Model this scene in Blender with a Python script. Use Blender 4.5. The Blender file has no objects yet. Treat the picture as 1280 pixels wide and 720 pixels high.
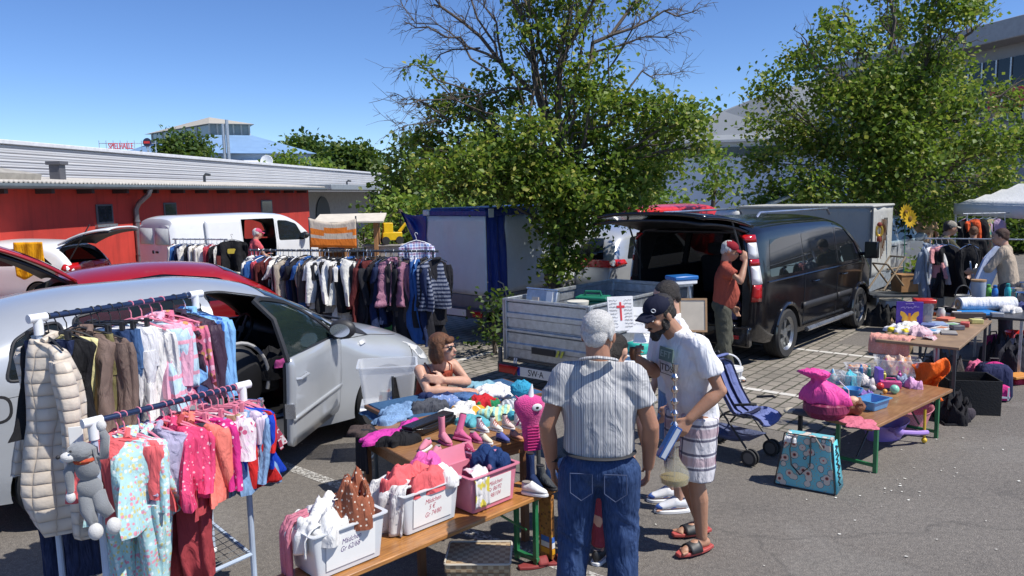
import bpy,bmesh,math,random
import numpy as np
from mathutils import Vector,Matrix,noise
R=math.radians
random.seed(7)
scene=bpy.context.scene
COL=scene.collection
FPX=960.0;PITCH=math.atan(118/FPX);ROLL=R(1.15);CAMH=2.35
def ray(px,py):
 a=(px-640)/FPX;b=(360-py)/FPX
 r=a*math.cos(ROLL)+b*math.sin(ROLL);u=-a*math.sin(ROLL)+b*math.cos(ROLL)
 return Vector((r,math.cos(PITCH)+u*math.sin(PITCH),-math.sin(PITCH)+u*math.cos(PITCH)))
def at(px,py,z=0.0):
 d=ray(px,py);t=(z-CAMH)/d.z
 return Vector((d.x*t,d.y*t,z))
def atY(px,py,Y):
 d=ray(px,py);t=Y/d.y
 return Vector((d.x*t,Y,CAMH+d.z*t))
def tag(o,label=None,cat=None,group=None,kind=None):
 if label:o['label']=label
 if cat:o['category']=cat
 if group:o['group']=group
 if kind:o['kind']=kind
 return o
def empty(name,loc=(0,0,0),rz=0.0,label=None,cat=None,group=None,parent=None):
 o=bpy.data.objects.new(name,None);COL.objects.link(o)
 o.location=loc;o.rotation_euler=(0,0,rz);o.empty_display_size=0.1
 if parent:o.parent=parent
 return tag(o,label,cat,group)
def copy_tree(o,parent=None):
 c=o.copy();COL.objects.link(c);c.parent=parent
 for ch in[q for q in o.children]:copy_tree(ch,c)
 return c
def obj(name,bm,m,parent=None,smooth=35,bevel=0.0,loc=None,rz=None,solid=0.0,subs=0):
 if isinstance(bm,bpy.types.Mesh):me=bm
 else:
  bmesh.ops.recalc_face_normals(bm,faces=bm.faces[:])if not getattr(bm,'keepn',False)else None
  me=bpy.data.meshes.new(name);bm.to_mesh(me);bm.free()
 if not isinstance(m,(list,tuple)):m=[m]
 for k in m:me.materials.append(k)
 if smooth:
  me.shade_smooth()
  if smooth<180:me.set_sharp_from_angle(angle=R(smooth))
 o=bpy.data.objects.new(name,me);COL.objects.link(o)
 if parent:o.parent=parent
 if loc is not None:o.location=loc
 if rz is not None:o.rotation_euler=(0,0,rz)
 if solid:
  q=o.modifiers.new('s','SOLIDIFY');q.thickness=solid;q.offset=0
 if bevel:
  q=o.modifiers.new('b','BEVEL');q.width=bevel;q.segments=2;q.limit_method='ANGLE';q.angle_limit=R(40)
 if subs:
  q=o.modifiers.new('u','SUBSURF');q.levels=subs;q.render_levels=subs
 return o
def T(x=0,y=0,z=0):return Matrix.Translation((x,y,z))
def RX(a):return Matrix.Rotation(a,4,'X')
def RY(a):return Matrix.Rotation(a,4,'Y')
def RZ(a):return Matrix.Rotation(a,4,'Z')
def SC(x,y,z):return Matrix.Diagonal((x,y,z,1))
def BM():return bmesh.new()
def box(bm,sx,sy,sz,loc=(0,0,0),m=None,mi=0):
 """box with its centre at loc"""
 M=Matrix.Translation(loc)@(m or Matrix.Identity(4))@SC(sx,sy,sz)
 g=bmesh.ops.create_cube(bm,size=1,matrix=M)
 fs=set(f for v in g['verts']for f in v.link_faces)
 for f in fs:f.material_index=mi
 return g['verts']
def frame_of(d):
 d=d.normalized();a=Vector((0,0,1))if abs(d.z)<.9 else Vector((1,0,0))
 x=d.cross(a).normalized();return x,d.cross(x).normalized()
def tube(bm,pts,r,n=8,cap=True,mi=0,flat=1.0):
 pts=[Vector(p)for p in pts];k=len(pts)
 rs=r if isinstance(r,(list,tuple))else[r]*k
 rings=[];x=None
 for i,p in enumerate(pts):
  d=(pts[min(i+1,k-1)]-pts[max(i-1,0)])
  if d.length<1e-9:d=Vector((0,0,1))
  d.normalize()
  if x is None:x,y=frame_of(d)
  else:
   x=(x-d*x.dot(d))
   if x.length<1e-6:x,_=frame_of(d)
   x.normalize();y=d.cross(x)
  rings.append([bm.verts.new(p+(x*math.cos(2*math.pi*j/n)+y*math.sin(2*math.pi*j/n)*flat)*rs[i])for j in range(n)])
 for a,b in zip(rings,rings[1:]):
  for j in range(n):
   f=bm.faces.new((a[j],a[(j+1)%n],b[(j+1)%n],b[j]));f.material_index=mi
 if cap:
  bm.faces.new(rings[0][::-1]).material_index=mi;bm.faces.new(rings[-1]).material_index=mi
 return rings
def loft(bm,rings,cap=True,closed=True,mi=0):
 vs=[[bm.verts.new(p)for p in r]for r in rings];n=len(vs[0])
 for a,b in zip(vs,vs[1:]):
  for j in range(n if closed else n-1):
   q=(a[j],a[(j+1)%n],b[(j+1)%n],b[j])
   try:bm.faces.new(q).material_index=mi
   except ValueError:pass
 if cap and closed:
  bm.faces.new(vs[0][::-1]).material_index=mi;bm.faces.new(vs[-1]).material_index=mi
 return vs
def lathe(bm,prof,n=24,m=None,mi=0,close=True):
 m=m or Matrix.Identity(4);rings=[]
 for r,z in prof:
  r=max(r,1e-4)
  rings.append([m@Vector((r*math.cos(2*math.pi*j/n),r*math.sin(2*math.pi*j/n),z))for j in range(n)])
 return loft(bm,rings,cap=close,mi=mi)
def prism(bm,poly,t,m=None,mi=0):
 """poly in local xy, extruded from z=0 to t"""
 m=m or Matrix.Identity(4)
 a=[bm.verts.new(m@Vector((p[0],p[1],0)))for p in poly]
 b=[bm.verts.new(m@Vector((p[0],p[1],t)))for p in poly]
 n=len(poly)
 bm.faces.new(a[::-1]).material_index=mi;bm.faces.new(b).material_index=mi
 for i in range(n):bm.faces.new((a[i],a[(i+1)%n],b[(i+1)%n],b[i])).material_index=mi
def sheet(bm,fn,nu,nv,mi=0,closed=False):
 g=[[bm.verts.new(fn(i/(nu if closed else nu-1)if closed else i/(nu-1),j/(nv-1)))for j in range(nv)]for i in range(nu)]
 for i in range(nu if closed else nu-1):
  for j in range(nv-1):
   k=(i+1)%nu
   bm.faces.new((g[i][j],g[k][j],g[k][j+1],g[i][j+1])).material_index=mi
 return g
def ball(bm,r,loc=(0,0,0),s=(1,1,1),m=None,seg=16,mi=0):
 M=Matrix.Translation(loc)@(m or Matrix.Identity(4))@SC(*s)
 nv=max(6,seg*2//3);rings=[]
 for i in range(1,nv):
  t=math.pi*i/nv;rings.append([bm.verts.new(M@Vector((r*math.sin(t)*math.cos(2*math.pi*j/seg),r*math.sin(t)*math.sin(2*math.pi*j/seg),-r*math.cos(t))))for j in range(seg)])
 a=bm.verts.new(M@Vector((0,0,-r)));b=bm.verts.new(M@Vector((0,0,r)))
 for j in range(seg):
  k=(j+1)%seg;fs=[bm.faces.new((a,rings[0][k],rings[0][j])),bm.faces.new((b,rings[-1][j],rings[-1][k]))]
  fs+=[bm.faces.new((p[j],p[k],q[k],q[j]))for p,q in zip(rings,rings[1:])]
  for f in fs:f.material_index=mi
def nz(p,s=1.0,o=0.0):return noise.noise(Vector((p[0]*s+o,p[1]*s+o*1.7,p[2]*s-o)))
def crumple(verts,amp,sc,off=0.0):
 for v in verts:
  n=noise.noise_vector(v.co*sc+Vector((off,off,off)))
  v.co+=n*amp
MATS={}
def newmat(name):
 m=bpy.data.materials.new(name);m.use_nodes=True
 nt=m.node_tree;b=nt.nodes['Principled BSDF']
 return m,nt,b
def N(nt,t,**kw):
 n=nt.nodes.new(t)
 for k,v in kw.items():
  if k.startswith('i_'):
   key=k[2:].replace('_',' ')
   n.inputs[key].default_value=v
  else:setattr(n,k,v)
 return n
def mixc(nt,fac,a,b,mode='MIX'):
 n=nt.nodes.new('ShaderNodeMix');n.data_type='RGBA';n.blend_type=mode
 for k,v in((0,fac),(6,a),(7,b)):
  if isinstance(v,bpy.types.NodeSocket):nt.links.new(v,n.inputs[k])
  elif v is not None:n.inputs[k].default_value=(v if k==0 else(*v[:3],1))
 return n.outputs[2]
def ramp(nt,src,stops,interp='LINEAR'):
 n=nt.nodes.new('ShaderNodeValToRGB');n.color_ramp.interpolation=interp
 cr=n.color_ramp
 while len(cr.elements)<len(stops):cr.elements.new(.5)
 for e,(p,c)in zip(cr.elements,stops):
  e.position=p;e.color=(*c[:3],1)if not isinstance(c,(int,float))else(c,c,c,1)
 nt.links.new(src,n.inputs[0]);return n.outputs[0]
def objco(nt,scale=(1,1,1),rot=(0,0,0)):
 tc=nt.nodes.new('ShaderNodeTexCoord');mp=nt.nodes.new('ShaderNodeMapping')
 mp.inputs['Scale'].default_value=scale;mp.inputs['Rotation'].default_value=rot
 nt.links.new(tc.outputs['Object'],mp.inputs['Vector']);return mp.outputs[0]
def tex(nt,t,co,out=0,**kw):
 n=N(nt,t,**kw);nt.links.new(co,n.inputs['Vector']);return n.outputs[out]
def bumpn(nt,b,h,strength=.3,dist=.01):
 n=N(nt,'ShaderNodeBump');n.inputs['Strength'].default_value=strength;n.inputs['Distance'].default_value=dist
 nt.links.new(h,n.inputs['Height'])
 if b.inputs['Normal'].is_linked:nt.links.new(b.inputs['Normal'].links[0].from_socket,n.inputs['Normal'])
 nt.links.new(n.outputs[0],b.inputs['Normal'])
def mt(name,col,rough=.6,metal=0.0,var=.12,vs=5.0,bump=0.0,bs=60.0,coat=0.0,spec=.5,alpha=1.0,trans=0.0,sheen=0.0,col2=None,pat=None,ps=10.0,pc=(1,1,1),prot=(0,0,0),emit=0.0,sss=0.0,fold=0.0):
 if name in MATS:return MATS[name]
 m,nt,b=newmat(name);L=nt.links.new
 co=objco(nt)
 c=(*col,1)
 nf=tex(nt,'ShaderNodeTexNoise',co,0,i_Scale=vs,i_Detail=5.0,i_Roughness=.6)
 dark=tuple(x*(1-var)for x in col);lite=tuple(min(1,x*(1+var))for x in(col2 or col))
 base=ramp(nt,nf,[(.3,dark),(.7,lite)])
 if pat=='stripe':
  w=tex(nt,'ShaderNodeTexWave',objco(nt,rot=prot),0,i_Scale=ps,i_Distortion=.0)
  f=ramp(nt,w,[(.45,0),(.55,1)]);base=mixc(nt,f,base,pc)
 elif pat=='thinstripe':
  w=tex(nt,'ShaderNodeTexWave',objco(nt,rot=prot),0,i_Scale=ps,i_Distortion=.0)
  f=ramp(nt,w,[(.80,0),(.92,1)]);base=mixc(nt,f,base,pc)
 elif pat=='plaid':
  for ax in('X','Z'):
   w=tex(nt,'ShaderNodeTexWave',objco(nt,rot=prot),0,i_Scale=ps,bands_direction=ax)
   f=ramp(nt,w,[(.90,0),(.95,.85)]);base=mixc(nt,f,base,pc)
   w=tex(nt,'ShaderNodeTexWave',objco(nt,rot=prot),0,i_Scale=ps*.5,bands_direction=ax)
   f=ramp(nt,w,[(.70,0),(.85,.45)]);base=mixc(nt,f,base,(.28,.06,.10))
 elif pat=='dots':
  v=tex(nt,'ShaderNodeTexVoronoi',co,0,i_Scale=ps)
  f=ramp(nt,v,[(.20,1),(.26,0)]);base=mixc(nt,f,base,pc)
 elif pat=='floral':
  v=N(nt,'ShaderNodeTexVoronoi',i_Scale=ps);L(co,v.inputs['Vector'])
  sp=N(nt,'ShaderNodeSeparateColor');L(v.outputs['Color'],sp.inputs[0])
  cc=ramp(nt,sp.outputs[0],[(0,pc[0]),(.33,pc[1]),(.66,pc[2])],'CONSTANT')
  f=ramp(nt,v.outputs[0],[(.38,1),(.46,0)]);base=mixc(nt,f,base,cc)
 elif pat=='denim':
  w=tex(nt,'ShaderNodeTexNoise',objco(nt,(1,1,.15)),0,i_Scale=120.,i_Detail=2.)
  base=mixc(nt,.25,base,ramp(nt,w,[(.35,tuple(x*.4 for x in col)),(.7,tuple(min(1,x*2.2+.05)for x in col))]))
  w2=tex(nt,'ShaderNodeTexNoise',co,0,i_Scale=4.,i_Detail=3.)
  base=mixc(nt,ramp(nt,w2,[(.5,0),(.75,.45)]),base,tuple(min(1,x*2.1+.03)for x in col))
 elif pat=='streak':
  w=tex(nt,'ShaderNodeTexNoise',objco(nt,(1.6,1.6,.12)),0,i_Scale=2.2,i_Detail=9.,i_Roughness=.7);base=mixc(nt,ramp(nt,w,[(.50,0),(.74,.55)]),base,pc)
 elif pat=='check':
  k=tex(nt,'ShaderNodeTexChecker',co,0,i_Scale=ps,i_Color1=(*pc,1),i_Color2=c)
  base=mixc(nt,.6,base,k)
 L(base,b.inputs['Base Color'])
 b.inputs['Metallic'].default_value=metal
 rr=ramp(nt,nf,[(.3,max(.02,rough-.06)),(.7,min(1,rough+.08))]);L(rr,b.inputs['Roughness'])
 b.inputs['Specular IOR Level'].default_value=spec
 b.inputs['Coat Weight'].default_value=coat;b.inputs['Coat Roughness'].default_value=.06
 if sheen:b.inputs['Sheen Weight'].default_value=sheen
 if alpha<1:b.inputs['Alpha'].default_value=alpha
 if trans:b.inputs['Transmission Weight'].default_value=trans
 if sss:b.inputs['Subsurface Weight'].default_value=sss;b.inputs['Subsurface Radius'].default_value=(.02,.008,.004)
 if bump:
  bumpn(nt,b,tex(nt,'ShaderNodeTexNoise',co,0,i_Scale=bs,i_Detail=4.),bump,.01)
 if fold:
  w=tex(nt,'ShaderNodeTexNoise',objco(nt,(1,1,.35)),0,i_Scale=14.,i_Detail=3.,i_Distortion=1.2)
  bumpn(nt,b,w,fold,.04)
 MATS[name]=m;return m
CN=[0]
def cloth(col,pat=None,**kw):
 CN[0]+=1
 kw.setdefault('rough',.85);kw.setdefault('fold',.7);kw.setdefault('bump',.15);kw.setdefault('bs',300.)
 key='cloth_%02d'%CN[0]
 return mt(key,col,pat=pat,spec=.2,**kw)
def glassmat(name,col=(.02,.025,.03),alpha=.8,rough=.03):
 m,nt,b=newmat(name)
 b.inputs['Base Color'].default_value=(*col,1);b.inputs['Roughness'].default_value=rough
 b.inputs['Alpha'].default_value=alpha;b.inputs['Specular IOR Level'].default_value=.5
 return m
def paint(name,col,metal=0.0,rough=.35,dust=.14):
 m,nt,b=newmat(name);co=objco(nt)
 nf=tex(nt,'ShaderNodeTexNoise',co,0,i_Scale=2.5,i_Detail=6.)
 base=ramp(nt,nf,[(.3,tuple(x*.93 for x in col)),(.7,col)])
 fl=tex(nt,'ShaderNodeTexNoise',co,0,i_Scale=6.,i_Detail=8.,i_Roughness=.75)
 base=mixc(nt,ramp(nt,fl,[(.55,0),(.8,dust)]),base,(.35,.32,.27))
 nt.links.new(base,b.inputs['Base Color'])
 b.inputs['Metallic'].default_value=metal;b.inputs['Roughness'].default_value=rough
 b.inputs['Coat Weight'].default_value=.8;b.inputs['Coat Roughness'].default_value=.05
 return m
M_glass_dark=glassmat('tinted_glass',(.008,.010,.012),.97,.02)
M_glass_clear=glassmat('car_glass',(.03,.04,.045),.45,.02)
M_black=mt('black_plastic',(.025,.025,.027),.5,var=.2,bump=.05)
M_blackgloss=mt('black_gloss',(.012,.012,.014),.12,var=.2,coat=.5)
M_rubber=mt('rubber',(.025,.025,.026),.8,var=.3,bump=.2,bs=90)
M_chrome=mt('chrome',(.7,.7,.72),.12,1.0,var=.05)
M_steel=mt('galvanised_steel',(.50,.53,.55),.42,.75,var=.22,vs=14.,bump=.05)
M_steeldark=mt('dark_steel',(.10,.11,.12),.45,.6,var=.2)
M_alu=mt('alloy',(.62,.63,.65),.28,.9,var=.08)
M_whitep=mt('white_plastic',(.78,.79,.80),.4,var=.05,sss=0)
M_redlight=mt('red_lamp_glass',(.45,.01,.012),.12,var=.2,coat=.6)
M_clearlight=mt('clear_lamp_glass',(.75,.75,.75),.1,var=.1,coat=.6)
M_plate=mt('plate_white',(.78,.78,.75),.4,var=.04)
M_ink=mt('black_ink',(.015,.015,.018),.6,var=.1)
M_greensteel=mt('green_painted_steel',(.02,.16,.06),.35,var=.2,coat=.3)
def text(name,body,size,m,parent=None,mat4=None,ext=.0008,align='CENTER',xs=1.0,shear=0.0):
 cu=bpy.data.curves.new(name,'FONT');cu.body=body;cu.size=size;cu.extrude=ext
 cu.align_x=align;cu.align_y='CENTER';cu.shear=shear;cu.resolution_u=3
 to=bpy.data.objects.new(name,cu);COL.objects.link(to)
 bpy.context.view_layer.update()
 dg=bpy.context.evaluated_depsgraph_get()
 me=bpy.data.meshes.new_from_object(to.evaluated_get(dg))
 bpy.data.objects.remove(to);bpy.data.curves.remove(cu)
 me.transform((mat4 or Matrix.Identity(4))@SC(xs,1,1))
 me.materials.clear();me.name=name
 return obj(name,me,m,parent,smooth=0)
def text_mesh(body,size,mat4=None,ext=.0008,xs=1.0,align='CENTER',shear=0.0):
 o=text('tmp',body,size,M_ink,None,mat4,ext,align,xs,shear);me=o.data
 bpy.data.objects.remove(o);me.materials.clear();return me
def evalmesh(o):
 dg=bpy.context.evaluated_depsgraph_get()
 me=bpy.data.meshes.new_from_object(o.evaluated_get(dg))
 old=o.data;o.modifiers.clear();o.data=me;bpy.data.meshes.remove(old);return me
 # ================================================================ camera, light, sky
cam=bpy.data.cameras.new('camera');camo=bpy.data.objects.new('camera',cam);COL.objects.link(camo)
cam.sensor_width=36;cam.lens=FPX/1280*36;cam.clip_end=2000;cam.clip_start=.05
f=Vector((0,math.cos(PITCH),-math.sin(PITCH)));r0=Vector((1,0,0));u0=Vector((0,math.sin(PITCH),math.cos(PITCH)))
rr=r0*math.cos(ROLL)-u0*math.sin(ROLL);uu=r0*math.sin(ROLL)+u0*math.cos(ROLL)
camo.matrix_world=Matrix(((rr.x,uu.x,-f.x,0),(rr.y,uu.y,-f.y,0),(rr.z,uu.z,-f.z,CAMH),(0,0,0,1)))
scene.camera=camo
SUN_AZ=R(-24);SUN_EL=R(56)
sd=Vector((math.cos(SUN_AZ)*math.cos(SUN_EL),math.sin(SUN_AZ)*math.cos(SUN_EL),math.sin(SUN_EL)))
sun=bpy.data.lights.new('sun','SUN');sun.energy=4.9;sun.angle=R(.53);sun.color=(1,.955,.88)
suno=bpy.data.objects.new('sun',sun);COL.objects.link(suno);suno.rotation_euler=sd.to_track_quat('Z','Y').to_euler()
w=bpy.data.worlds.new('World');scene.world=w;w.use_nodes=True
nt=w.node_tree;bg=nt.nodes['Background']
sky=nt.nodes.new('ShaderNodeTexSky');sky.sky_type='NISHITA';sky.sun_disc=False
sky.sun_elevation=SUN_EL;sky.sun_rotation=math.pi/2-SUN_AZ
sky.altitude=2500;sky.air_density=1.0;sky.dust_density=.0;sky.ozone_density=5.0
hs=nt.nodes.new('ShaderNodeHueSaturation');hs.inputs['Saturation'].default_value=1.12;hs.inputs['Value'].default_value=.90;hs.inputs['Hue'].default_value=.508
nt.links.new(sky.outputs[0],hs.inputs['Color']);nt.links.new(hs.outputs[0],bg.inputs[0]);bg.inputs[1].default_value=.15
scene.view_settings.view_transform='Standard';scene.view_settings.look='None'
scene.view_settings.exposure=0.22;scene.view_settings.gamma=1.0
scene.cycles.max_bounces=8;scene.cycles.transparent_max_bounces=16
# ================================================================ ground
U=Vector((.643,.766,0));V=Vector((.766,-.643,0))
def uv(a,b,z=0):return U*a+V*b+Vector((0,0,z))
def m_asphalt():
 m,nt,b=newmat('asphalt');co=objco(nt)
 n1=tex(nt,'ShaderNodeTexNoise',co,0,i_Scale=.45,i_Detail=6.)
 base=ramp(nt,n1,[(.3,(.108,.098,.089)),(.7,(.147,.135,.122))])
 v=tex(nt,'ShaderNodeTexVoronoi',co,0,i_Scale=95.)
 g=tex(nt,'ShaderNodeTexNoise',co,0,i_Scale=140.,i_Detail=3.)
 base=mixc(nt,ramp(nt,g,[(.52,0),(.72,.75)]),base,(.34,.31,.27))
 base=mixc(nt,ramp(nt,v,[(.0,.55),(.25,0)]),base,(.045,.043,.042))
 st=tex(nt,'ShaderNodeTexNoise',co,0,i_Scale=1.7,i_Detail=9.,i_Roughness=.7)
 base=mixc(nt,ramp(nt,st,[(.52,0),(.72,.45)]),base,(.055,.052,.050))
 pt_=tex(nt,'ShaderNodeTexNoise',co,0,i_Scale=.7,i_Detail=2.);base=mixc(nt,ramp(nt,pt_,[(.60,0),(.63,.28)]),base,(.20,.19,.175))
 g3=tex(nt,'ShaderNodeTexVoronoi',co,0,i_Scale=42.);base=mixc(nt,ramp(nt,g3,[(.05,.6),(.16,0)]),base,(.36,.34,.31))
 cr=N(nt,'ShaderNodeTexVoronoi',i_Scale=.13,feature='DISTANCE_TO_EDGE')
 ds=tex(nt,'ShaderNodeTexNoise',co,1,i_Scale=2.2,i_Detail=6.)
 ad=N(nt,'ShaderNodeVectorMath',operation='MULTIPLY_ADD');nt.links.new(ds,ad.inputs[0]);ad.inputs[1].default_value=(.5,.5,.5)
 nt.links.new(co,ad.inputs[2]);nt.links.new(ad.outputs[0],cr.inputs['Vector'])
 base=mixc(nt,ramp(nt,cr.outputs[0],[(.0,.3),(.0012,0)]),base,(.03,.03,.03))
 g4=tex(nt,'ShaderNodeTexNoise',co,0,i_Scale=26.,i_Detail=6.,i_Roughness=.8);base=mixc(nt,1.0,base,ramp(nt,g4,[(.35,(.72,.71,.70)),(.65,(1.3,1.28,1.24))]),'MULTIPLY')
 nt.links.new(base,b.inputs['Base Color']);b.inputs['Roughness'].default_value=.82
 bumpn(nt,b,v,.5,.006);bumpn(nt,b,g,.3,.004)
 return m
def m_paver():
 m,nt,b=newmat('concrete_pavers');co=objco(nt,rot=(0,0,R(-50)))
 wob=tex(nt,'ShaderNodeTexNoise',co,1,i_Scale=9.,i_Detail=2.)
 ad=N(nt,'ShaderNodeVectorMath',operation='MULTIPLY_ADD');nt.links.new(wob,ad.inputs[0]);ad.inputs[1].default_value=(.03,.03,.03)
 nt.links.new(co,ad.inputs[2])
 br=N(nt,'ShaderNodeTexBrick',i_Scale=1.0,i_Color1=(.22,.195,.165,1),i_Color2=(.32,.285,.24,1),i_Mortar=(.055,.058,.035,1))
 br.inputs['Brick Width'].default_value=.24;br.inputs['Row Height'].default_value=.16
 br.inputs['Mortar Size'].default_value=.014;br.inputs['Mortar Smooth'].default_value=.35
 nt.links.new(ad.outputs[0],br.inputs['Vector'])
 g=tex(nt,'ShaderNodeTexNoise',co,0,i_Scale=60.,i_Detail=5.)
 st=tex(nt,'ShaderNodeTexNoise',co,0,i_Scale=.9,i_Detail=7.)
 base=mixc(nt,ramp(nt,g,[(.4,0),(.75,.35)]),br.outputs[0],(.12,.11,.10))
 base=mixc(nt,ramp(nt,st,[(.45,0),(.7,.4)]),base,(.12,.112,.095))
 nt.links.new(base,b.inputs['Base Color']);b.inputs['Roughness'].default_value=.85
 iv=N(nt,'ShaderNodeMath',operation='SUBTRACT');iv.inputs[0].default_value=1;nt.links.new(br.outputs[1],iv.inputs[1])
 bumpn(nt,b,iv.outputs[0],.8,.012);bumpn(nt,b,g,.25,.004)
 return m
bm=BM();s=600
bm.faces.new([bm.verts.new(p)for p in((-s,-s,0),(s,-s,0),(s,s,0),(-s,s,0))])
tag(obj('ground',bm,m_asphalt(),smooth=0),kind='structure')
bm=BM();bm.faces.new([bm.verts.new(uv(a,b,.004))for a,b in((7.22,-40),(7.22,-2.2),(11.9,-2.2),(11.9,-3.6),(20,-3.6),(20,-40))])
tag(obj('pavement',bm,m_paver(),smooth=0),kind='structure')
m_line,nt,b=newmat('worn_road_paint');co=objco(nt)
n1=tex(nt,'ShaderNodeTexNoise',co,0,i_Scale=38.,i_Detail=8.,i_Roughness=.75)
n2=tex(nt,'ShaderNodeTexNoise',co,0,i_Scale=3.,i_Detail=5.)
nt.links.new(mixc(nt,n2,(.42,.41,.38),(.62,.60,.56)),b.inputs['Base Color']);b.inputs['Roughness'].default_value=.7
nt.links.new(ramp(nt,n1,[(.44,0),(.56,1)]),b.inputs['Alpha'])
m_line2,nt,b=newmat('white_paving_stone');co=objco(nt,rot=(0,0,R(40)))
n2=tex(nt,'ShaderNodeTexNoise',co,0,i_Scale=12.,i_Detail=5.)
nt.links.new(mixc(nt,n2,(.46,.44,.40),(.66,.64,.59)),b.inputs['Base Color']);b.inputs['Roughness'].default_value=.8
bm=BM()
def stripe(bm,a0,a1,b0,b1,z=.008):bm.faces.new([bm.verts.new(uv(a,b,z))for a,b in((a0,b0),(a0,b1),(a1,b1),(a1,b0))])
for a in(3.71,1.3):stripe(bm,a-.055,a+.055,-7.5,1.6 if a<3 else-.9,.004)
tag(obj('road_marking',bm,m_line,smooth=0),kind='structure')
bm=BM()
for a in(8.57,11.15):
 for k in range(60):
  b0=-7.4+k*.2
  if b0<-2.4:stripe(bm,a-.05,a+.05,b0,b0+.182)
for k in range(7):stripe(bm,7.6+k*.24-.1,7.6+k*.24+.12,-7.55,-7.45)
tag(obj('paver_marking',bm,m_line2,smooth=0),kind='structure')
bm=BM();random.seed(3)
for k in range(60):
 p=at(random.uniform(300,1270),random.uniform(520,715),.006)if k>28 else at(random.gauss(1130,60),random.gauss(600,20),.006)
 a=random.uniform(0,6.3);r=random.uniform(.004,.011)
 bm.faces.new([bm.verts.new(p+Vector((math.cos(a+t)*r*(1.5 if i%2 else 1),math.sin(a+t)*r,random.uniform(0,.004))))for i,t in enumerate((0,1.5,3.1,4.6))])
o=obj('fallen_petals',bm,mt('petal',(.7,.69,.62),.7),smooth=0)
tag(o,'small white petals and crumbs scattered over the asphalt','petals',kind='stuff')
# ================================================================ buildings on the left
WD=Vector((.109,1,0)).normalized();WN=Vector((WD.y,-WD.x,0))
def wl(x0,s,out=0,z=0):
 return Vector((x0+.109*s,s,z))+WN*out
Wm=lambda x0,s,out,z:Matrix(((WD.x,WN.x,0,wl(x0,s,out).x),(WD.y,WN.y,0,wl(x0,s,out).y),(0,0,1,z),(0,0,0,1)))
def wbox(bm,x0,s0,s1,o0,o1,z0,z1,mi=0):
 box(bm,s1-s0,o1-o0,z1-z0,m=Wm(x0,0,0,0)@T((s0+s1)/2/WD.y,(o0+o1)/2,(z0+z1)/2),mi=mi)
m_red=mt('red_render',(.50,.042,.028),.8,var=.2,vs=.9,bump=.25,bs=40,pat='streak',pc=(.20,.02,.015))
m_fascia=mt('dark_fascia',(.10,.12,.13),.5,var=.15)
m_tile=mt('pale_concrete_tile',(.50,.47,.42),.8,var=.2,vs=4)
rb=empty('red_building',wl(-14,27),0,'low red rendered building with pale tiled roof edge and small dark windows','building')
def rel(o,root):o.parent=root;o.matrix_parent_inverse=Matrix.Translation(root.location).inverted();return o
bm=BM();wbox(bm,-14,4,38,-.4,0,0,2.72);rel(obj('wall',bm,m_red,bevel=.01),rb)
bm=BM();wbox(bm,-14,3.6,38.6,.0,.5,2.70,2.735);rel(obj('soffit',bm,mt('soffit_board',(.2,.19,.18),.7)),rb)
bm=BM();wbox(bm,-14,3.6,38.6,.503,.55,2.69,2.80)
tube(bm,[wl(-14,3.6,.62,2.76),wl(-14,38.7,.62,2.76)],.065,8)
rel(obj('gutter',bm,m_fascia),rb)
bm=BM()
x0=-14
n=230
for k in range(n):
 s0=3.6+k*(35./n);s1=s0+35./n
 for kk,h in((0,0),(1,.03),(2,.03)):pass
 a=[wl(x0,s0,.60,2.83),wl(x0,(s0+s1)/2,.60,2.87),wl(x0,s1,.60,2.83)]
 c=[wl(x0,s0,-3.6,3.12),wl(x0,(s0+s1)/2,-3.6,3.16),wl(x0,s1,-3.6,3.12)]
 va=[bm.verts.new(p)for p in a];vc=[bm.verts.new(p)for p in c]
 for i in range(2):bm.faces.new((va[i],va[i+1],vc[i+1],vc[i]))
rel(obj('roof',bm,m_tile,smooth=0,solid=.03),rb)
for s in np.arange(5.5,38,1.55):
 bm=BM();wbox(bm,-14,s-.06,s+.06,.01,.45,2.58,2.695);rel(obj('rafter_end',bm,mt('dark_timber',(.05,.03,.03),.7)),rb)
m_wdark=mt('dark_pane',(.03,.035,.045),.15,var=.3,coat=.4)
m_dgrey=mt('dark_grey_frame',(.09,.09,.10),.5)
def place_s(px):
 r=ray(px,260);k=r.x/r.y;return k
def s_at(x0,px):k=place_s(px);return x0/(k-.109)
for px0,px1 in((119,140),(204,220),(326,340)):
 s0,s1=s_at(-14,px0),s_at(-14,px1)
 bm=BM();wbox(bm,-14,s0,s1,.002,.03,1.72,2.28);f_=rel(obj('window',bm,m_dgrey,bevel=.004),rb)
 bm=BM();wbox(bm,-14,s0+.07,s1-.07,.031,.036,1.78,2.23);o=obj('pane',bm,m_wdark);o.parent=f_
 bm=BM();wbox(bm,-14,s0-.08,s1+.08,.002,.09,1.64,1.71);o=obj('sill',bm,M_steel);o.parent=f_
s=s_at(-14,166)
bm=BM();tube(bm,[wl(-14,s,.6,2.70),wl(-14,s,.55,2.55),wl(-14,s,.2,2.28),wl(-14,s,.1,2.1),wl(-14,s,.1,0)],.075,10)
for z in(1.75,.75):tube(bm,[wl(-14,s,.1,z-.03),wl(-14,s,.1,z+.03)],.092,10)
rel(obj('downpipe',bm,mt('zinc',(.25,.25,.26),.5,.6,var=.2)),rb)
bm=BM();s=s_at(-15.2,76);c=wl(-15.2,s,0,0);box(bm,.3,.3,.5,(c.x,c.y,3.2));box(bm,.42,.42,.1,(c.x,c.y,3.46));rel(obj('roof_vent',bm,m_dgrey,bevel=.01),rb)
bm=BM();a=wl(-14.6,17.2)
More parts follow.
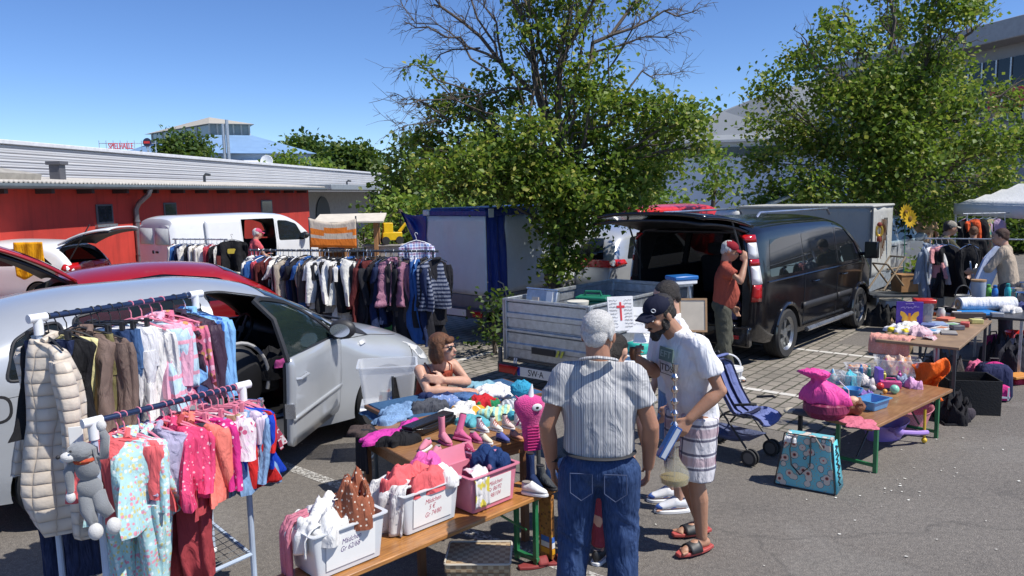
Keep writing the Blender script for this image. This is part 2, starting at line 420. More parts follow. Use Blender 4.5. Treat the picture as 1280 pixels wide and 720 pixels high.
for z,d in((3.12,0),):
 pts=[wl(-15,14,.9,3.05),wl(-15,19.9,.9,3.0),wl(-15,19.6,-.4,3.25),wl(-15,17.6,-2,3.62),wl(-15,14,-2,3.9)]
 vs=[bm.verts.new(p)for p in pts];bm.faces.new(vs)
rel(obj('porch_roof',bm,mt('old_tile',(.33,.31,.27),.8,var=.25),smooth=0,solid=.16),rb)
m_cream=mt('grey_render',(.36,.34,.31),.85,var=.15,bump=.2)
cb=empty('loading_bay',wl(-14,42),0,'open grey loading bay under a flat canopy at the end of the red wall','building')
bm=BM();wbox(bm,-15.2,38.7,56,-3,-.5,0,2.7);rel(obj('back_wall',bm,m_cream),cb)
bm=BM();wbox(bm,-14,38.65,58,-1.6,.9,2.72,3.0);rel(obj('canopy',bm,mt('canopy_metal',(.30,.33,.35),.5,.3),bevel=.02),cb)
bm=BM();wbox(bm,-14,55.4,56.2,-.4,.1,0,2.71);rel(obj('pillar',bm,m_cream),cb)
bm=BM();c=wl(-15.2,44.5,-.46,1.1)
lathe(bm,[(1.15,-.03),(1.15,.03)],28,Wm(-15.2,44.5,-.46,1.25)@RX(R(90)));rel(obj('tarpaulin_roll',bm,mt('grey_tarp',(.07,.08,.08),.7)),cb)
m_cor,nt,b=newmat('corrugated_cladding');tc=nt.nodes.new('ShaderNodeTexCoord');sx=nt.nodes.new('ShaderNodeSeparateXYZ')
nt.links.new(tc.outputs['Object'],sx.inputs[0]);mm=N(nt,'ShaderNodeMath',operation='MULTIPLY');mm.inputs[1].default_value=2*math.pi/.16
nt.links.new(sx.outputs[2],mm.inputs[0]);sn=N(nt,'ShaderNodeMath',operation='SINE');nt.links.new(mm.outputs[0],sn.inputs[0])
n2=tex(nt,'ShaderNodeTexNoise',objco(nt),0,i_Scale=.6,i_Detail=5.)
nt.links.new(mixc(nt,n2,(.50,.50,.50),(.62,.62,.62)),b.inputs['Base Color']);b.inputs['Roughness'].default_value=.45;b.inputs['Metallic'].default_value=.2
bumpn(nt,b,sn.outputs[0],.35,.02)
gh=empty('corrugated_hall',wl(-19,45),0,'long grey hall clad in horizontal corrugated metal behind the red wall','building')
bm=BM()
prof=[]
zz=0.0
while zz<4.2:
 prof+=[(0,zz),(.012,zz+.03),(.012,zz+.06),(0,zz+.09)];zz+=.092
vs0=[bm.verts.new(wl(-19,8,o_,z_))for o_,z_ in prof];vs1=[bm.verts.new(wl(-19,69,o_,z_))for o_,z_ in prof]
for i in range(len(prof)-1):bm.faces.new((vs0[i],vs1[i],vs1[i+1],vs0[i+1]))
wbox(bm,-19,8,69,-10,-.02,0,4.25)
rel(obj('cladding',bm,m_cor,smooth=0),gh)
bm=BM();wbox(bm,-19,7.9,69.1,-10.1,.10,4.255,4.40);rel(obj('roof_trim',bm,mt('light_trim',(.62,.63,.65),.5),bevel=.02),gh)
for px in(258,435):
 s=s_at(-16.5,px);c=wl(-16.5,s,0,0)
 bm=BM();tube(bm,[(c.x,c.y,2.9),(c.x,c.y,3.35),(c.x+.12,c.y-.1,3.42),(c.x+.3,c.y-.15,3.38)],.06,8)
 tag(obj('vent_pipe',bm,M_steeldark),'bent metal vent pipe on the pale roof, %s'%('left of the loading bay' if px<300 else 'above the loading bay canopy'),'vent pipe','vent pipes on the low roof')
m_blue=mt('blue_roof_sheet',(.22,.36,.56),.45,var=.08,vs=.8)
m_pblue=mt('pale_blue_wall',(.42,.52,.62),.8,var=.06)
bb=empty('blue_roofed_building',(-28,78,0),0,'pale building with wide blue hipped roof and glazed roof lantern','building')
def q(px,py,Y):return atY(px,py,Y)
A=[(q(150,190,88)),(q(395,196,70)),q(340,178,80),q(262,168,85),q(215,172,90),q(180,182,92)]
zE=q(380,195,72).z
e0=q(95,190,95);e1=q(262,187,70);e2=q(396,196,74);e3=q(330,190,100)
e0 .z=e1 .z=e2 .z=e3 .z=(e1 .z+e2 .z)/2
cx=(e0+e1+e2+e3)/4
bm=BM();vb=[bm.verts.new(p)for p in(e0,e1,e2,e3)]
tp=[bm.verts.new(Vector((cx.x,cx.y,0))*(1-k)+Vector((p.x,p.y,0))*k+Vector((0,0,e1 .z+2.3)))for p,k in((e0,.43),(e1,.43),(e2,.43),(e3,.43))]
for i in range(4):bm.faces.new((vb[i],vb[(i+1)%4],tp[(i+1)%4],tp[i]))
bm.faces.new(tp);bm.faces.new(vb[::-1])
rel(obj('roof',bm,m_blue,smooth=0),bb)
bm=BM();sh=[(cx+(Vector((p.x,p.y,0))-Vector((cx.x,cx.y,0)))*.95)for p in(e0,e1,e2,e3)]
lo=[bm.verts.new((p.x,p.y,0))for p in sh];hi=[bm.verts.new((p.x,p.y,e1 .z-.02))for p in sh]
for i in range(4):bm.faces.new((lo[i],lo[(i+1)%4],hi[(i+1)%4],hi[i]))
rel(obj('wall',bm,m_pblue,smooth=0),bb)
L1,L2=sh[1],sh[2];dd=(L2-L1).normalized();nn_=Vector((dd.y,-dd.x,0))
def onw(t,z,o=.03):p=L1 .lerp(L2,t)+nn_*o;return Vector((p.x,p.y,z))
def pan(bm,t0,t1,z0,z1,o=.03):bm.faces.new([bm.verts.new(p)for p in(onw(t0,z0,o),onw(t1,z0,o),onw(t1,z1,o),onw(t0,z1,o))])
zt=e1 .z
for t in(.08,.66):
 bm=BM();pan(bm,t,t+.1,zt-1.3,zt-.4,.04);rel(obj('window',bm,m_wdark,smooth=0),bb)
bm=BM();pan(bm,.32,.62,zt-2,zt-.75,.05);rel(obj('balcony_opening',bm,m_wdark,smooth=0),bb)
bm=BM();bm.faces.new([bm.verts.new(p)for p in(onw(.3,zt-.5,.06),onw(.62,zt-.5,.06),onw(.64,zt-.95,1.2),onw(.34,zt-.95,1.2))]);rel(obj('awning',bm,M_whitep,smooth=0,solid=.05),bb)
lc=Vector((cx.x,cx.y,0));bm=BM();zL=zt+2.3
LW=[lc+(Vector((p.x,p.y,0))-lc)*.40 for p in(e0,e1,e2,e3)]
lo=[bm.verts.new((p.x,p.y,zL))for p in LW];hi=[bm.verts.new((p.x,p.y,zL+1.1))for p in LW]
for i in range(4):bm.faces.new((lo[i],lo[(i+1)%4],hi[(i+1)%4],hi[i]))
rel(obj('lantern_glazing',bm,mt('lantern_glass',(.22,.25,.24),.2,coat=.3),smooth=0),bb)
for i in range(4):
 for k in range(5):
  bm=BM();p=LW[i].lerp(LW[(i+1)%4],k/5);p=lc+(p-lc)*1.01;box(bm,.14,.14,1.1,(p.x,p.y,zL+.55))
  rel(obj('lantern_post',bm,mt('pale_frame',(.55,.53,.47),.6)),bb)
bm=BM();ev=[bm.verts.new((lc.x+(p.x-lc.x)*1.15,lc.y+(p.y-lc.y)*1.15,zL+1.1))for p in LW];ap=bm.verts.new((lc.x,lc.y,zL+2.4))
for i in range(4):bm.faces.new((ev[i],ev[(i+1)%4],ap))
bm.faces.new(ev[::-1]);rel(obj('lantern_roof',bm,mt('stone_roof',(.42,.39,.33),.8),smooth=0),bb)
c=q(283,198,66);bm=BM()
for dx in(-.12,.22):tube(bm,[(c.x+dx,c.y,0),(c.x+dx,c.y,q(283,153,66).z+dx)],.14,8)
tag(obj('chimney_flue',bm,M_steel),'pair of tall steel flue pipes in front of the blue roof','chimney')
c=q(333,200,64);bm=BM();lathe(bm,[(.02,-.12),(.3,-.09),(.52,0),(.5,.02),(.3,-.06),(.02,-.1)],20,T(c.x,c.y,c.z-.1)@RX(R(80)))
d=empty('satellite_dish',(c.x,c.y,0),0,'white satellite dish beside the pale blue building','satellite dish')
rel(obj('dish',bm,M_whitep),d)
bm=BM();tube(bm,[(c.x,c.y+.15,0),(c.x,c.y+.15,c.z-.1)],.05,6);rel(obj('mast',bm,M_steel),d)
m_sign=mt('sign_red',(.55,.03,.03),.4)
c=q(151,183,46);sg=empty('rooftop_sign',(c.x,c.y,4.4),0,'red arcade lettering on a frame of thin posts above the corrugated hall','sign')
me=text_mesh('SPIELHALLE',.52,T(c.x,c.y,c.z)@RZ(R(10))@RX(R(90)),.04,xs=.52);rel(obj('lettering',me,m_sign,smooth=0),sg)
bm=BM()
a=q(122,178,46);e=q(193,178,46)
for k in range(9):
 p=a.lerp(e,k/8);tube(bm,[(p.x,p.y+.15,4.1),(p.x,p.y+.15,p.z+.12)],.02,5)
tube(bm,[(a.x,a.y+.15,a.z-.05),(e.x,e.y+.15,e.z-.05)],.02,5);rel(obj('frame',bm,M_steel),sg)
c=q(184,178,46);sg=empty('round_rooftop_sign',(c.x,c.y,4.4),0,'round dark sign with red centre beside the red lettering','sign')
bm=BM();lathe(bm,[(.24,-.05),(.26,0),(.24,.05)],24,T(c.x,c.y,c.z)@RX(R(90)));rel(obj('disc',bm,mt('navy',(.02,.02,.05),.4)),sg)
bm=BM();box(bm,.34,.02,.13,(c.x,c.y-.07,c.z));rel(obj('red_band',bm,m_sign),sg)
bm=BM();tube(bm,[(c.x,c.y,4.1),(c.x,c.y,c.z-.2)],.03,6);rel(obj('post',bm,M_steel),sg)
# ================================================================ halls on the right
m_hall=mt('pale_hall_cladding',(.76,.79,.80),.7,var=.05,vs=.5)
m_hroof=mt('grey_hall_roof',(.24,.26,.28),.6,var=.08,vs=.6)
def wallpoly(bm,pts,t=.3,mi=0):
 a=[bm.verts.new(p)for p in pts];b_=[bm.verts.new(p+Vector((.1,1,0))*t)for p in pts];n=len(a)
 bm.faces.new(a).material_index=mi;bm.faces.new(b_[::-1]).material_index=mi
 for i in range(n):bm.faces.new((a[i],b_[i],b_[(i+1)%n],a[(i+1)%n])).material_index=mi
hl=empty('pale_hall',(13,46,0),0,'large pale hall with sloping grey gable and strip of windows behind the trees','building')
bm=BM();a=q(800,182,48);e=q(1120,172,44)
wallpoly(bm,[Vector((a.x,a.y,0)),Vector((e.x,e.y,0)),Vector((e.x,e.y,a.z)),a],12);rel(obj('wall',bm,m_hall,smooth=0),hl)
bm=BM();p0=q(800,186,47.4);p1=q(1120,172,43.4)
wallpoly(bm,[Vector((p0 .x,p0 .y,a.z+.12)),Vector((p1 .x,p1 .y,a.z+.12)),q(1120,70,46),q(955,118,47),q(850,164,48)],.4);rel(obj('gable_roof',bm,m_hroof,smooth=0),hl)
bm=BM();box(bm,(e-a).length,.5,.12,((a.x+e.x)/2,(a.y+e.y)/2-.45,a.z+.05),RZ(math.atan2(e.y-a.y,e.x-a.x)));rel(obj('eave',bm,mt('white_eave',(.6,.6,.58),.6)),hl)
for k in range(14):
 bm=BM()
 t=.02+k*.07;p=a.lerp(e,t);box(bm,1.1,.08,.55,(p.x,p.y-.08,a.z-.55),RZ(math.atan2(e.y-a.y,e.x-a.x)))
 rel(obj('window',bm,m_wdark),hl)
h2=empty('glass_fronted_hall',(30,42,0),0,'tall grey hall with projecting flat roof and dark glass front at right','building')
a=q(1085,90,46);e=q(1330,100,34);rz=math.atan2(e.y-a.y,e.x-a.x);Ln=(e-a).length;mid=(a+e)/2;zt=8.9
bm=BM();box(bm,Ln,10,zt,m=T(mid.x,mid.y,zt/2)@RZ(rz)@T(0,5,0));rel(obj('wall',bm,mt('grey_panel',(.30,.31,.33),.6,var=.06),smooth=0),h2)
bm=BM();box(bm,Ln+2,12,.9,m=T(mid.x,mid.y,zt+.3)@RZ(rz)@T(-1,4.6,0));rel(obj('roof',bm,mt('grey_fascia',(.33,.34,.35),.5),bevel=.05),h2)
bm=BM();box(bm,Ln*.96,.1,2.9,m=T(mid.x,mid.y,zt-2.2)@RZ(rz)@T(0,-.06,0));rel(obj('glass_band',bm,M_glass_dark),h2)
bm=BM()
for k in range(16):box(bm,.08,.12,2.9,m=T(mid.x,mid.y,zt-2.2)@RZ(rz)@T(-Ln*.48+k*Ln*.064,-.1,0))
rel(obj('mullion',bm,M_steel),h2)
for px,wd in((1158,2.2),(1268,2.6)):
 p=q(px,128 if px<1200 else 122,38 if px<1200 else 34)
 bm=BM();box(bm,wd,.2,.85,p,RZ(rz));o=rel(obj('sign_panel',bm,m_sign,bevel=.03),h2)
 bm=BM();prism(bm,[(-.3,-.28),(-.18,-.28),(.0,.1),(.18,-.28),(.3,-.28),(.06,.28),(-.06,.28)],.04,T(*p)@RZ(rz)@RX(R(90))@T(-.35,0,.1));rel(obj('sign_mark',bm,M_whitep),h2)
 # ================================================================ trees
def leafmat(name,dark,lite,yel=None,tr=.35):
 m=bpy.data.materials.new(name);m.use_nodes=True;nt=m.node_tree;b=nt.nodes['Principled BSDF']
 g=nt.nodes.new('ShaderNodeNewGeometry')
 st=[(0,dark),(.75,lite)]+([(.94,yel)]if yel else[])
 c=ramp(nt,g.outputs['Random Per Island'],st)
 nt.links.new(c,b.inputs['Base Color']);b.inputs['Roughness'].default_value=.5;b.inputs['Specular IOR Level'].default_value=.35
 t=nt.nodes.new('ShaderNodeBsdfTranslucent');nt.links.new(mixc(nt,.5,c,(.22,.34,.03)),t.inputs[0])
 mx=nt.nodes.new('ShaderNodeMixShader');mx.inputs[0].default_value=tr
 nt.links.new(b.outputs[0],mx.inputs[1]);nt.links.new(t.outputs[0],mx.inputs[2])
 nt.links.new(mx.outputs[0],nt.nodes['Material Output'].inputs[0]);return m
m_leaf1=leafmat('linden_leaf',(.05,.115,.014),(.20,.28,.04),(.40,.38,.08),.42)
m_leaf2=leafmat('dark_leaf',(.025,.06,.012),(.07,.125,.022),(.13,.17,.035))
m_leaf3=leafmat('bright_leaf',(.08,.17,.02),(.19,.28,.04),(.30,.32,.06))
m_bark=mt('bark',(.10,.08,.062),.9,var=.35,vs=12,bump=.8,bs=25)
def leaves_mesh(name,pts,size,rs,droop=.35):
 """many small folded leaves, each with its own turn"""
 n=len(pts);P=np.array(pts,dtype=np.float32)
 nr=rs.normal(size=(n,3));nr[:,2]=np.abs(nr[:,2])*1.0+.25
 nr/=np.linalg.norm(nr,axis=1)[:,None]
 a=rs.normal(size=(n,3));a[:,2]-=droop
 a-=(a*nr).sum(1)[:,None]*nr;a/=np.linalg.norm(a,axis=1)[:,None]
 b=np.cross(nr,a);s=(size*rs.uniform(.6,1.25,size=(n,1))).astype(np.float32)
 v=np.empty((n,5,3),np.float32)
 v[:,0]=P-a*s*.5;v[:,1]=P+b*s*.42-a*s*.05+nr*s*.12;v[:,2]=P+a*s*.62;v[:,3]=P-b*s*.42-a*s*.05+nr*s*.12;v[:,4]=P+b*s*.0
 idx=np.arange(n)[:,None]*4;V_=v[:,:4].reshape(-1,3)
 F=np.concatenate([idx+np.array([0,1,2]),idx+np.array([0,2,3])],axis=1).reshape(-1,3)
 me=bpy.data.meshes.new(name);me.vertices.add(len(V_));me.vertices.foreach_set('co',V_.ravel())
 me.loops.add(F.size);me.loops.foreach_set('vertex_index',F.ravel().astype(np.int32))
 me.polygons.add(len(F));me.polygons.foreach_set('loop_start',(np.arange(len(F))*3).astype(np.int32))
 me.update(calc_edges=True);me.validate();return me
def limb(bm,a,b,r0,r1,rs,seg=5,wob=.08,n=7):
 a=Vector(a);b=Vector(b);L=(b-a).length;pts=[];rr_=[]
 for i in range(seg+1):
  t=i/seg;p=a.lerp(b,t)
  if 0<i<seg:p+=Vector(rs.normal(size=3)*L*wob*.5)
  p.z-=math.sin(t*math.pi)*-.04*L
  pts.append(p);rr_.append(r0+(r1-r0)*t)
 tube(bm,pts,rr_,n);return pts
def tree(name,label,base,blobs,m_leaf,size,dens,trunk_r,fork,seed,twigs=(),group=None,shell=.55,ntw=6,cat='tree',ground=0.0,hang=.35):
 """blobs: (centre, (rx,ry,rz)); leaves gather in small tufts held on twigs inside each blob"""
 rs=np.random.RandomState(seed)
 base=Vector(base);root=empty(name,base,0,label,cat,group)
 bm=BM();fk=Vector(fork)
 tr=limb(bm,base-Vector((0,0,.05)),fk,trunk_r,trunk_r*.62,rs,6,.05,10)
 allp=[]
 for c,rad in blobs:
  c=Vector(c);rad=Vector(rad)if not isinstance(rad,(int,float))else Vector((rad,)*3)
  st=tr[rs.randint(3,len(tr))]
  if(c-fk).length>.3 and trunk_r>.03:
   pts=limb(bm,st,c,trunk_r*.30,trunk_r*.07,rs,6,.07,6)
  else:pts=[c]
  vol=rad.x*rad.y*rad.z;nt_=max(4,int(dens*vol**.67))
  for k in range(nt_):
   d=rs.normal(size=3);d/=np.linalg.norm(d);rr_=rs.uniform(shell,1.05)**1.0
   p=c+Vector((d[0]*rad.x*rr_,d[1]*rad.y*rr_,d[2]*rad.z*rr_))
   if k%5==0 and trunk_r>.03:
    limb(bm,pts[rs.randint(len(pts)//2,len(pts))],p,trunk_r*.09,.004,rs,3,.15,4)
   m_=rs.randint(int(ntw*.5),int(ntw*1.5)+1);ts=size*2.0
   q_=rs.normal(size=(m_,3))*ts*np.array([.8,.8,.55]);q_[:,2]-=np.abs(q_[:,0])*.3
   allp.append(q_+np.array(p))
 for a,b_,r in twigs:
  pts=limb(bm,a,b_,r,r*.35,rs,6,.07,6)
  for i in range(2,len(pts)):
   for k in range(4):
    d=(pts[-1]-pts[0]).normalized()*rs.uniform(.4,.9)+Vector(rs.normal(size=3)*.4);L=min(.8,(pts[-1]-pts[0]).length*rs.uniform(.14,.30))
    e=pts[i]+d*L;tp=limb(bm,pts[i],e,r*.25,.003,rs,4,.10,4)
    for kk in range(4):limb(bm,tp[1+kk%3],tp[1+kk%3]+d*L*.35+Vector(rs.normal(size=3)*L*.28),.004,.0015,rs,2,.1,3)
 o=obj('trunk',bm,m_bark);o.parent=root;o.matrix_parent_inverse=Matrix.Translation(base).inverted()
 P=np.concatenate(allp);P=P[P[:,2]>ground+.08]
 me=leaves_mesh('crown',P,size,rs,hang)
 o=obj('crown',me,m_leaf,smooth=0);o.parent=root;o.matrix_parent_inverse=Matrix.Translation(base).inverted()
 return root
def B(px,py,Y,r,dy=0.0,rz=None):
 c=atY(px,py,Y+dy);return(c,(r,r,rz or r*.8))
Y1=12.4
rnd=random.Random(5)
bl=[]
for px,py,r in((560,130,.42),(548,190,.5),(600,130,.4),(610,175,.55),(575,225,.5),(625,215,.6),(660,160,.5),(665,215,.65),(700,120,.42),(720,165,.6),(760,130,.45),(715,235,.75),(770,190,.6),(765,245,.6),(805,215,.5),(820,165,.45),(850,140,.42),(862,165,.35),(820,130,.3),(835,205,.35),(700,280,.45),(695,325,.36),(730,280,.42),(640,235,.35),(530,165,.3),(540,210,.4),(600,205,.6),(870,140,.3),(875,180,.25),(790,130,.4),(800,240,.35),(640,120,.35),(735,110,.4)):
 bl.append(B(px,py,Y1,r,rnd.uniform(-.9,.9)))
for px,py,r in((700,290,.45),(708,325,.36),(715,240,.7),(660,215,.7),(780,215,.6),(600,190,.6)):bl.append(B(px,py,Y1,r,-.3))
for px,py,r in((655,15,.3),(690,8,.3),(690,55,.28),(650,50,.2),(680,95,.28),(735,15,.25),(740,70,.2),(800,5,.22),(675,35,.25),(715,40,.22),(720,85,.25),(640,85,.18),(525,80,.14),(540,95,.12),(605,95,.18),(760,60,.14),(765,95,.18),(700,-30,.5),(660,-40,.4)):
 bl.append(B(px,py,Y1,r,rnd.uniform(-.5,.5)))
f0=atY(695,110,Y1);tw=[]
for(a,b_,r)in(((660,110),(545,0),.055),((625,75),(520,35),.03),((665,112),(510,130),.03),((590,150),(500,160),.022),((640,95),(600,-20),.03),((720,100),(815,-15),.055),((760,45),(865,15),.035),((735,70),(845,40),.025),((770,115),(850,90),.022),((700,60),(720,-60),.05),((680,80),(640,-60),.045),((690,100),(780,-60),.04),((600,60),(505,85),.02),((560,190),(505,180),.018),((640,100),(560,-40),.03),((615,90),(505,10),.025),((560,150),(498,118),.02)):
 tw.append((atY(*a,Y1+rnd.uniform(-.3,.3)),atY(*b_,Y1+rnd.uniform(-.9,.9)),r*.8))
for e in((640,0),(720,0)):tw.append((atY(695,170,Y1),atY(*e,Y1+rnd.uniform(-.5,.5)),.06))
fork1=atY(700,205,Y1)
tree('linden_tree','tall linden tree with bare dead upper branches behind the galvanised trailer',(fork1 .x,Y1,0),bl,m_leaf1,.082,215,.12,fork1,11,tw,ntw=16,shell=.2)
Y2=19.0;bl=[]
for px,py,r in((960,110,.8),(1000,75,.8),(985,160,1.1),(950,200,.8),(965,245,.9),(1030,110,1.0),(1040,60,.7),(1045,30,.6),(1075,50,.8),(1120,30,.9),(1165,25,.9),(1200,15,.7),(1225,5,.5),(1085,110,1.1),(1130,90,1.1),(1180,75,.9),(1150,140,1.2),(1090,170,1.3),(1030,180,1.2),(1200,120,1.0),(1235,165,1.0),(1260,120,.8),(1275,180,.9),(1190,190,1.3),(1240,215,1.0),(1020,235,1.2),(1080,235,1.2),(1140,225,1.2),(1200,240,.9),(1100,-20,.8),(1170,-25,.8),(1300,160,.8),(1250,240,.6),(945,150,.5),(1160,255,.8)):
 bl.append(B(px,py,Y2,r*.78,rnd.uniform(-2.0,2.0)))
for px,py,r in((1118,150,.95),(1098,195,1.0),(1142,185,1.0),(1080,125,.8),(1160,110,.8),(1120,235,.8),(1110,95,.7)):bl.append(B(px,py,Y2,r,-1.6))
f2=atY(1118,215,Y2)
tw=[(atY(1118,200,Y2),atY(*e,Y2+rnd.uniform(-1,1)),.09)for e in((1010,60),(1060,20),(1110,-10),(1170,0),(1215,40),(1250,120))]
tree('linden_tree','broad linden tree with see-through crown behind the grey canvas trailer and white gazebo',(f2 .x,Y2,0),bl,m_leaf1,.112,125,.14,f2,12,tw,ntw=13,shell=.2)
def simple_tree(label,spots,Y,m_leaf,size,dens,seed,tr=.12,group='trees in the background',name='tree',dy=1.2):
 rn=random.Random(seed);bl=[B(px,py,Y,r,rn.uniform(-dy,dy))for px,py,r in spots]
 c=atY(spots[0][0],spots[0][1],Y)
 return tree(name,label,(c.x,Y,0),bl,m_leaf,size,dens,tr,(c.x,Y,c.z),seed,group=group,shell=.4,ntw=7)
simple_tree('small young tree standing before the pale hall, between the two lindens',[(892,215,.55),(880,195,.4),(903,200,.45),(885,235,.5),(903,238,.5),(893,182,.25),(912,222,.4)],30,m_leaf3,.19,70,21,.1)
simple_tree('dark pointed tree behind the blue tarpaulin trailer',[(512,235,1.4),(512,200,1.0),(510,180,.5),(497,225,.9),(530,220,1.0),(530,250,1.2),(500,255,1.1)],30,m_leaf2,.2,75,22)
simple_tree('bright green tree right of the corrugated hall, above the yellow toy',[(500,262,1.0),(530,265,1.2),(555,255,1.0),(570,240,.9),(545,285,1.0),(510,285,1.0),(485,275,.6)],25,m_leaf3,.18,70,23)
simple_tree('tree mass between the blue trailer and the linden',[(600,225,1.3),(590,260,1.3),(620,250,1.4),(640,210,1.2),(570,200,.9),(660,240,1.4),(610,285,1.2)],32,m_leaf2,.2,65,24)
simple_tree('round tree in front of the blue roof',[(228,190,1.7),(215,182,1.2),(242,184,1.2),(228,175,.9),(250,192,.8),(206,190,.8)],60,m_leaf2,.34,45,25,dy=.5)
simple_tree('tree at the right end of the blue roofed building',[(382,188,2.2),(372,184,1.2),(397,192,1.5),(400,200,1.6),(384,180,.9)],92,m_leaf2,.5,40,26,dy=.5)
simple_tree('low wide tree above the far end of the corrugated hall',[(440,205,2.6),(425,202,2.0),(455,206,2.0),(445,195,1.4),(430,195,1.2),(466,212,1.5),(415,208,1.5)],85,m_leaf2,.5,40,27,dy=.5)
simple_tree('bright green low tree just behind the corrugated hall roof',[(350,205,1.0),(365,204,.9),(380,208,1.0),(395,210,.9),(410,211,.8),(340,202,.6)],66,m_leaf3,.35,40,28,dy=.5)
def shrub(label,spots,Y,m_leaf,size,dens,seed,group=None,dy=.4,name='shrub'):
 rn=random.Random(seed);bl=[B(px,py,Y,r,rn.uniform(-dy,dy))for px,py,r in spots]
 c=atY(spots[0][0],spots[0][1],Y)
 return tree(name,label,(c.x,Y,0),bl,m_leaf,size,dens,.035,(c.x,Y,c.z),seed,group=group,shell=.2,ntw=7,cat='shrub')
shrub('green bush growing between the tilt trailer and galvanised trailer',[(618,400,.28),(612,375,.22),(628,385,.25),(612,425,.22),(625,420,.25)],11.2,m_leaf2,.075,230,31)
hs=[(px,290+rnd.uniform(-14,14),rnd.uniform(1.2,1.7))for px in range(935,1400,26)]+[(px,325,1.3)for px in range(935,1400,30)]+[(px,258,.9)for px in range(1090,1400,36)]
rn=random.Random(4);bl=[B(px,py,27,r,rn.uniform(-.8,.8))for px,py,r in hs]
tree('hedge','long dark green hedge behind the grey pickup and white gazebo',(12,27,0),bl,m_leaf2,.19,60,.05,(12,27,1),33,shell=.3,ntw=8,cat='hedge')
hs=[(px,265+rnd.uniform(-14,14),rnd.uniform(1.2,1.6))for px in range(490,830,28)]+[(px,300,1.3)for px in range(490,960,36)]
bl=[B(px,py,34,r,rn.uniform(-.8,.8))for px,py,r in hs]
tree('hedge','tall green hedge far behind the parked trailers and silver car',(2,34,0),bl,m_leaf3,.22,55,.05,(2,34,1),34,shell=.3,ntw=8,cat='hedge')
shrub('low clump of weeds under the yellow toy beside the hall',[(455,292,.5),(470,296,.5),(440,296,.4),(485,300,.5)],21,m_leaf3,.1,60,35)
shrub('leafy bush beside the grey coat on the far rack',[(1165,330,.5),(1180,318,.4),(1150,335,.4)],16.5,m_leaf3,.1,90,36)
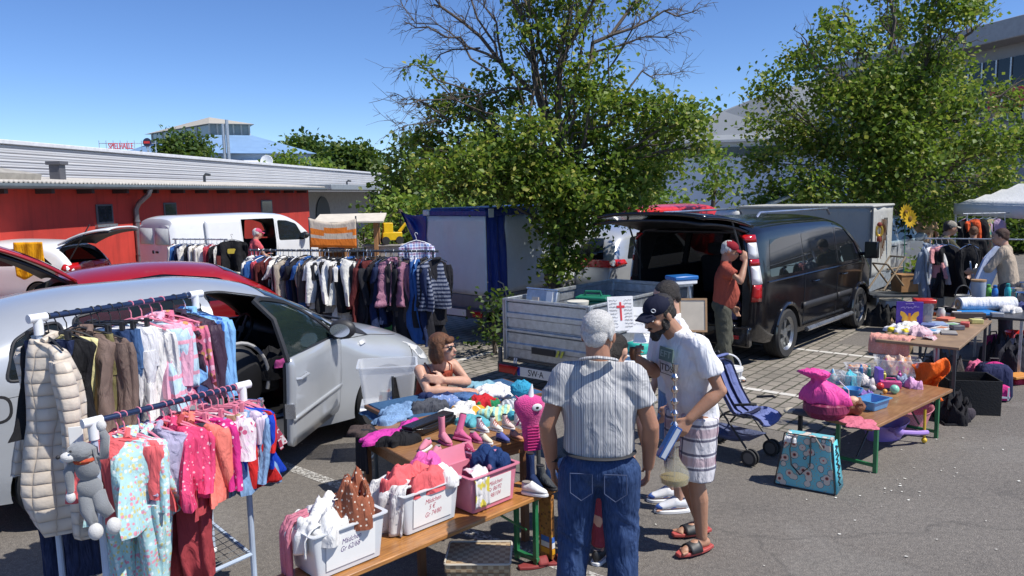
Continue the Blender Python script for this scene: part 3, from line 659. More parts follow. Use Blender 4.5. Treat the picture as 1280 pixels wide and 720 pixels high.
# ================================================================ vehicles
def curve(pts):
 xs=[p[0]for p in pts];ys=[p[1]for p in pts];n=len(xs);m=[]
 for i in range(n):
  if i in(0,n-1):j=min(i,n-2);m.append((ys[j+1]-ys[j])/(xs[j+1]-xs[j]))
  else:
   a=(ys[i]-ys[i-1])/(xs[i]-xs[i-1]);b=(ys[i+1]-ys[i])/(xs[i+1]-xs[i])
   m.append(0 if a*b<=0 else 2*a*b/(a+b))
 def f(x):
  if x<=xs[0]:return ys[0]
  if x>=xs[-1]:return ys[-1]
  i=max(k for k in range(n-1)if xs[k]<=x);h=xs[i+1]-xs[i];t=(x-xs[i])/h
  return(2*t**3-3*t*t+1)*ys[i]+(t**3-2*t*t+t)*h*m[i]+(-2*t**3+3*t*t)*ys[i+1]+(t**3-t*t)*h*m[i+1]
 return f
class Shape:
 def __init__(s,top,wid,bot,belt,tumble,rc,L,p=2.3):
  s.top=curve(top);s.W=curve(wid);s.bot=curve(bot);s.belt=belt;s.tum=tumble;s.rc=rc;s.L=L;s.p=p
 def base(s,x,z):
  w=s.W(x);zb=s.bot(x)
  if z<zb+.3:w-=.055*((zb+.3-z)/.3)**2
  if z>s.belt:w-=s.tum*(z-s.belt)
  else:w-=.02*(1-math.cos((z-s.belt)*5))*.5
  return w
 def half(s,x,z):
  zt=s.top(x);rc=min(s.rc,(zt-s.bot(x))*.5);zc=zt-rc;w=s.base(x,z)
  if z>zc:w*=max(0,1-min(1,(z-zc)/rc)**s.p)**(1/s.p)
  return w
 def ring(s,x,inset=0.0,nz_=12,nc=8,zfloor=None):
  zt=s.top(x)-inset;zb=s.bot(x)+inset if zfloor is None else zfloor;rc=min(s.rc,(zt-zb)*.5);zc=zt-rc;pts=[]
  W0=s.base(x,zb)-inset
  for k in(0,.5,.9):pts.append((W0*k*.97,zb))
  for k in range(nz_+1):
   z=zb+.02+(zc-zb-.02)*k/nz_;pts.append((max(.02,s.base(x,z)-inset),z))
  for k in range(1,nc+1):
   a=math.pi/2*k/nc;z=zc+rc*math.sin(a)**(2/s.p);w=max(0,s.base(x,z)-inset)*max(0,math.cos(a))**(2/s.p)
   pts.append((w,z))
  right=[Vector((x,-y,z))for y,z in pts];left=[Vector((x,y,z))for y,z in pts[1:-1]]
  return right+left[::-1]
 def body(s,n=56,x0=None,x1=None,inset=0.0,zfloor=None):
  bm=BM();x0=0 if x0 is None else x0;x1=s.L if x1 is None else x1
  xs=[x0+(x1-x0)*(.5-.5*math.cos(math.pi*i/n))*.35+(x1-x0)*i/n*.65 for i in range(n+1)]
  loft(bm,[s.ring(x,inset,zfloor=zfloor)for x in xs]);return bm
 def patch(s,poly,side=-1,off=.003,step=.1,mi=0):
  """panel lying on the body side; poly in (x, z)"""
  bm=BM();vs=[bm.verts.new((x,0,z))for x,z in poly];bm.faces.new(vs)
  xa,xb=min(p[0]for p in poly),max(p[0]for p in poly);za,zb=min(p[1]for p in poly),max(p[1]for p in poly)
  for lo,hi,ax in((xa,xb,0),(za,zb,2)):
   k=math.ceil((hi-lo)/step)
   for i in range(1,k):
    c=[0,0,0];nn=[0,0,0];c[ax]=lo+(hi-lo)*i/k;nn[ax]=1
    bmesh.ops.bisect_plane(bm,geom=bm.verts[:]+bm.edges[:]+bm.faces[:],plane_co=c,plane_no=nn)
  for v in bm.verts:v.co.y=side*(s.half(v.co.x,v.co.z)+off)
  for f in bm.faces:f.material_index=mi
  return bm
 def toppatch(s,poly,off=.004,step=.12):
  bm=BM();vs=[bm.verts.new((x,y,0))for x,y in poly];bm.faces.new(vs)
  for ax in(0,1):
   lo,hi=min(p[ax]for p in poly),max(p[ax]for p in poly);k=math.ceil((hi-lo)/step)
   for i in range(1,k):
    c=[0,0,0];nn=[0,0,0];c[ax]=lo+(hi-lo)*i/k;nn[ax]=1
    bmesh.ops.bisect_plane(bm,geom=bm.verts[:]+bm.edges[:]+bm.faces[:],plane_co=c,plane_no=nn)
  for v in bm.verts:
   zt=s.top(v.co.x);rc=min(s.rc,(zt-s.bot(v.co.x))*.5);w=s.base(v.co.x,zt-rc*.3)
   k=min(.98,abs(v.co.y)/w);v.co.z=zt-rc+rc*(1-k**s.p)**(1/s.p)+off
  return bm
def prismY(poly,y0,y1):
 bm=BM();a=[bm.verts.new((x,y0,z))for x,z in poly];b=[bm.verts.new((x,y1,z))for x,z in poly];n=len(poly)
 bm.faces.new(a);bm.faces.new(b[::-1])
 for i in range(n):bm.faces.new((a[i],b[i],b[(i+1)%n],a[(i+1)%n]))
 bmesh.ops.recalc_face_normals(bm,faces=bm.faces[:]);return bm
def roundpoly(poly,r=.05,k=4):
 out=[];n=len(poly)
 for i in range(n):
  p=Vector(poly[i]);a=Vector(poly[i-1])-p;b=Vector(poly[(i+1)%n])-p;rr_=min(r,a.length*.45,b.length*.45)
  s=p+a.normalized()*rr_;e=p+b.normalized()*rr_
  for j in range(k+1):
   t=j/k;q_=s*(1-t)**2+p*2*t*(1-t)+e*t*t;out.append((q_.x,q_.y))
 return out
def cut(o,cutters):
 tmp=[]
 for i,bm in enumerate(cutters):
  bmesh.ops.recalc_face_normals(bm,faces=bm.faces[:])
  for f in bm.faces:f.material_index=1
  me=bpy.data.meshes.new('cutter');bm.to_mesh(me);bm.free()
  for m in o.data.materials:me.materials.append(m)
  c=bpy.data.objects.new('cutter',me);COL.objects.link(c);c.parent=o.parent;tmp.append(c)
  q_=o.modifiers.new('c%d'%i,'BOOLEAN');q_.object=c;q_.operation='DIFFERENCE';q_.solver='EXACT'
 bpy.context.view_layer.update();evalmesh(o)
 for c in tmp:
  me=c.data;bpy.data.objects.remove(c);bpy.data.meshes.remove(me)
 o.data.shade_smooth();o.data.set_sharp_from_angle(angle=R(32))
def wheel(parent,x,y,r=.33,w=.22,spokes=5,side=-1,z=None,rimm=None):
 z=r if z is None else z
 m=T(x,y,z)@RX(R(90));e=empty('wheel',(0,0,0),parent=parent)
 bm=BM();rr_=r*.68
 lathe(bm,[(rr_,-w/2+.01),(r*.93,-w/2),(r,-w/2+.03),(r,-.05),(r-.008,-.045),(r-.008,-.035),(r,-.03),(r,.03),(r-.008,.035),(r-.008,.045),(r,.05),(r,w/2-.03),(r*.93,w/2),(rr_,w/2-.01)],36,m,close=False)
 obj('tyre',bm,M_rubber,e)
 bm=BM();s=1 if side<0 else-1
 lathe(bm,[(rr_+.005,-w*.4*s),(rr_-.02,-w*.3*s),(rr_-.03,w*.3*s),(rr_+.004,w*.44*s)],30,m,close=False)
 for k in range(spokes):
  a=2*math.pi*k/spokes+.3
  for dd in(-.13,.13):
   poly=[(math.cos(a+dd*.3)*r*.12,math.sin(a+dd*.3)*r*.12),(math.cos(a+dd-.07)*rr_*.98,math.sin(a+dd-.07)*rr_*.98),(math.cos(a+dd+.07)*rr_*.98,math.sin(a+dd+.07)*rr_*.98)]
   poly=[poly[0],poly[1],poly[2],(math.cos(a+.9)*r*.1,math.sin(a+.9)*r*.1)]
   zz=w*.22*s
   prism(bm,poly,.025*s,m@T(0,0,zz))
 lathe(bm,[(.03,w*.2*s),(r*.2,w*.22*s),(r*.19,w*.33*s),(.02,w*.36*s)],14,m)
 obj('rim',bm,rimm or M_alu,e)
 bm=BM();lathe(bm,[(.02,0),(rr_-.02,0),(rr_-.02,.01),(.02,.01)],24,m);obj('brake_disc',bm,M_steeldark,e)
 return e
def mirror(parent,x,y,z,side,m,sc=1.0):
 e=empty('door_mirror',parent=parent);bm=BM()
 ball(bm,.1*sc,(x,y+side*.12,z),(.75,1.15,.85));tube(bm,[(x+.02,y,z-.08),(x,y+side*.08,z-.05)],.025,8);obj('housing',bm,m,e)
 bm=BM();lathe(bm,[(.001,0),(.075*sc,0),(.075*sc,.004)],20,T(x-.078*sc,y+side*.12,z)@RY(R(-90))@SC(.85,1.15,1));obj('mirror_glass',bm,M_chrome,e)
def heading(loc,deg):return empty
def vroot(name,label,cat,pos,deg,group=None):return empty(name,(pos[0],pos[1],0),R(deg),label,cat,group)
m_silver=paint('silver_paint',(.49,.515,.54),.30,.30)
m_seam=mt('seam_black',(.02,.02,.022),.6)
m_seat=mt('car_seat_fabric',(.05,.05,.055),.9,var=.2,bump=.3)
m_intgrey=mt('interior_trim',(.16,.155,.15),.8,var=.15)
F_=Vector((-1.28,7.47,0));hd=45.5;h=Vector((math.cos(R(hd)),math.sin(R(hd)),0));lf=Vector((-h.y,h.x,0))
org=F_-h*3.80+lf*.90
S1=Shape([(0,.60),(.03,.95),(.12,1.18),(.35,1.45),(.7,1.58),(1.4,1.66),(2.1,1.66),(2.6,1.60),(3.1,1.39),(3.55,1.13),(3.75,1.06),(4.1,.98),(4.45,.85),(4.62,.70),(4.72,.45)],[(0,.66),(.08,.78),(.4,.89),(1.2,.93),(3.3,.93),(4.0,.90),(4.4,.80),(4.62,.62),(4.72,.40)],[(0,.34),(.4,.24),(1,.20),(3.8,.20),(4.4,.22),(4.72,.30)],1.05,.28,.30,4.72)
car=vroot('silver_car','silver people carrier with its right front door standing open, beside the clothes rack','car',org,hd)
body=obj('body',S1 .body(),[m_silver,M_black],car)
win_q=roundpoly([(.62,1.12),(1.02,1.10),(1.02,1.48),(.86,1.46),(.70,1.38)],.05)
win_r=roundpoly([(1.10,1.10),(2.06,1.08),(2.06,1.545),(1.5,1.545),(1.10,1.49)],.06)
win_f=roundpoly([(2.16,1.08),(3.02,1.08),(3.22,1.08),(3.0,1.26),(2.62,1.46),(2.3,1.535),(2.16,1.54)],.05)
win_t=roundpoly([(3.16,1.09),(3.66,1.07),(3.36,1.20),(3.12,1.28)],.03)
door_o=roundpoly([(2.14,.40),(3.22,.40),(3.30,.75),(3.26,1.07),(3.04,1.27),(2.64,1.48),(2.3,1.555),(2.14,1.56)],.05)
cab=S1 .body(30,.55,3.6,.07,.42)
def cyl_y(x,r,y0,y1,z=None):
 bm=BM();lathe(bm,[(r,0),(r,abs(y1-y0))],40,T(x,max(y0,y1),z if z else r)@RX(R(90)));return bm
cut(body,[cab]+[prismY(w_,-1.2,1.2)for w_ in(win_q,win_r)]+[prismY(door_o,-1.3,-.3),prismY(win_f,.3,1.2)]+[cyl_y(x,.365,s_*.62,s_*1.2,.33)for x in(.95,3.80)for s_ in(-1,1)])
for nm_,w_ in(('window',win_q),('window',win_r)):
 for s_ in(-1,1):obj(nm_,S1 .patch(w_,s_,-.012),glassmat('privacy_glass',(.015,.02,.022),.78)if s_<0 else M_glass_clear,car)
obj('window',S1 .patch(win_f,1,-.012),M_glass_clear,car)
for s_ in(-1,1):obj('quarter_window',S1 .patch(win_t,s_,.004),M_glass_dark,car)
bm=S1 .toppatch([(2.72,-.62),(3.62,-.70),(3.66,0),(3.62,.70),(2.72,.62)]);obj('windscreen',bm,M_glass_dark,car)
bm=S1 .toppatch([(3.60,-.72),(3.76,-.70),(3.78,0),(3.76,.70),(3.60,.72),(3.66,0)],.006);obj('scuttle',bm,M_black,car)
for a,b_ in(((3.70,-.3),(3.62,.25)),((3.70,.15),(3.62,.65))):
 bm=BM();z=S1 .top(3.66)+.02;tube(bm,[(a[0],a[1],z),(b_[0],b_[1],z+.015)],.012,6);obj('wiper',bm,M_black,car)
bm=S1 .patch(roundpoly([(.40,.86),(.62,.86),(.62,1.02),(.40,1.02)],.1,6),-1,.003);obj('fuel_flap',bm,m_silver,car)
def edge_line(S,pts,side,parent,name='panel_gap',m=None,r=.004,off=.001):
 bm=BM();P=[]
 for(xa,za),(xb,zb)in zip(pts,pts[1:]):
  for k in range(5):t=k/5;P.append((xa+(xb-xa)*t,za+(zb-za)*t))
 P.append(pts[-1]);tube(bm,[(x,side*(S.half(x,z)+off),z)for x,z in P],r,5);return obj(name,bm,m or m_seam,parent)
fr=S1 .patch(roundpoly([(.38,.84),(.64,.84),(.64,1.04),(.38,1.04)],.11,6),-1,.0015);obj('fuel_flap_gap',fr,m_seam,car)
edge_line(S1,[(1.06,.42),(1.04,.75),(1.08,1.10)],-1,car);edge_line(S1,[(.25,1.0),(2.1,1.06)],-1,car,'belt_line',m_seam,.0025,0)
bm=S1 .patch([(1.2,.58),(2.08,.58),(2.08,.62),(1.2,.62)],-1,.014);obj('rub_strip',bm,m_silver,car,solid=.02)
bm=S1 .patch(roundpoly([(3.52,.93),(3.62,.94),(3.62,.97),(3.52,.965)],.02),-1,.012);obj('side_indicator',bm,M_clearlight,car,solid=.02)
bm=S1 .patch(roundpoly([(4.32,.66),(4.6,.58),(4.56,.70),(4.15,.86)],.03),-1,.004);obj('headlight',bm,M_clearlight,car)
bm=S1 .patch(roundpoly([(.06,.85),(.22,.80),(.26,1.0),(.12,1.12)],.02),-1,.004);obj('tail_light',bm,M_redlight,car)
for s_ in(-1,1):
 for x in(.95,3.80):wheel(car,x,s_*.80,.33,.22,5,s_)
edge_line(S1,[(4.25,.36),(4.16,.62),(4.22,.80)],-1,car);edge_line(S1,[(3.30,1.03),(3.8,.97),(4.2,.90)],-1,car)
def frame_ring(S,poly,side,w_,off,parent,name,m):
 bm=BM();P=[Vector((x,side*(S.half(x,z)+off),z))for x,z in poly];P.append(P[0]);P.append(P[1]);tube(bm,P,w_,6,cap=False);return obj(name,bm,m,parent)
for w_ in(win_q,win_r):frame_ring(S1,w_,-1,.012,-.004,car,'window_frame',M_black)
frame_ring(S1,door_o,-1,.014,-.02,car,'door_seal',M_black)
bm=BM();box(bm,3.0,1.6,.05,(2.1,0,.43));obj('floor_mat',bm,M_black,car)
def car_seat(x,y,sc=1.0):
 e=empty('seat',parent=car);bm=BM()
 box(bm,.5*sc,.48*sc,.16,(x+.22,y,.66));obj('cushion',bm,m_seat,e,bevel=.05)
 bm=BM();box(bm,.14,.48*sc,.62,m=T(x-.06,y,1.0)@RY(R(-14)));obj('seat_back',bm,m_seat,e,bevel=.05)
 bm=BM();box(bm,.1,.26,.17,(x-.15,y,1.42));tube(bm,[(x-.13,y-.06,1.25),(x-.14,y-.06,1.4)],.008,5);obj('headrest',bm,m_seat,e,bevel=.04)
car_seat(2.35,-.40);car_seat(2.35,.40);car_seat(1.4,.45);car_seat(1.4,-.1)
bm=BM();box(bm,.35,1.5,.3,(3.3,0,.92));obj('dashboard',bm,M_black,car,bevel=.08)
bm=BM();m=T(2.98,.40,1.02)@RY(R(-65));lathe(bm,[(.17+.016*math.cos(a),.016*math.sin(a))for a in np.linspace(0,2*math.pi,9)],28,m,close=False)
box(bm,.3,.04,.02,m=m);box(bm,.06,.12,.04,m=m);obj('steering_wheel',bm,M_black,car)
bm=BM();box(bm,1.5,.16,.05,(2.65,-.78,.395));obj('sill_plate',bm,m_silver,car,bevel=.01)
hx,hy=3.26,-(S1 .half(3.26,.8))
piv=empty('open_door',(hx,hy,0),0,parent=car)
def on_door(o):o.parent=piv;o.data.transform(T(-hx,-hy,0));return o
lowp=roundpoly([(2.15,.36),(3.22,.36),(3.31,.75),(3.26,1.075),(2.15,1.085)],.05)
bm=S1 .patch(lowp,-1,.0);o=on_door(obj('outer_skin',bm,m_silver,car));q_=o.modifiers.new('s','SOLIDIFY');q_.thickness=.05;q_.offset=0
bm=S1 .patch(roundpoly([(2.2,.42),(3.18,.42),(3.22,1.0),(2.2,1.04)],.05),-1,-.055);on_door(obj('inner_trim',bm,M_black,car,solid=.04))
gl=[(2.20,1.08),(3.18,1.08),(3.0,1.26),(2.62,1.455),(2.3,1.525),(2.2,1.53)]
bm=S1 .patch(gl,-1,-.01);on_door(obj('window',bm,glassmat('door_glass',(.02,.035,.035),.62),car))
bm=BM();P=[Vector((x,-(S1 .half(x,z)-.006),z))for x,z in[(2.16,1.06)]+[(2.16,1.2),(2.16,1.4),(2.17,1.54),(2.3,1.545),(2.46,1.515),(2.64,1.47),(2.84,1.38),(3.04,1.265),(3.15,1.17),(3.25,1.07)]]
tube(bm,P,.022,6,flat=1.4);tube(bm,[P[0],(2.7,-(S1 .half(2.7,1.08)-.004),1.08),P[-1]],.016,6);on_door(obj('window_frame',bm,M_black,car))
bm=S1 .patch([(2.17,.56),(3.27,.58),(3.27,.615),(2.17,.60)],-1,.028);on_door(obj('rub_strip',bm,m_silver,car,solid=.015))
bm=BM();y=-(S1 .half(2.33,.90)+.05);tube(bm,[(2.24,y+.03,.90),(2.26,y,.90),(2.42,y,.905),(2.44,y+.03,.905)],.014,8);ball(bm,.045,(2.33,y+.05,.90),(1.3,.35,1));on_door(obj('handle',bm,m_silver,car))
bm=BM();box(bm,.02,.08,.12,(2.15,-(S1 .half(2.2,.8)-.0),.66));on_door(obj('door_latch',bm,M_alu,car))
e=piv;bm=BM();my=-(S1 .half(3.1,1.1)+.13)-hy;mx=3.08-hx
ball(bm,.115,(mx,my,1.16),(.6,1.1,.8));tube(bm,[(mx+.04,my+.12,1.08),(mx,my+.05,1.1)],.03,8);obj('mirror_housing',bm,M_black,e)
bm=BM();lathe(bm,[(.001,0),(.085,0),(.085,.004)],20,T(mx-.072,my,1.16)@RY(R(-90))@SC(.72,1.1,1));obj('mirror_glass',bm,M_chrome,e)
piv.rotation_euler=(0,0,R(37))
m_redp=paint('red_paint',(.36,.008,.012),.15,.3)
S2=Shape([(0,.55),(.05,.95),(.3,1.12),(.5,1.38),(.9,1.50),(1.6,1.54),(2.4,1.48),(2.9,1.25),(3.3,1.02),(3.9,.88),(4.1,.6)],[(0,.65),(.2,.80),(.8,.86),(3.2,.86),(3.8,.78),(4.1,.5)],[(0,.32),(.5,.2),(3.6,.2),(4.1,.3)],.98,.25,.26,4.1)
org2=Vector((-6.06,9.10,0))
rc_=vroot('red_car','dark red hatchback with its tailgate up, parked behind the silver car','car',org2,45)
b2=obj('body',S2 .body(40),[m_redp,M_black],rc_)
wr=roundpoly([(.75,1.04),(2.7,1.02),(2.3,1.32),(1.6,1.42),(1.0,1.38)],.06)
hatch=prismY([(-.3,.75),(.42,.75),(.66,1.40),(-.3,1.6)],-.62,.62)
cut(b2,[S2 .body(24,.1,3.0,.08,.5),hatch,prismY(wr,-1.2,1.2)]+[cyl_y(x,.34,s_*.6,s_*1.2,.31)for x in(.75,3.2)for s_ in(-1,1)])
for s_ in(-1,1):
 obj('window',S2 .patch(wr,s_,-.012),M_glass_dark,rc_)
 for x in(.75,3.2):wheel(rc_,x,s_*.74,.31,.2,6,s_)
bm=S2 .toppatch([(2.45,-.58),(3.2,-.62),(3.2,.62),(2.45,.58)]);obj('windscreen',bm,M_glass_dark,rc_)
def gate(S,parent,hxz,length,ang,half,m,glass=(.08,.52),curve_=.12,inner=None,thick=.07,lights=False):
 """raised tailgate: outer skin, window and inner lining, hinged at the rear roof edge"""
 e=empty('tailgate',(hxz[0],0,hxz[1]),parent=parent);ca,sa=math.cos(R(ang)),math.sin(R(ang))
 def pt(u_,v_,o=0):
  dz=-curve_*(u_**2)*length;x=-(u_*length)*ca+(dz+o)*sa*-1*0;wv=half*(1-.10*u_**2)
  return Vector((-(u_*length)*ca-(dz+o)*sa*-1,v_*wv,u_*length*sa+(dz+o)*ca-.05*abs(v_)**3))
 bm=BM();g1=sheet(bm,lambda a,b_:pt(a,b_*2-1),14,12);obj('outer_skin',bm,[m],e,solid=thick*.5)
 bm=BM();sheet(bm,lambda a,b_:pt(.03+a*.94,(b_*2-1)*.94,-thick),12,10);obj('lining',bm,inner or M_black,e,solid=.03)
 bm=BM();sheet(bm,lambda a,b_:pt(glass[0]+a*(glass[1]-glass[0]),(b_*2-1)*.82,thick*.35),8,8);obj('rear_window',bm,M_glass_dark,e)
 return e,pt
e,pt=gate(S2,rc_,(.62,1.46),1.15,38,.62,m_redp,curve_=.20)
m_white=paint('white_paint',(.76,.77,.78),0,.35)
S3=Shape([(0,.5),(.04,.85),(.14,1.1),(.45,1.42),(.8,1.50),(1.8,1.54),(2.4,1.48),(2.9,1.22),(3.3,1.0),(3.9,.85),(4.2,.55)],[(0,.68),(.2,.82),(.8,.87),(3.2,.87),(3.9,.78),(4.2,.5)],[(0,.32),(.5,.22),(3.8,.22),(4.2,.3)],.95,.26,.2,4.2)
wc=vroot('white_car','white hatchback with raised tailgate in front of the red wall, yellow cloth on its side','car',(-9.55,17.6),176)
b3=obj('body',S3 .body(40),[m_white,M_black],wc)
wq=roundpoly([(.45,1.0),(1.25,.98),(1.25,1.33),(.85,1.33)],.04);wf=roundpoly([(1.33,.98),(2.6,.98),(2.3,1.3),(1.9,1.36),(1.33,1.35)],.05)
cut(b3,[S3 .body(24,.1,3.0,.07,.5),prismY([(-.3,.75),(.2,.75),(.42,1.36),(-.3,1.5)],-.66,.66),prismY(wq,-1.2,1.2),prismY(wf,-1.2,1.2)]+[cyl_y(x,.34,s_*.6,s_*1.2,.31)for x in(.8,3.3)for s_ in(-1,1)])
for s_ in(-1,1):
 for w_ in(wq,wf):obj('window',S3 .patch(w_,s_,-.012),M_glass_dark,wc)
 for x in(.8,3.3):wheel(wc,x,s_*.76,.31,.2,6,s_)
 bm=S3 .patch(roundpoly([(.01,.86),(.30,.84),(.22,1.0),(.07,1.02)],.02),s_,.006);obj('tail_light',bm,M_redlight,wc,solid=.02)
bm=BM();sheet(bm,lambda a,b_:Vector((-.006,-.3+.6*a,.70+.13*b_)),2,2);obj('number_plate',bm,mt('orange_card',(.5,.25,.08),.6),wc,solid=.01,smooth=0)
e,pt=gate(S3,wc,(.42,1.46),1.15,32,.66,m_white,curve_=.30)
bm=BM();tube(bm,[(.3,.60,.95),(-.32,.6,1.86)],.014,6);obj('gas_strut',bm,M_black,wc)
S4=Shape([(0,1.74),(.04,1.84),(.10,1.90),(.4,1.96),(2.5,1.97),(3.3,1.93),(3.7,1.78),(4.15,1.38),(4.35,1.17),(4.7,1.02),(4.86,.8),(4.89,.5)],[(0,.88),(.08,.93),(.5,.95),(4.2,.95),(4.6,.88),(4.8,.74),(4.89,.55)],[(0,.35),(.5,.28),(4.4,.28),(4.89,.32)],1.15,.13,.14,4.89,2.6)
hv=50;h=Vector((math.cos(R(hv)),math.sin(R(hv)),0));lf=Vector((-h.y,h.x,0))
org4=Vector((-8.55,19.4,0))+lf*.95
vn=vroot('white_van','white panel van with open sliding side door in front of the red wall','van',org4,hv)
b4=obj('body',S4 .body(44),[m_white,M_black],vn)
wfv=roundpoly([(3.1,1.17),(3.95,1.15),(3.7,1.62),(3.4,1.72),(3.1,1.74)],.06)
slide=roundpoly([(1.95,.45),(3.0,.45),(3.0,1.80),(1.95,1.80)],.05)
cut(b4,[S4 .body(24,.12,3.9,.07,.42),prismY(slide,-1.2,-.4),prismY(wfv,-1.2,1.2)]+[cyl_y(x,.37,s_*.65,s_*1.2,.33)for x in(.95,3.95)for s_ in(-1,1)])
for s_ in(-1,1):
 obj('window',S4 .patch(wfv,s_,-.01),M_glass_clear,vn)
 for x in(.95,3.95):wheel(vn,x,s_*.82,.33,.22,6,s_)
 mirror(vn,3.9,s_*.93,1.28,s_,M_black,1.2)
 bm=S4 .patch([(.01,.85),(.12,.85),(.12,1.25),(.02,1.25)],s_,.006);obj('tail_light',bm,M_redlight,vn)
bm=S4 .toppatch([(3.55,-.7),(4.22,-.78),(4.22,.78),(3.55,.7)]);obj('windscreen',bm,M_glass_dark,vn)
def rearp(y0,y1,z0,z1,x=-.004):
 bm=BM();bm.faces.new([bm.verts.new((x+(.02 if z>1.6 else 0),y,z))for y,z in roundpoly([(y0,z0),(y1,z0),(y1,z1),(y0,z1)],.06)]);return bm
obj('rear_window',rearp(-.80,-.06,1.22,1.72,-.012),mt('van_panel_grey',(.5,.51,.52),.4),vn,solid=.01)
obj('rear_window',rearp(.06,.80,1.22,1.72,-.012),mt('van_panel_grey',(.5,.51,.52),.4),vn,solid=.01)
obj('number_plate',rearp(-.6,-.1,.62,.74,-.02),M_plate,vn,solid=.01)
bm=BM();box(bm,.04,.12,.05,(-.01,-.12,1.02));box(bm,.04,.05,.08,(-.01,.1,1.02));obj('handle',bm,M_black,vn,bevel=.01)
bm=S4 .patch([(.95,1.12),(1.95,1.12),(1.95,1.15),(.95,1.15)],-1,.01);obj('slide_rail',bm,mt('rail_grey',(.3,.3,.3),.5),vn,solid=.02)
o=obj('sliding_door',S4 .patch(roundpoly([(.9,.42),(1.93,.42),(1.93,1.82),(.9,1.82)],.06),-1,.07),m_white,vn,solid=.04)
edge_line(S4,[(3.04,.4),(3.04,1.85)],-1,vn)
m_blackp=paint('black_paint',(.006,.006,.008),.0,.15,.03);m_blackp.node_tree.nodes['Principled BSDF'].inputs['Coat Weight'].default_value=.25
S5=Shape([(0,1.78),(.05,1.87),(.12,1.90),(.4,1.94),(1.2,1.96),(2.6,1.95),(3.2,1.88),(3.6,1.72),(4.1,1.38),(4.35,1.2),(4.75,1.04),(4.92,.8),(4.97,.5)],[(0,.90),(.08,.96),(.4,.99),(4.0,.99),(4.5,.95),(4.8,.80),(4.97,.5)],[(0,.38),(.5,.28),(4.4,.26),(4.97,.30)],1.15,.17,.17,4.97,2.6)
hb=47.5;h=Vector((math.cos(R(hb)),math.sin(R(hb)),0));lf=Vector((-h.y,h.x,0))
orgb=Vector((3.81,10.52,0))-h*1.05+lf*.96
bv=vroot('black_van','black people van with raised tailgate and alloy wheels, a man leaning in at the back','van',orgb,hb)
b5=obj('body',S5 .body(50),[m_blackp,M_black],bv)
wb1=roundpoly([(.42,1.19),(1.55,1.19),(1.55,1.70),(.55,1.68)],.05);wb2=roundpoly([(1.60,1.19),(2.82,1.19),(2.82,1.71),(1.60,1.70)],.04)
wb3=roundpoly([(2.92,1.19),(3.95,1.17),(3.72,1.45),(3.35,1.68),(2.92,1.72)],.05)
cut(b5,[S5 .body(24,.10,3.9,.08,.45),prismY([(-.3,.52),(.3,.52),(.3,1.80),(-.3,1.80)],-.80,.80),prismY(wb1,.4,1.2),prismY(wb2,.4,1.2),prismY(wb3,-1.2,1.2)]+[cyl_y(x,.395,s_*.66,s_*1.2,.345)for x in(1.05,3.98)for s_ in(-1,1)])
for w_ in(wb1,wb2,wb3):
 for s_ in(-1,1):obj('window',S5 .patch(w_,s_,.003 if(s_<0 and w_ is not wb3)else-.012),M_glass_dark,bv)
for s_ in(-1,1):
 for x in(1.05,3.98):wheel(bv,x,s_*.86,.345,.24,5,s_,rimm=mt('machined_rim',(.33,.34,.35),.3,.8))
 bm=BM();P=[]
 for k in range(15):
  a=R(180-12*k-6)if True else 0;P.append((1.05+.42*math.cos(a),s_*(S5 .half(1.05,.7)+.004),.345+.42*math.sin(a)))
 tube(bm,P,.028,6);P=[(p[0]+2.93,p[1],p[2])for p in P];obj('arch_trim',bm,M_blackgloss,bv)
 bm=BM();tube(bm,P,.028,6);obj('arch_trim',bm,M_blackgloss,bv)
 bm=BM();tube(bm,[(1.6,s_*1.02,.33),(3.45,s_*1.02,.33)],.035,8);obj('side_step',bm,M_alu,bv)
 bm=BM();tube(bm,[(.5,s_*.74,1.97),(.6,s_*.74,2.03),(3.0,s_*.74,2.02),(3.12,s_*.74,1.93)],.018,6);obj('roof_rail',bm,M_alu,bv)
 e=empty('tail_light',parent=bv)
 for mi_,z0,z1 in((M_redlight,.90,1.12),(M_clearlight,1.125,1.36),(M_redlight,1.365,1.45),(M_clearlight,1.455,1.66),(M_redlight,1.665,1.76)):
  obj('lens',S5 .patch(roundpoly([(.012,z0),(.165,z0),(.155,z1),(.02,z1)],.01),s_,.012),mi_,e,solid=.02)
bm=S5 .toppatch([(3.35,-.68),(4.2,-.78),(4.2,.78),(3.35,.68)]);obj('windscreen',bm,M_glass_dark,bv)
e=empty('door_mirror',parent=bv);bm=BM();box(bm,.12,.2,.27,(3.95,-1.14,1.32));tube(bm,[(3.98,-.94,1.25),(3.96,-1.1,1.26)],.03,8);obj('housing',bm,m_blackp,e,bevel=.04)
edge_line(S5,[(1.6,.42),(1.58,1.16)],-1,bv,r=.006);edge_line(S5,[(2.87,.42),(2.87,1.8)],-1,bv,r=.006);edge_line(S5,[(.35,1.13),(3.9,1.13)],-1,bv,'crease',m_blackp,.012)
bm=S5 .patch([(1.55,.62),(2.85,.62),(2.85,.72),(1.55,.72)],-1,.012);obj('rub_strip',bm,M_black,bv,solid=.02)
bm=S5 .patch([(2.9,.62),(3.52,.62),(3.52,.72),(2.9,.72)],-1,.012);obj('rub_strip',bm,M_black,bv,solid=.02)
for x in(1.85,3.02):
 bm=BM();y=-(S5 .half(x,1.0)+.03);tube(bm,[(x,y+.02,1.0),(x+.02,y,1.0),(x+.18,y,1.0),(x+.2,y+.02,1.0)],.013,6);obj('handle',bm,m_blackp,bv)
bm=BM();box(bm,.12,1.86,.26,(-.02,0,.44));box(bm,.16,1.5,.05,(-.03,0,.585));obj('rear_bumper',bm,M_blackgloss,bv,bevel=.05)
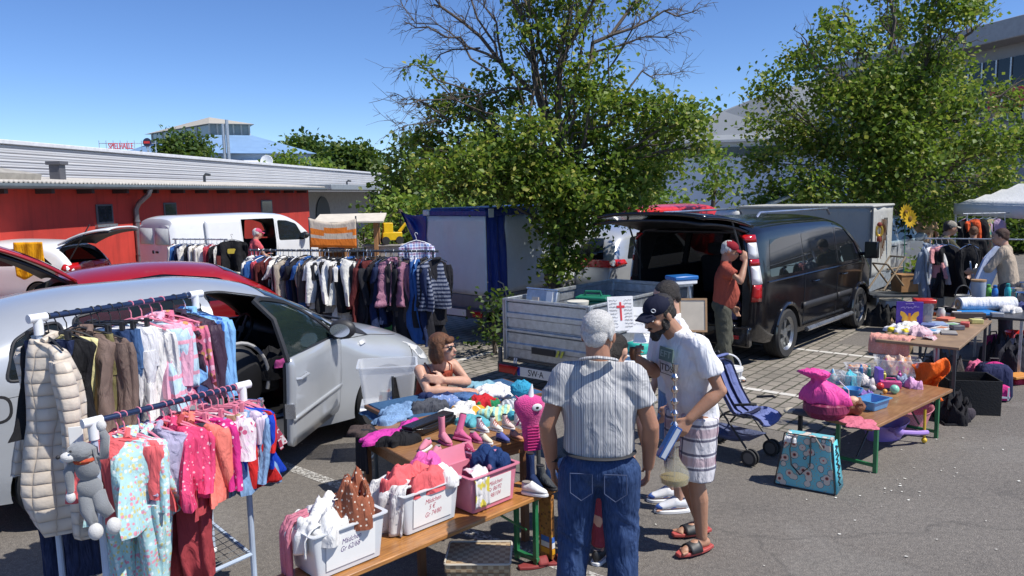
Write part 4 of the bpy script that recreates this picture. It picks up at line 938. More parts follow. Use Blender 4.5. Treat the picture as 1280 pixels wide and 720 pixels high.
for s_ in(-1,1):
 bm=BM();box(bm,.02,.16,.05,(-.088,s_*.72,.44));obj('reflector',bm,M_redlight,bv,bevel=.005)
e,pt=gate(S5,bv,(.16,1.91),1.16,15,.86,m_blackp,curve_=.13,thick=.09)
bm=BM();tube(bm,[(.12,-.80,1.25),(-.30,-.78,1.97)],.014,6);obj('gas_strut',bm,M_steeldark,bv)
bm=BM();tube(bm,[(.12,.80,1.25),(-.30,.78,1.97)],.014,6);obj('gas_strut',bm,M_steeldark,bv)
bm=BM();box(bm,2.6,1.7,.04,(1.6,0,.48));obj('load_floor',bm,m_seat,bv)
for y in(-.5,.12,.6):
 bm=BM();box(bm,.14,.5,.62,m=T(2.0,y,1.0)@RY(R(-10)));box(bm,.1,.26,.18,(1.93,y,1.42));obj('seat_back',bm,m_seat,bv,bevel=.05)
bm=BM();P=[(.05,-.80,.55),(.05,-.80,1.7),(.06,-.7,1.80),(.06,.7,1.80),(.05,.80,1.7),(.05,.80,.55)];tube(bm,P,.03,6);obj('door_seal',bm,M_black,bv)
S6=Shape([(0,.7),(.03,1.0),(.12,1.2),(.32,1.52),(.6,1.66),(1.5,1.70),(2.5,1.66),(3.1,1.35),(3.5,1.12),(4.3,1.0),(4.6,.7)],[(0,.78),(.15,.86),(.7,.90),(3.8,.90),(4.3,.8),(4.6,.5)],[(0,.4),(.4,.25),(4.2,.25),(4.6,.35)],1.05,.25,.22,4.6)
sv=vroot('silver_estate','silver car with wide red tail lamps, half hidden behind the linden trunk','car',(1.10,14.2),50)
m_silver2=paint('pale_silver_paint',(.56,.58,.60),.5,.33)
obj('body',S6 .body(36),[m_silver2],sv)
bm=BM();bm.faces.new([bm.verts.new((x,y,z))for y,z,x in((-.66,1.14,.07),(.66,1.14,.07),(.56,1.50,.27),(-.56,1.50,.27))]);obj('rear_window',bm,M_glass_dark,sv,solid=.03)
for s_ in(-1,1):
 obj('window',S6 .patch(roundpoly([(.55,1.12),(1.15,1.10),(1.15,1.52),(.8,1.50)],.05),s_,.004),M_glass_dark,sv)
 obj('window',S6 .patch(roundpoly([(1.25,1.10),(2.9,1.10),(2.5,1.5),(1.25,1.54)],.05),s_,.004),M_glass_dark,sv)
 e=empty('tail_light',parent=sv)
 obj('side_lens',S6 .patch(roundpoly([(.0,.98),(.5,1.03),(.44,1.12),(.0,1.14)],.02),s_,.012),M_redlight,e,solid=.02)
 bm=BM();box(bm,.03,.45,.13,(.03,s_*.60,1.06));obj('rear_lens',bm,M_redlight,e,bevel=.01)
 for x in(.9,3.6):wheel(sv,x,s_*.80,.34,.22,6,s_)
bm=BM();box(bm,.02,.5,.12,(.02,0,.9));obj('number_plate',bm,M_plate,sv)
S7=Shape([(0,1.2),(.05,1.8),(.3,1.95),(3,1.95),(3.6,1.7),(4.2,1.2),(4.7,.9),(4.8,.6)],[(0,.88),(.3,.93),(4.2,.93),(4.8,.6)],[(0,.3),(4.8,.3)],1.1,.12,.14,4.8)
rv=vroot('red_van','bright red van far behind the silver car and black van tailgate','van',(2.9,21.5),35)
obj('body',S7 .body(24),[mt('bright_red',(.62,.02,.02),.35,coat=.5)],rv)
for s_ in(-1,1):
 for a in(.5,1.9):obj('window',S7 .patch(roundpoly([(a,1.2),(a+1.2,1.2),(a+1.2,1.65),(a,1.65)],.05),s_,.004),M_glass_dark,rv)
 for x in(.9,3.8):wheel(rv,x,s_*.82,.33,.22,6,s_)
bm=BM();box(bm,.02,1.4,.5,(.02,0,1.45));obj('rear_window',bm,M_glass_dark,rv,bevel=.008)
# ================================================================ trailers, gazebo
def deg2(hd):h=Vector((math.cos(R(hd)),math.sin(R(hd)),0));return h,Vector((-h.y,h.x,0))
def numplate(parent,m4,body='',w=.52,hgt=.11):
 e=empty('number_plate',parent=parent)
 bm=BM();prism(bm,roundpoly([(-w/2,-hgt/2),(w/2,-hgt/2),(w/2,hgt/2),(-w/2,hgt/2)],.012),.006,m4);obj('plate',bm,M_plate,e)
 bm=BM();prism(bm,[(-w/2+.004,-hgt/2+.004),(-w/2+.045,-hgt/2+.004),(-w/2+.045,hgt/2-.004),(-w/2+.004,hgt/2-.004)],.008,m4);obj('country_band',bm,mt('plate_blue',(.01,.04,.35),.4),e)
 if body:text('registration',body,.105,M_ink,e,m4@T(.02,-.002,.0065),.0012,xs=.9)
 return e
hd=49.5;h,lf=deg2(hd);P1=Vector((-.085,9.1,0));Wt,Lt=1.22,2.35
org=P1-lf*Wt/2
gt=vroot('box_trailer','galvanised open box trailer full of junk behind the two men','trailer',org,hd)
zb,zt=.38,1.10
def gpanel(name,a,b,z0,z1,th=.03,ribs=2):
 """ribbed sheet side between plan points a and b"""
 a=Vector((*a,0));b=Vector((*b,0));d=(b-a);L=d.length;ang=math.atan2(d.y,d.x);M=T(a.x,a.y,0)@RZ(ang)
 bm=BM();prof=[];n=2
 H_=(z1-z0)
 def pz(t):return z0+H_*t
 pr_=[(0,0),(.018,0),(.018,.06),(0,.09),(0,.38),(-.014,.42),(-.014,.56),(0,.60),(0,.90),(.02,.93),(.02,1)]
 for o,t in pr_:prof.append((o,pz(t)))
 out=[[M@Vector((x,o,z))for o,z in prof]for x in(0.0,L)]
 loft(bm,out,cap=False,closed=False)
 e=empty(name,parent=gt);obj('sheet',bm,M_steel,e,solid=.006,smooth=0)
 bm=BM()
 for x in(.015,L-.015):box(bm,.04,.05,H_,m=M@T(x,0,(z0+z1)/2))
 box(bm,L,.045,.03,m=M@T(L/2,0,z1));obj('edge_frame',bm,M_steel,e,bevel=.004)
 return e
y0,y1=-Wt/2,Wt/2;zm=(zb+zt)/2
for z0,z1,nm_ in((zb,zm-.004,'tailboard'),(zm+.004,zt,'extension_board')):
 gpanel(nm_,(0,y1),(0,y0),z0,z1);gpanel(nm_,(Lt,y0),(Lt,y1),z0,z1);gpanel(nm_,(Lt,y1),(0,y1),z0,z1);gpanel(nm_,(0,y0),(Lt,y0),z0,z1)
bm=BM();box(bm,Lt,Wt,.03,(Lt/2,0,zb));obj('load_bed',bm,mt('plywood_bed',(.16,.12,.08),.8),gt)
for x,y in((0,y0),(0,y1),(Lt,y0),(Lt,y1)):
 bm=BM();box(bm,.05,.05,zt-zb+.02,(x,y,(zb+zt)/2));obj('corner_post',bm,M_steel,gt,bevel=.004)
bm=BM();box(bm,.05,Wt+.14,.13,(-.06,0,.28));box(bm,.04,.04,.24,(-.05,y1+.05,.40));box(bm,.04,.04,.24,(-.05,y0-.05,.40));obj('lamp_board',bm,M_steeldark,gt,bevel=.004)
for s_ in(-1,1):
 e=empty('tail_light',parent=gt)
 bm=BM();box(bm,.03,.22,.10,(-.10,s_*(Wt/2-.08),.28));obj('lens',bm,M_redlight,e,bevel=.01)
 bm=BM();prism(bm,[(-.07,-.05),(.07,-.05),(0,.06)],.012,T(-.118,s_*(Wt/2-.22),.28)@RY(R(-90))@RZ(R(90)));obj('triangle_reflector',bm,M_redlight,e)
 wheel(gt,1.2,s_*.48,.27,.16,4,s_)
numplate(gt,T(-.095,.10,.275)@RY(R(-90))@RZ(R(-90)),'SW·A')
bm=BM();box(bm,.01,.34,.075,(-.03,.02,zb+.15));bd=obj('badge',bm,M_black,gt)
for k in range(2):
 bm=BM();prism(bm,[(-.03,-.04),(0,-.04),(.03,.04),(0,.04)],.006,T(-.03,-.19-.06*k,zb+.15)@RY(R(-90))@RZ(R(-90)));obj('reflective_mark',bm,mt('mark_yellow',(.6,.6,.08),.5),gt)
for y in(.42,.45):
 bm=BM();tube(bm,[(-.03,y,zb+.03),(-.04,y+.005,zb-.02),(-.035,y,zb-.07)],.009,6);obj('strap_end',bm,M_whitep,gt)
bm=BM();tube(bm,[(0.4,0,.3),(Lt,0,.3),(Lt+1.0,0,.35)],.035,6);box(bm,.06,Wt,.06,(1.2,0,.27));obj('chassis',bm,M_steel,gt)
for s_ in(-1,1):
 bm=BM();sheet(bm,lambda a,b_:Vector((1.2+.36*math.cos(math.pi*a),s_*(.40+.2*b_)+0,.27+.36*math.sin(math.pi*a)*.85)),12,2);obj('mudguard',bm,M_black,gt,solid=.01)
GM=T(org.x,org.y,0)@RZ(R(hd))
def gpt(x,y,z):return GM@Vector((x,y,z))
p=gpt(.30,.30,.98);t_=empty('metal_case',p,R(hd),'flat aluminium case leaning at the rear left corner of the trailer','case')
bm=BM();box(bm,.06,.46,.44,m=RY(R(14)));obj('shell',bm,M_steel,t_,bevel=.012)
bm=BM();box(bm,.01,.09,.36,m=RY(R(14))@T(-.037,-.13,.02));obj('white_strip',bm,M_whitep,t_);
bm=BM();box(bm,.01,.10,.045,m=RY(R(14))@T(-.037,.08,.1));obj('paper_tag',bm,mt('pale_tag',(.6,.5,.42),.7),t_)
bm=BM();box(bm,.075,.48,.02,m=RY(R(14))@T(0,0,.225));obj('edge_profile',bm,M_alu,t_,bevel=.004)
m_green=mt('green_plastic',(.01,.16,.09),.4)
p=gpt(.55,-.28,1.0);t_=empty('green_toolbox',p,R(hd+20),'dark green plastic toolbox standing in the trailer','toolbox')
bm=BM();box(bm,.22,.36,.18);obj('case',bm,m_green,t_,bevel=.02);bm=BM();box(bm,.24,.38,.05,(0,0,.115));obj('lid',bm,m_green,t_,bevel=.015)
bm=BM();tube(bm,[(0,-.1,.14),(0,-.09,.19),(0,.09,.19),(0,.1,.14)],.014,6);obj('handle',bm,m_green,t_)
p=gpt(.22,-.30,.72);t_=empty('white_bucket',p,0,'white tub with lid beside the green toolbox in the trailer','bucket')
bm=BM();lathe(bm,[(.09,0),(.115,.36)],24);obj('tub',bm,M_whitep,t_);bm=BM();lathe(bm,[(.12,.36),(.125,.40),(.02,.41)],24);obj('lid',bm,mt('cream_lid',(.62,.60,.52),.5),t_)
hd=50;h,lf=deg2(hd);C=Vector((-.40,12.25,0));Wt,Lt=1.35,3.0
org=C+lf*Wt/2
tt=vroot('tilt_trailer','covered trailer with white tarpaulin sides and blue edges beside the long clothes rail','trailer',org,hd)
m_tw=mt('white_tarpaulin',(.62,.66,.68),.45,var=.06,vs=3,fold=.35);m_tb=mt('blue_tarpaulin',(.012,.035,.22),.4,var=.15,fold=.5)
z0,z1=.72,2.08;y0,y1=-Wt/2,Wt/2
def wavy(a,b,za,zb2,off,amp=.012,n=26,fr=9,pinch=0):
 a=Vector(a);b=Vector(b);d=b-a;nn=Vector((d.y,-d.x,0)).normalized()
 bm=BM();sheet(bm,lambda s,t:Vector((*(a+d*s).xy,za+(zb2-za)*t))+nn*(off+amp*math.sin(s*fr*2+t*2)*(1-t*.6)+.02*noise.noise(Vector((s*5,t*3,fr)))),n,14);return bm
obj('rear_flap',wavy((0,y1,0),(0,y0,0),z0,z1-.08,.0,fr=5),m_tw,tt,solid=.004)
obj('side_cover',wavy((.45,y0,0),(Lt,y0,0),z0,z1-.08,.0,fr=11),m_tw,tt,solid=.004)
obj('side_edge',wavy((.0,y0,0),(.47,y0,0),z0-.03,z1-.05,.012,.03,fr=7),m_tb,tt,solid=.004)
obj('far_side_cover',wavy((Lt,y1,0),(0,y1,0),z0,z1-.08,.0,fr=5),m_tw,tt,solid=.004)
obj('front_cover',wavy((Lt,y0,0),(Lt,y1,0),z0,z1-.08,.0,fr=5),m_tw,tt,solid=.004)
bm=BM();box(bm,Lt+.04,Wt+.05,.10,(Lt/2,0,z1-.03));box(bm,Lt-.1,Wt-.1,.05,(Lt/2,0,z1+.03));obj('roof_cover',bm,m_tb,tt,bevel=.02)
for x in(0,1.25,2.4):
 bm=BM();box(bm,.12,.015,.14,(x+.1,y0-.035,z1-.03));obj('roof_band',bm,m_tw,tt,bevel=.004)
bm=BM();box(bm,.14,.14,.10,(.02,y1-.03,z1-.025));obj('roof_corner',bm,m_tw,tt,bevel=.02)
bm=BM();box(bm,Lt,Wt,.26,(Lt/2,0,.58));obj('bed',bm,mt('grey_bed',(.20,.20,.20),.6,var=.2),tt,bevel=.01)
bm=BM();box(bm,.05,Wt,.16,(-.04,0,.42));obj('lamp_board',bm,M_steeldark,tt,bevel=.01)
for s_ in(-1,1):
 bm=BM();box(bm,.03,.2,.10,(-.08,s_*.52,.42));obj('tail_light',bm,M_redlight,tt,bevel=.01)
 wheel(tt,1.5,s_*.6,.29,.18,4,s_)
 bm=BM();tube(bm,[(.05,s_*.5,.4),(.05,s_*.5,0)],.02,6);obj('support_leg',bm,M_steeldark,tt)
numplate(tt,T(-.068,0,.42)@RY(R(-90))@RZ(R(-90)))
bm=BM();tube(bm,[(.2,y0-.06,.95),(.28,y0-.1,.9),(.42,y0-.08,.6)],.012,6);obj('tension_rod',bm,M_steel,tt)
a=org+lf*Wt/2+Vector((0,0,z1-.02));b=atY(500,264,13.6);c=a+Vector((-.02,0,-.95))
bm=BM()
def tf(s,t):
 top=a.lerp(b,s)-Vector((0,0,.06*math.sin(math.pi*s)));low=c.lerp(b,s**.8)
 p=top.lerp(low,t);return p+Vector((.2,-.9,0))*(.05*math.sin(s*9+t*5)+.03*math.sin(t*12+s*3))
sheet(bm,tf,26,22);tag(obj('blue_tarp',bm,m_tb,solid=.004),'blue tarpaulin stretched out to the left of the white trailer flap','tarpaulin')
hd=140;C=Vector((6.80,14.5,0));h,lf=deg2(hd)
ct=vroot('canvas_trailer','grey canvas covered trailer with leather straps hanging on its lit end, beyond the black van','trailer',C,hd)
m_cv=mt('grey_canvas',(.40,.40,.37),.8,var=.08,vs=2,fold=.5)
def wv(a,b,za,zb2,n=24,fr=7):return wavy(a,b,za,zb2,0,.012,n,fr)
obj('long_side',wv((0,0,0),(2.6,0,0),.62,1.96),m_cv,ct,solid=.004);obj('end_cover',wv((0,0,0),(0,-1.5,0),.62,1.96,fr=5),m_cv,ct,solid=.004)
obj('far_side',wv((2.6,-1.5,0),(0,-1.5,0),.62,1.96),m_cv,ct,solid=.004);obj('rear_cover',wv((2.6,-1.5,0),(2.6,0,0),.62,1.96),m_cv,ct,solid=.004)
bm=BM();box(bm,2.66,1.56,.05,(1.3,-.75,1.975));obj('roof_cover',bm,m_cv,ct,bevel=.02)
bm=BM();box(bm,2.62,1.54,.30,(1.3,-.75,.50));obj('bed',bm,M_steel,ct,bevel=.01)
for y in(-.12,-1.4):wheel(ct,1.3,y,.3,.18,4,1 if y>-.5 else-1)
bm=BM();tube(bm,[(-.02,.03,.62),(-.02,.03,1.96)],.02,6);obj('corner_bow',bm,M_steeldark,ct)
S8=Shape([(0,.98),(1.2,1.0),(1.5,1.10),(1.65,1.70),(2.2,1.78),(2.9,1.74),(3.5,1.40),(3.9,1.12),(4.7,1.0),(5.0,.7)],[(0,.86),(4.2,.9),(4.8,.8),(5.0,.6)],[(0,.45),(5,.4)],1.12,.25,.16,5.0)
pk=vroot('silver_pickup','pale silver pickup cab beside the grey canvas trailer','pickup',(6.35,16.3),42)
o8=obj('body',S8 .body(44),[m_silver2,M_black],pk)
for poly in([(1.75,1.14),(2.28,1.14),(2.28,1.62),(1.82,1.58)],[(2.38,1.14),(3.35,1.14),(3.2,1.38),(2.85,1.58),(2.38,1.62)]):
 for s_ in(-1,1):obj('window',S8 .patch(roundpoly(poly,.04),s_,.005),M_glass_dark,pk)
edge_line(S8,[(2.33,.5),(2.33,1.66)],-1,pk,r=.008);edge_line(S8,[(1.68,.5),(1.68,1.6)],-1,pk,r=.008)
for x in(2.0,2.55):
 bm=BM();y=-(S8 .half(x,1.0)+.03);tube(bm,[(x,y,1.02),(x+.18,y,1.02)],.018,6);obj('handle',bm,M_black,pk)
for s_ in(-1,1):
 for x in(.9,4.1):wheel(pk,x,s_*.80,.37,.24,6,s_)
mirror(pk,3.2,-.93,1.18,-1,m_silver2,1.2)
bm=BM();a=atY(962,258,17.5);vs=[Vector((0,0,0)),Vector((.85,.1,.32)),Vector((.95,.5,.30)),Vector((.10,.9,0))]
for p in vs:p+=a
lo=[bm.verts.new(p)for p in vs];hi=[bm.verts.new(p+Vector((0,0,.05)))for p in vs];bm.faces.new(lo);bm.faces.new(hi[::-1])
for i in range(4):bm.faces.new((lo[i],hi[i],hi[(i+1)%4],lo[(i+1)%4]))
cr=empty('camper_van',(a.x,a.y,0),0,'white camper with tilted roof flap just showing above the black van roof','camper')
o=obj('roof_flap',bm,mt('camper_white',(.6,.6,.56),.5));o.parent=cr;o.matrix_parent_inverse=Matrix.Translation(cr.location).inverted()
bm=BM();box(bm,2.2,1.8,1.6,(.3,.9,1.05));obj('body',bm,mt('camper_white',(.6,.6,.56),.5),cr,bevel=.12)
for y in(.1,1.7):
 for x in(-.4,1.0):wheel(cr,x,y,.3,.2,5,-1)
m_gz=mt('gazebo_fabric',(.72,.73,.74),.7,var=.03,fold=.3)
gz=empty('gazebo',(11.32,15.1,0),R(-8),'white market gazebo at the right edge with clothes hanging beneath','gazebo')
hw=1.75;ze=1.94
bm=BM();sheet(bm,lambda s,t:Vector(((-hw+2*hw*s),(-hw+2*hw*t),ze+.95*(1-max(abs(2*s-1),abs(2*t-1)))**1.15-.05*math.sin(math.pi*s)*math.sin(math.pi*t))),17,17);obj('roof',bm,m_gz,gz,solid=.006)
for k in range(4):
 bm=BM();M=RZ(R(90*k));sheet(bm,lambda s,t:M@Vector((-hw+2*hw*s,-hw-.01+.01*math.sin(s*30),ze-.24*t)),24,3);obj('valance',bm,m_gz,gz,solid=.005)
 bm=BM();c=M@Vector((-hw+.03,-hw+.03,0));box(bm,.035,.035,ze,(c.x,c.y,ze/2));obj('pole',bm,M_whitep,gz)
 bm=BM();a=M@Vector((-hw,-hw+.04,ze-.05));b=M@Vector((0,-hw+.04,ze-.3));c=M@Vector((hw,-hw+.04,ze-.05));tube(bm,[a,b],.012,5);tube(bm,[(a.x,a.y,a.z-.25),(b.x,b.y,b.z+.25),(c.x,c.y,c.z-.25)],.012,5);tube(bm,[b,c],.012,5);obj('scissor_truss',bm,M_steel,gz)
 # ================================================================ garments and rails
rg=random.Random(21)
def garment_bm(kind,w,L,sl=.45,flare=1.0,th=.045,seed=0,n=32):
 """hangs from the hook at the origin: x across the shoulders, y along the rail, z down"""
 rq=random.Random(seed);bm=BM();top=-.11;ph=rq.uniform(0,6)
 def ringf(cx,z,hw,hy,k=5,amp=.0,p=2.6,cy=0.0):
  pts=[]
  for j in range(n):
   a=2*math.pi*j/n;c,s=math.cos(a),math.sin(a)
   x=math.copysign(abs(c)**(2/p),c)*hw;y=math.copysign(abs(s)**(2/p),s)*hy
   rip=amp*math.sin(k*a+ph+z*3)+amp*.6*math.sin((k+3)*a-ph+z*7)
   pts.append(Vector((cx+x*(1+rip*.4),cy+y*(1+rip*2.2)+amp*.25*math.sin(x*22+ph),z)))
  return pts
 sway=rq.uniform(-.03,.03)
 if kind in('top','coat','dress','vest','suit','puffer'):
  prof=[(0,.16),(.015,.30),(.04,.62),(.075,.93),(.12,1.0),(.2,.93),(.35,.88),(.5,.86),(.7,.90),(.85,.95),(.96,.99),(1.0,1.0)]
  if kind=='dress':prof=[(0,.25),(.02,.4),(.06,.85),(.12,.9),(.25,.78),(.4,.74),(.6,.95),(.8,1.2),(.95,1.35),(1,1.38)]
  prof=[q for a,b in zip(prof,prof[1:])for q in(a,((a[0]+b[0])/2,(a[1]+b[1])/2))]+prof[-1:];rings=[]
  for t,kx in prof:
   e=1+(flare-1)*t;z=top-L*t;puff=1+.25*math.sin(t*42)if kind=='puffer' else 1
   rings.append(ringf(sway*t,z-(0 if t>.1 else 0),w/2*kx*e,max(.018,th*(.35+.65*min(1,t*5)))*puff*(1+.35*t),5,.10+.22*t,cy=.02*math.sin(t*3+ph)))
  loft(bm,rings)
  if kind!='vest' and sl>0:
   for s in(-1,1):
    a=Vector((s*w*.44,0,top-L*.085-.02));o_=rq.uniform(.0,.05);fy=rq.uniform(-.05,.03)
    P=[a+Vector((s*o_*t,fy*t*t*2,-sl*t))for t in(0,.12,.3,.5,.7,.88,1)]
    q=[w*.105,w*.13,w*.12,w*.11,w*.10,w*.092,w*.088]
    rg_=[]
    for p_,r_ in zip(P,q):
     rg_.append([p_+v for v in ringf(0,0,r_,r_*.62,4,.10,2.2)])
    loft(bm,rg_)
  if kind in('coat','puffer','suit'):
   tube(bm,[(-w*.13,-.03,top-.01),(-w*.08,.045,top+.015),(w*.08,.045,top+.015),(w*.13,-.03,top-.01)],.022,6)
   tube(bm,[(0,-th*1.25,top-.04),(0,-th*1.45,top-L*.5),(sway,-th*1.7,top-L*.97)],.006,5)
  if kind=='suit':
   for s in(-1,1):loft(bm,[ringf(s*w*.22+sway,top-L-.0-k*.1,w*.21*(1-.06*k),th*1.1,4,.12)for k in range(-1,5)])
 elif kind=='pants':
  loft(bm,[ringf(0,top-.02-k,w*.42,th*.7,4,.04)for k in(0,.04,.12,.22)])
  for s in(-1,1):loft(bm,[ringf(s*w*.2,top-.16-(L-.16)*k/7,w*.21*(1-.03*k),th*.8,4,.10+.02*k)for k in range(8)])
 elif kind=='skirt':
  loft(bm,[ringf(0,top-L*k/7,w*(.36+.03*k),th*(.6+.12*k),7,.05+.05*k)for k in range(8)])
 bmesh.ops.recalc_face_normals(bm,faces=bm.faces[:]);bm.normal_update();s_=seed*.7
 for v in bm.verts:
  p=v.co;q=noise.noise(Vector((p.x*7+s_,p.y*7,p.z*2.2)));r_=1-2.4*abs(noise.noise(Vector((p.x*15+p.z*4*q-s_,p.y*9,p.z*3.2+s_))))
  v.co+=v.normal*(.012*q+.009*r_)*(1 if p.z<-.16 else.4)+Vector((0,.02*math.sin(p.z*7+s_),0))*min(1,max(0,-p.z-.15)*3)
 return bm
def hanger_bm(w,clip=False):
 bm=BM();P=[(0.012,0,-.045)]
 P=[Vector((math.cos(a)*.019-.0,0,math.sin(a)*.019-.0))for a in[R(-20+k*28)for k in range(9)]]+[Vector((0,0,-.05)),Vector((0,0,-.085))]
 tube(bm,P,.0035,5)
 if clip:
  box(bm,w*.8,.012,.012,(0,0,-.09))
  for s in(-1,1):box(bm,.02,.03,.05,(s*w*.33,0,-.10))
 else:
  tube(bm,[(-w*.46,0,-.155),(-w*.25,0,-.115),(0,0,-.085),(w*.25,0,-.115),(w*.46,0,-.155)],.006,6)
 return bm
HANG={'pink':mt('pink_plastic',(.70,.22,.30),.35),'white':M_whitep,'black':M_black,'wire':M_chrome,'wood':mt('hanger_wood',(.40,.24,.12),.5)}
def hang(name,cat,label,kind,pos,ang,w,L,m,sl=.45,flare=1.0,th=.045,hanger='white',group=None,tilt=0.0,seed=None,clip=None):
 seed=rg.randint(0,999)if seed is None else seed
 e=empty(name,pos,ang,label,cat,group);e.rotation_euler=(0,tilt,ang)
 obj('fabric',garment_bm(kind,w,L,sl,flare,th,seed),m,e,smooth=80,subs=0)
 obj('hanger',hanger_bm(w,kind in('pants','skirt')if clip is None else clip),HANG[hanger],e)
 return e
GRP='clothes on the long rail'
RZt,RZb=1.75,1.27
UR,UL=Vector((-2.03,4.88,RZt)),Vector((-2.50,4.00,RZt));LR,LL=Vector((-1.585,4.38,RZb)),Vector((-2.09,3.70,RZb))
rk=empty('clothes_rack',((UL+LR)/2).xy.to_3d(),0,'white and blue two level clothes rack crowded with children\'s clothes at the left front','clothes rack')
def rel2(o,root=rk):o.parent=root;o.matrix_parent_inverse=Matrix.Translation(root.location).inverted();return o
m_rail=mt('navy_rail',(.03,.05,.11),.25,.5);m_post=mt('pale_blue_post',(.42,.50,.62),.4)
for a,b in((UL,UR),(LL,LR)):
 d=(b-a).normalized();bm=BM();tube(bm,[a-d*.02,b+d*.02],.0165,12);rel2(obj('rail',bm,m_rail))
 for q_,s in((a,-1),(b,1)):
  bm=BM();tube(bm,[q_+d*s*.05,q_+d*s*.0,q_-d*s*.045],.024,12);tube(bm,[q_,q_-Vector((0,0,.09))],.024,12);rel2(obj('rail_joint',bm,M_whitep))
  bm=BM();tube(bm,[q_-Vector((0,0,.07)),Vector((q_.x,q_.y,.03))],.017,10);rel2(obj('post',bm,m_post))
  bm=BM();ball(bm,.026,(q_.x,q_.y,.03));rel2(obj('foot',bm,M_whitep))
for a,b in((UL,LL),(UR,LR)):
 for z in(.22,1.0):
  bm=BM();tube(bm,[Vector((a.x,a.y,z)),Vector((b.x,b.y,z))],.013,8);rel2(obj('cross_bar',bm,m_post))
for a,b in((UL,UR),(LL,LR)):
 bm=BM();tube(bm,[Vector((a.x,a.y,.24)),Vector((b.x,b.y,.24))],.013,8);rel2(obj('cross_bar',bm,m_post))
bm=BM()
for k in range(15):
 t=(k+.5)/15;tube(bm,[Vector((*UL.lerp(UR,t).xy,.25)),Vector((*LL.lerp(LR,t).xy,.25))],.0022,4)
for k in range(9):
 t=(k+.5)/9;tube(bm,[Vector((*UL.lerp(LL,t).xy,.252)),Vector((*UR.lerp(LR,t).xy,.252))],.0022,4)
rel2(obj('wire_shelf',bm,M_steeldark))
ra=math.atan2((UR-UL).y,(UR-UL).x)
def onrail(a,b,t,dz=-.0):p=a.lerp(b,t);return Vector((p.x,p.y,p.z+dz+.0))
def nm_wide(n):return n not in('quilted_coat','black_top','navy_trousers','olive_trousers')
def hr(up,t,name,cat,label,kind,w,L,m,rot=0,**kw):
 a,b=(UL,UR)if up else(LL,LR)
 return hang(name,cat,label,kind,onrail(a,b,t),ra-math.pi/2+R(rot+(14 if nm_wide(name)else 0)),w*(1.12 if nm_wide(name)else 1),L*1.06,m,**kw)
G1,G2='clothes on the upper rail of the front rack','clothes on the lower rail of the front rack'
m_quilt,nt,b=newmat('quilted_cream');co=objco(nt)
sx=nt.nodes.new('ShaderNodeSeparateXYZ');nt.links.new(co,sx.inputs[0]);hs_=[]
for i_,ax in((0,34.),(2,30.)):
 mm=N(nt,'ShaderNodeMath',operation='MULTIPLY');mm.inputs[1].default_value=ax*math.pi/2;nt.links.new(sx.outputs[i_],mm.inputs[0])
 sn=N(nt,'ShaderNodeMath',operation='SINE');nt.links.new(mm.outputs[0],sn.inputs[0]);ab=N(nt,'ShaderNodeMath',operation='ABSOLUTE');nt.links.new(sn.outputs[0],ab.inputs[0])
 pw=N(nt,'ShaderNodeMath',operation='POWER');pw.inputs[1].default_value=.35;nt.links.new(ab.outputs[0],pw.inputs[0]);hs_.append(pw.outputs[0])
ml=N(nt,'ShaderNodeMath',operation='MULTIPLY');nt.links.new(hs_[0],ml.inputs[0]);nt.links.new(hs_[1],ml.inputs[1])
nt.links.new(mixc(nt,ml.outputs[0],(.42,.34,.26),(.66,.58,.48)),b.inputs['Base Color']);b.inputs['Roughness'].default_value=.7;b.inputs['Sheen Weight'].default_value=.3
bumpn(nt,b,ml.outputs[0],.7,.015);bumpn(nt,b,tex(nt,'ShaderNodeTexNoise',co,0,i_Scale=18.,i_Detail=4.),.3,.02)
white=cloth((.74,.73,.72));navy=cloth((.02,.03,.09));black=cloth((.014,.014,.016))
denim=cloth((.05,.11,.24),pat='denim');denimL=cloth((.16,.27,.44),pat='denim');denimD=cloth((.02,.045,.12),pat='denim')
hr(1,.02,'quilted_coat','coat','long cream quilted coat at the left end of the front rack','coat',.46,.98,m_quilt,rot=-8,sl=.66,th=.055,flare=1.12,hanger='black',group=G1)
hr(1,.10,'black_camisole','camisole','black sleeveless camisole on a black hanger next to the cream quilted coat','vest',.36,.50,black,rot=10,hanger='black',group=G1)
hr(1,.15,'yellow_vest','vest','pale yellow narrow vest in front of the taupe jacket','vest',.30,.52,cloth((.66,.60,.30)),rot=28,hanger='black',th=.03,group=G1)
hr(1,.22,'taupe_jacket','jacket','taupe brown jacket on black hanger behind the yellow vest','coat',.44,.62,cloth((.17,.12,.10)),rot=18,sl=.5,hanger='black',th=.05,group=G1)
hr(1,.30,'olive_trousers','trousers','long olive trousers hanging low behind the cream coat','pants',.36,1.02,cloth((.16,.14,.06)),rot=5,hanger='black',group=G1)
hr(1,.34,'dark_jeans','jeans','small dark blue jeans right of the taupe jacket','pants',.34,.55,denimD,rot=15,hanger='black',group=G1)
hr(1,.41,'blue_jeans','jeans','blue jeans hanging against the white trousers','pants',.36,.60,denim,rot=8,hanger='black',group=G1)
hr(1,.47,'white_trousers','trousers','white child\'s trousers on a black clip hanger in the middle of the upper rail','pants',.40,.55,cloth((.66,.66,.68)),rot=18,hanger='black',th=.05,group=G1)
hr(1,.54,'white_cardigan','cardigan','white cardigan on a pink hanger beside the striped blue pullover','top',.40,.52,cloth((.72,.71,.69)),rot=10,sl=.4,hanger='pink',group=G1)
m_strp=cloth((.46,.62,.72),pat='thinstripe',ps=3.2,pc=(.75,.35,.45),prot=(0,R(90),0))
hr(1,.61,'striped_pullover','pullover','pale blue pullover with thin pink stripes in the middle of the upper rail','top',.42,.50,m_strp,rot=20,sl=.36,hanger='pink',th=.055,group=G1)
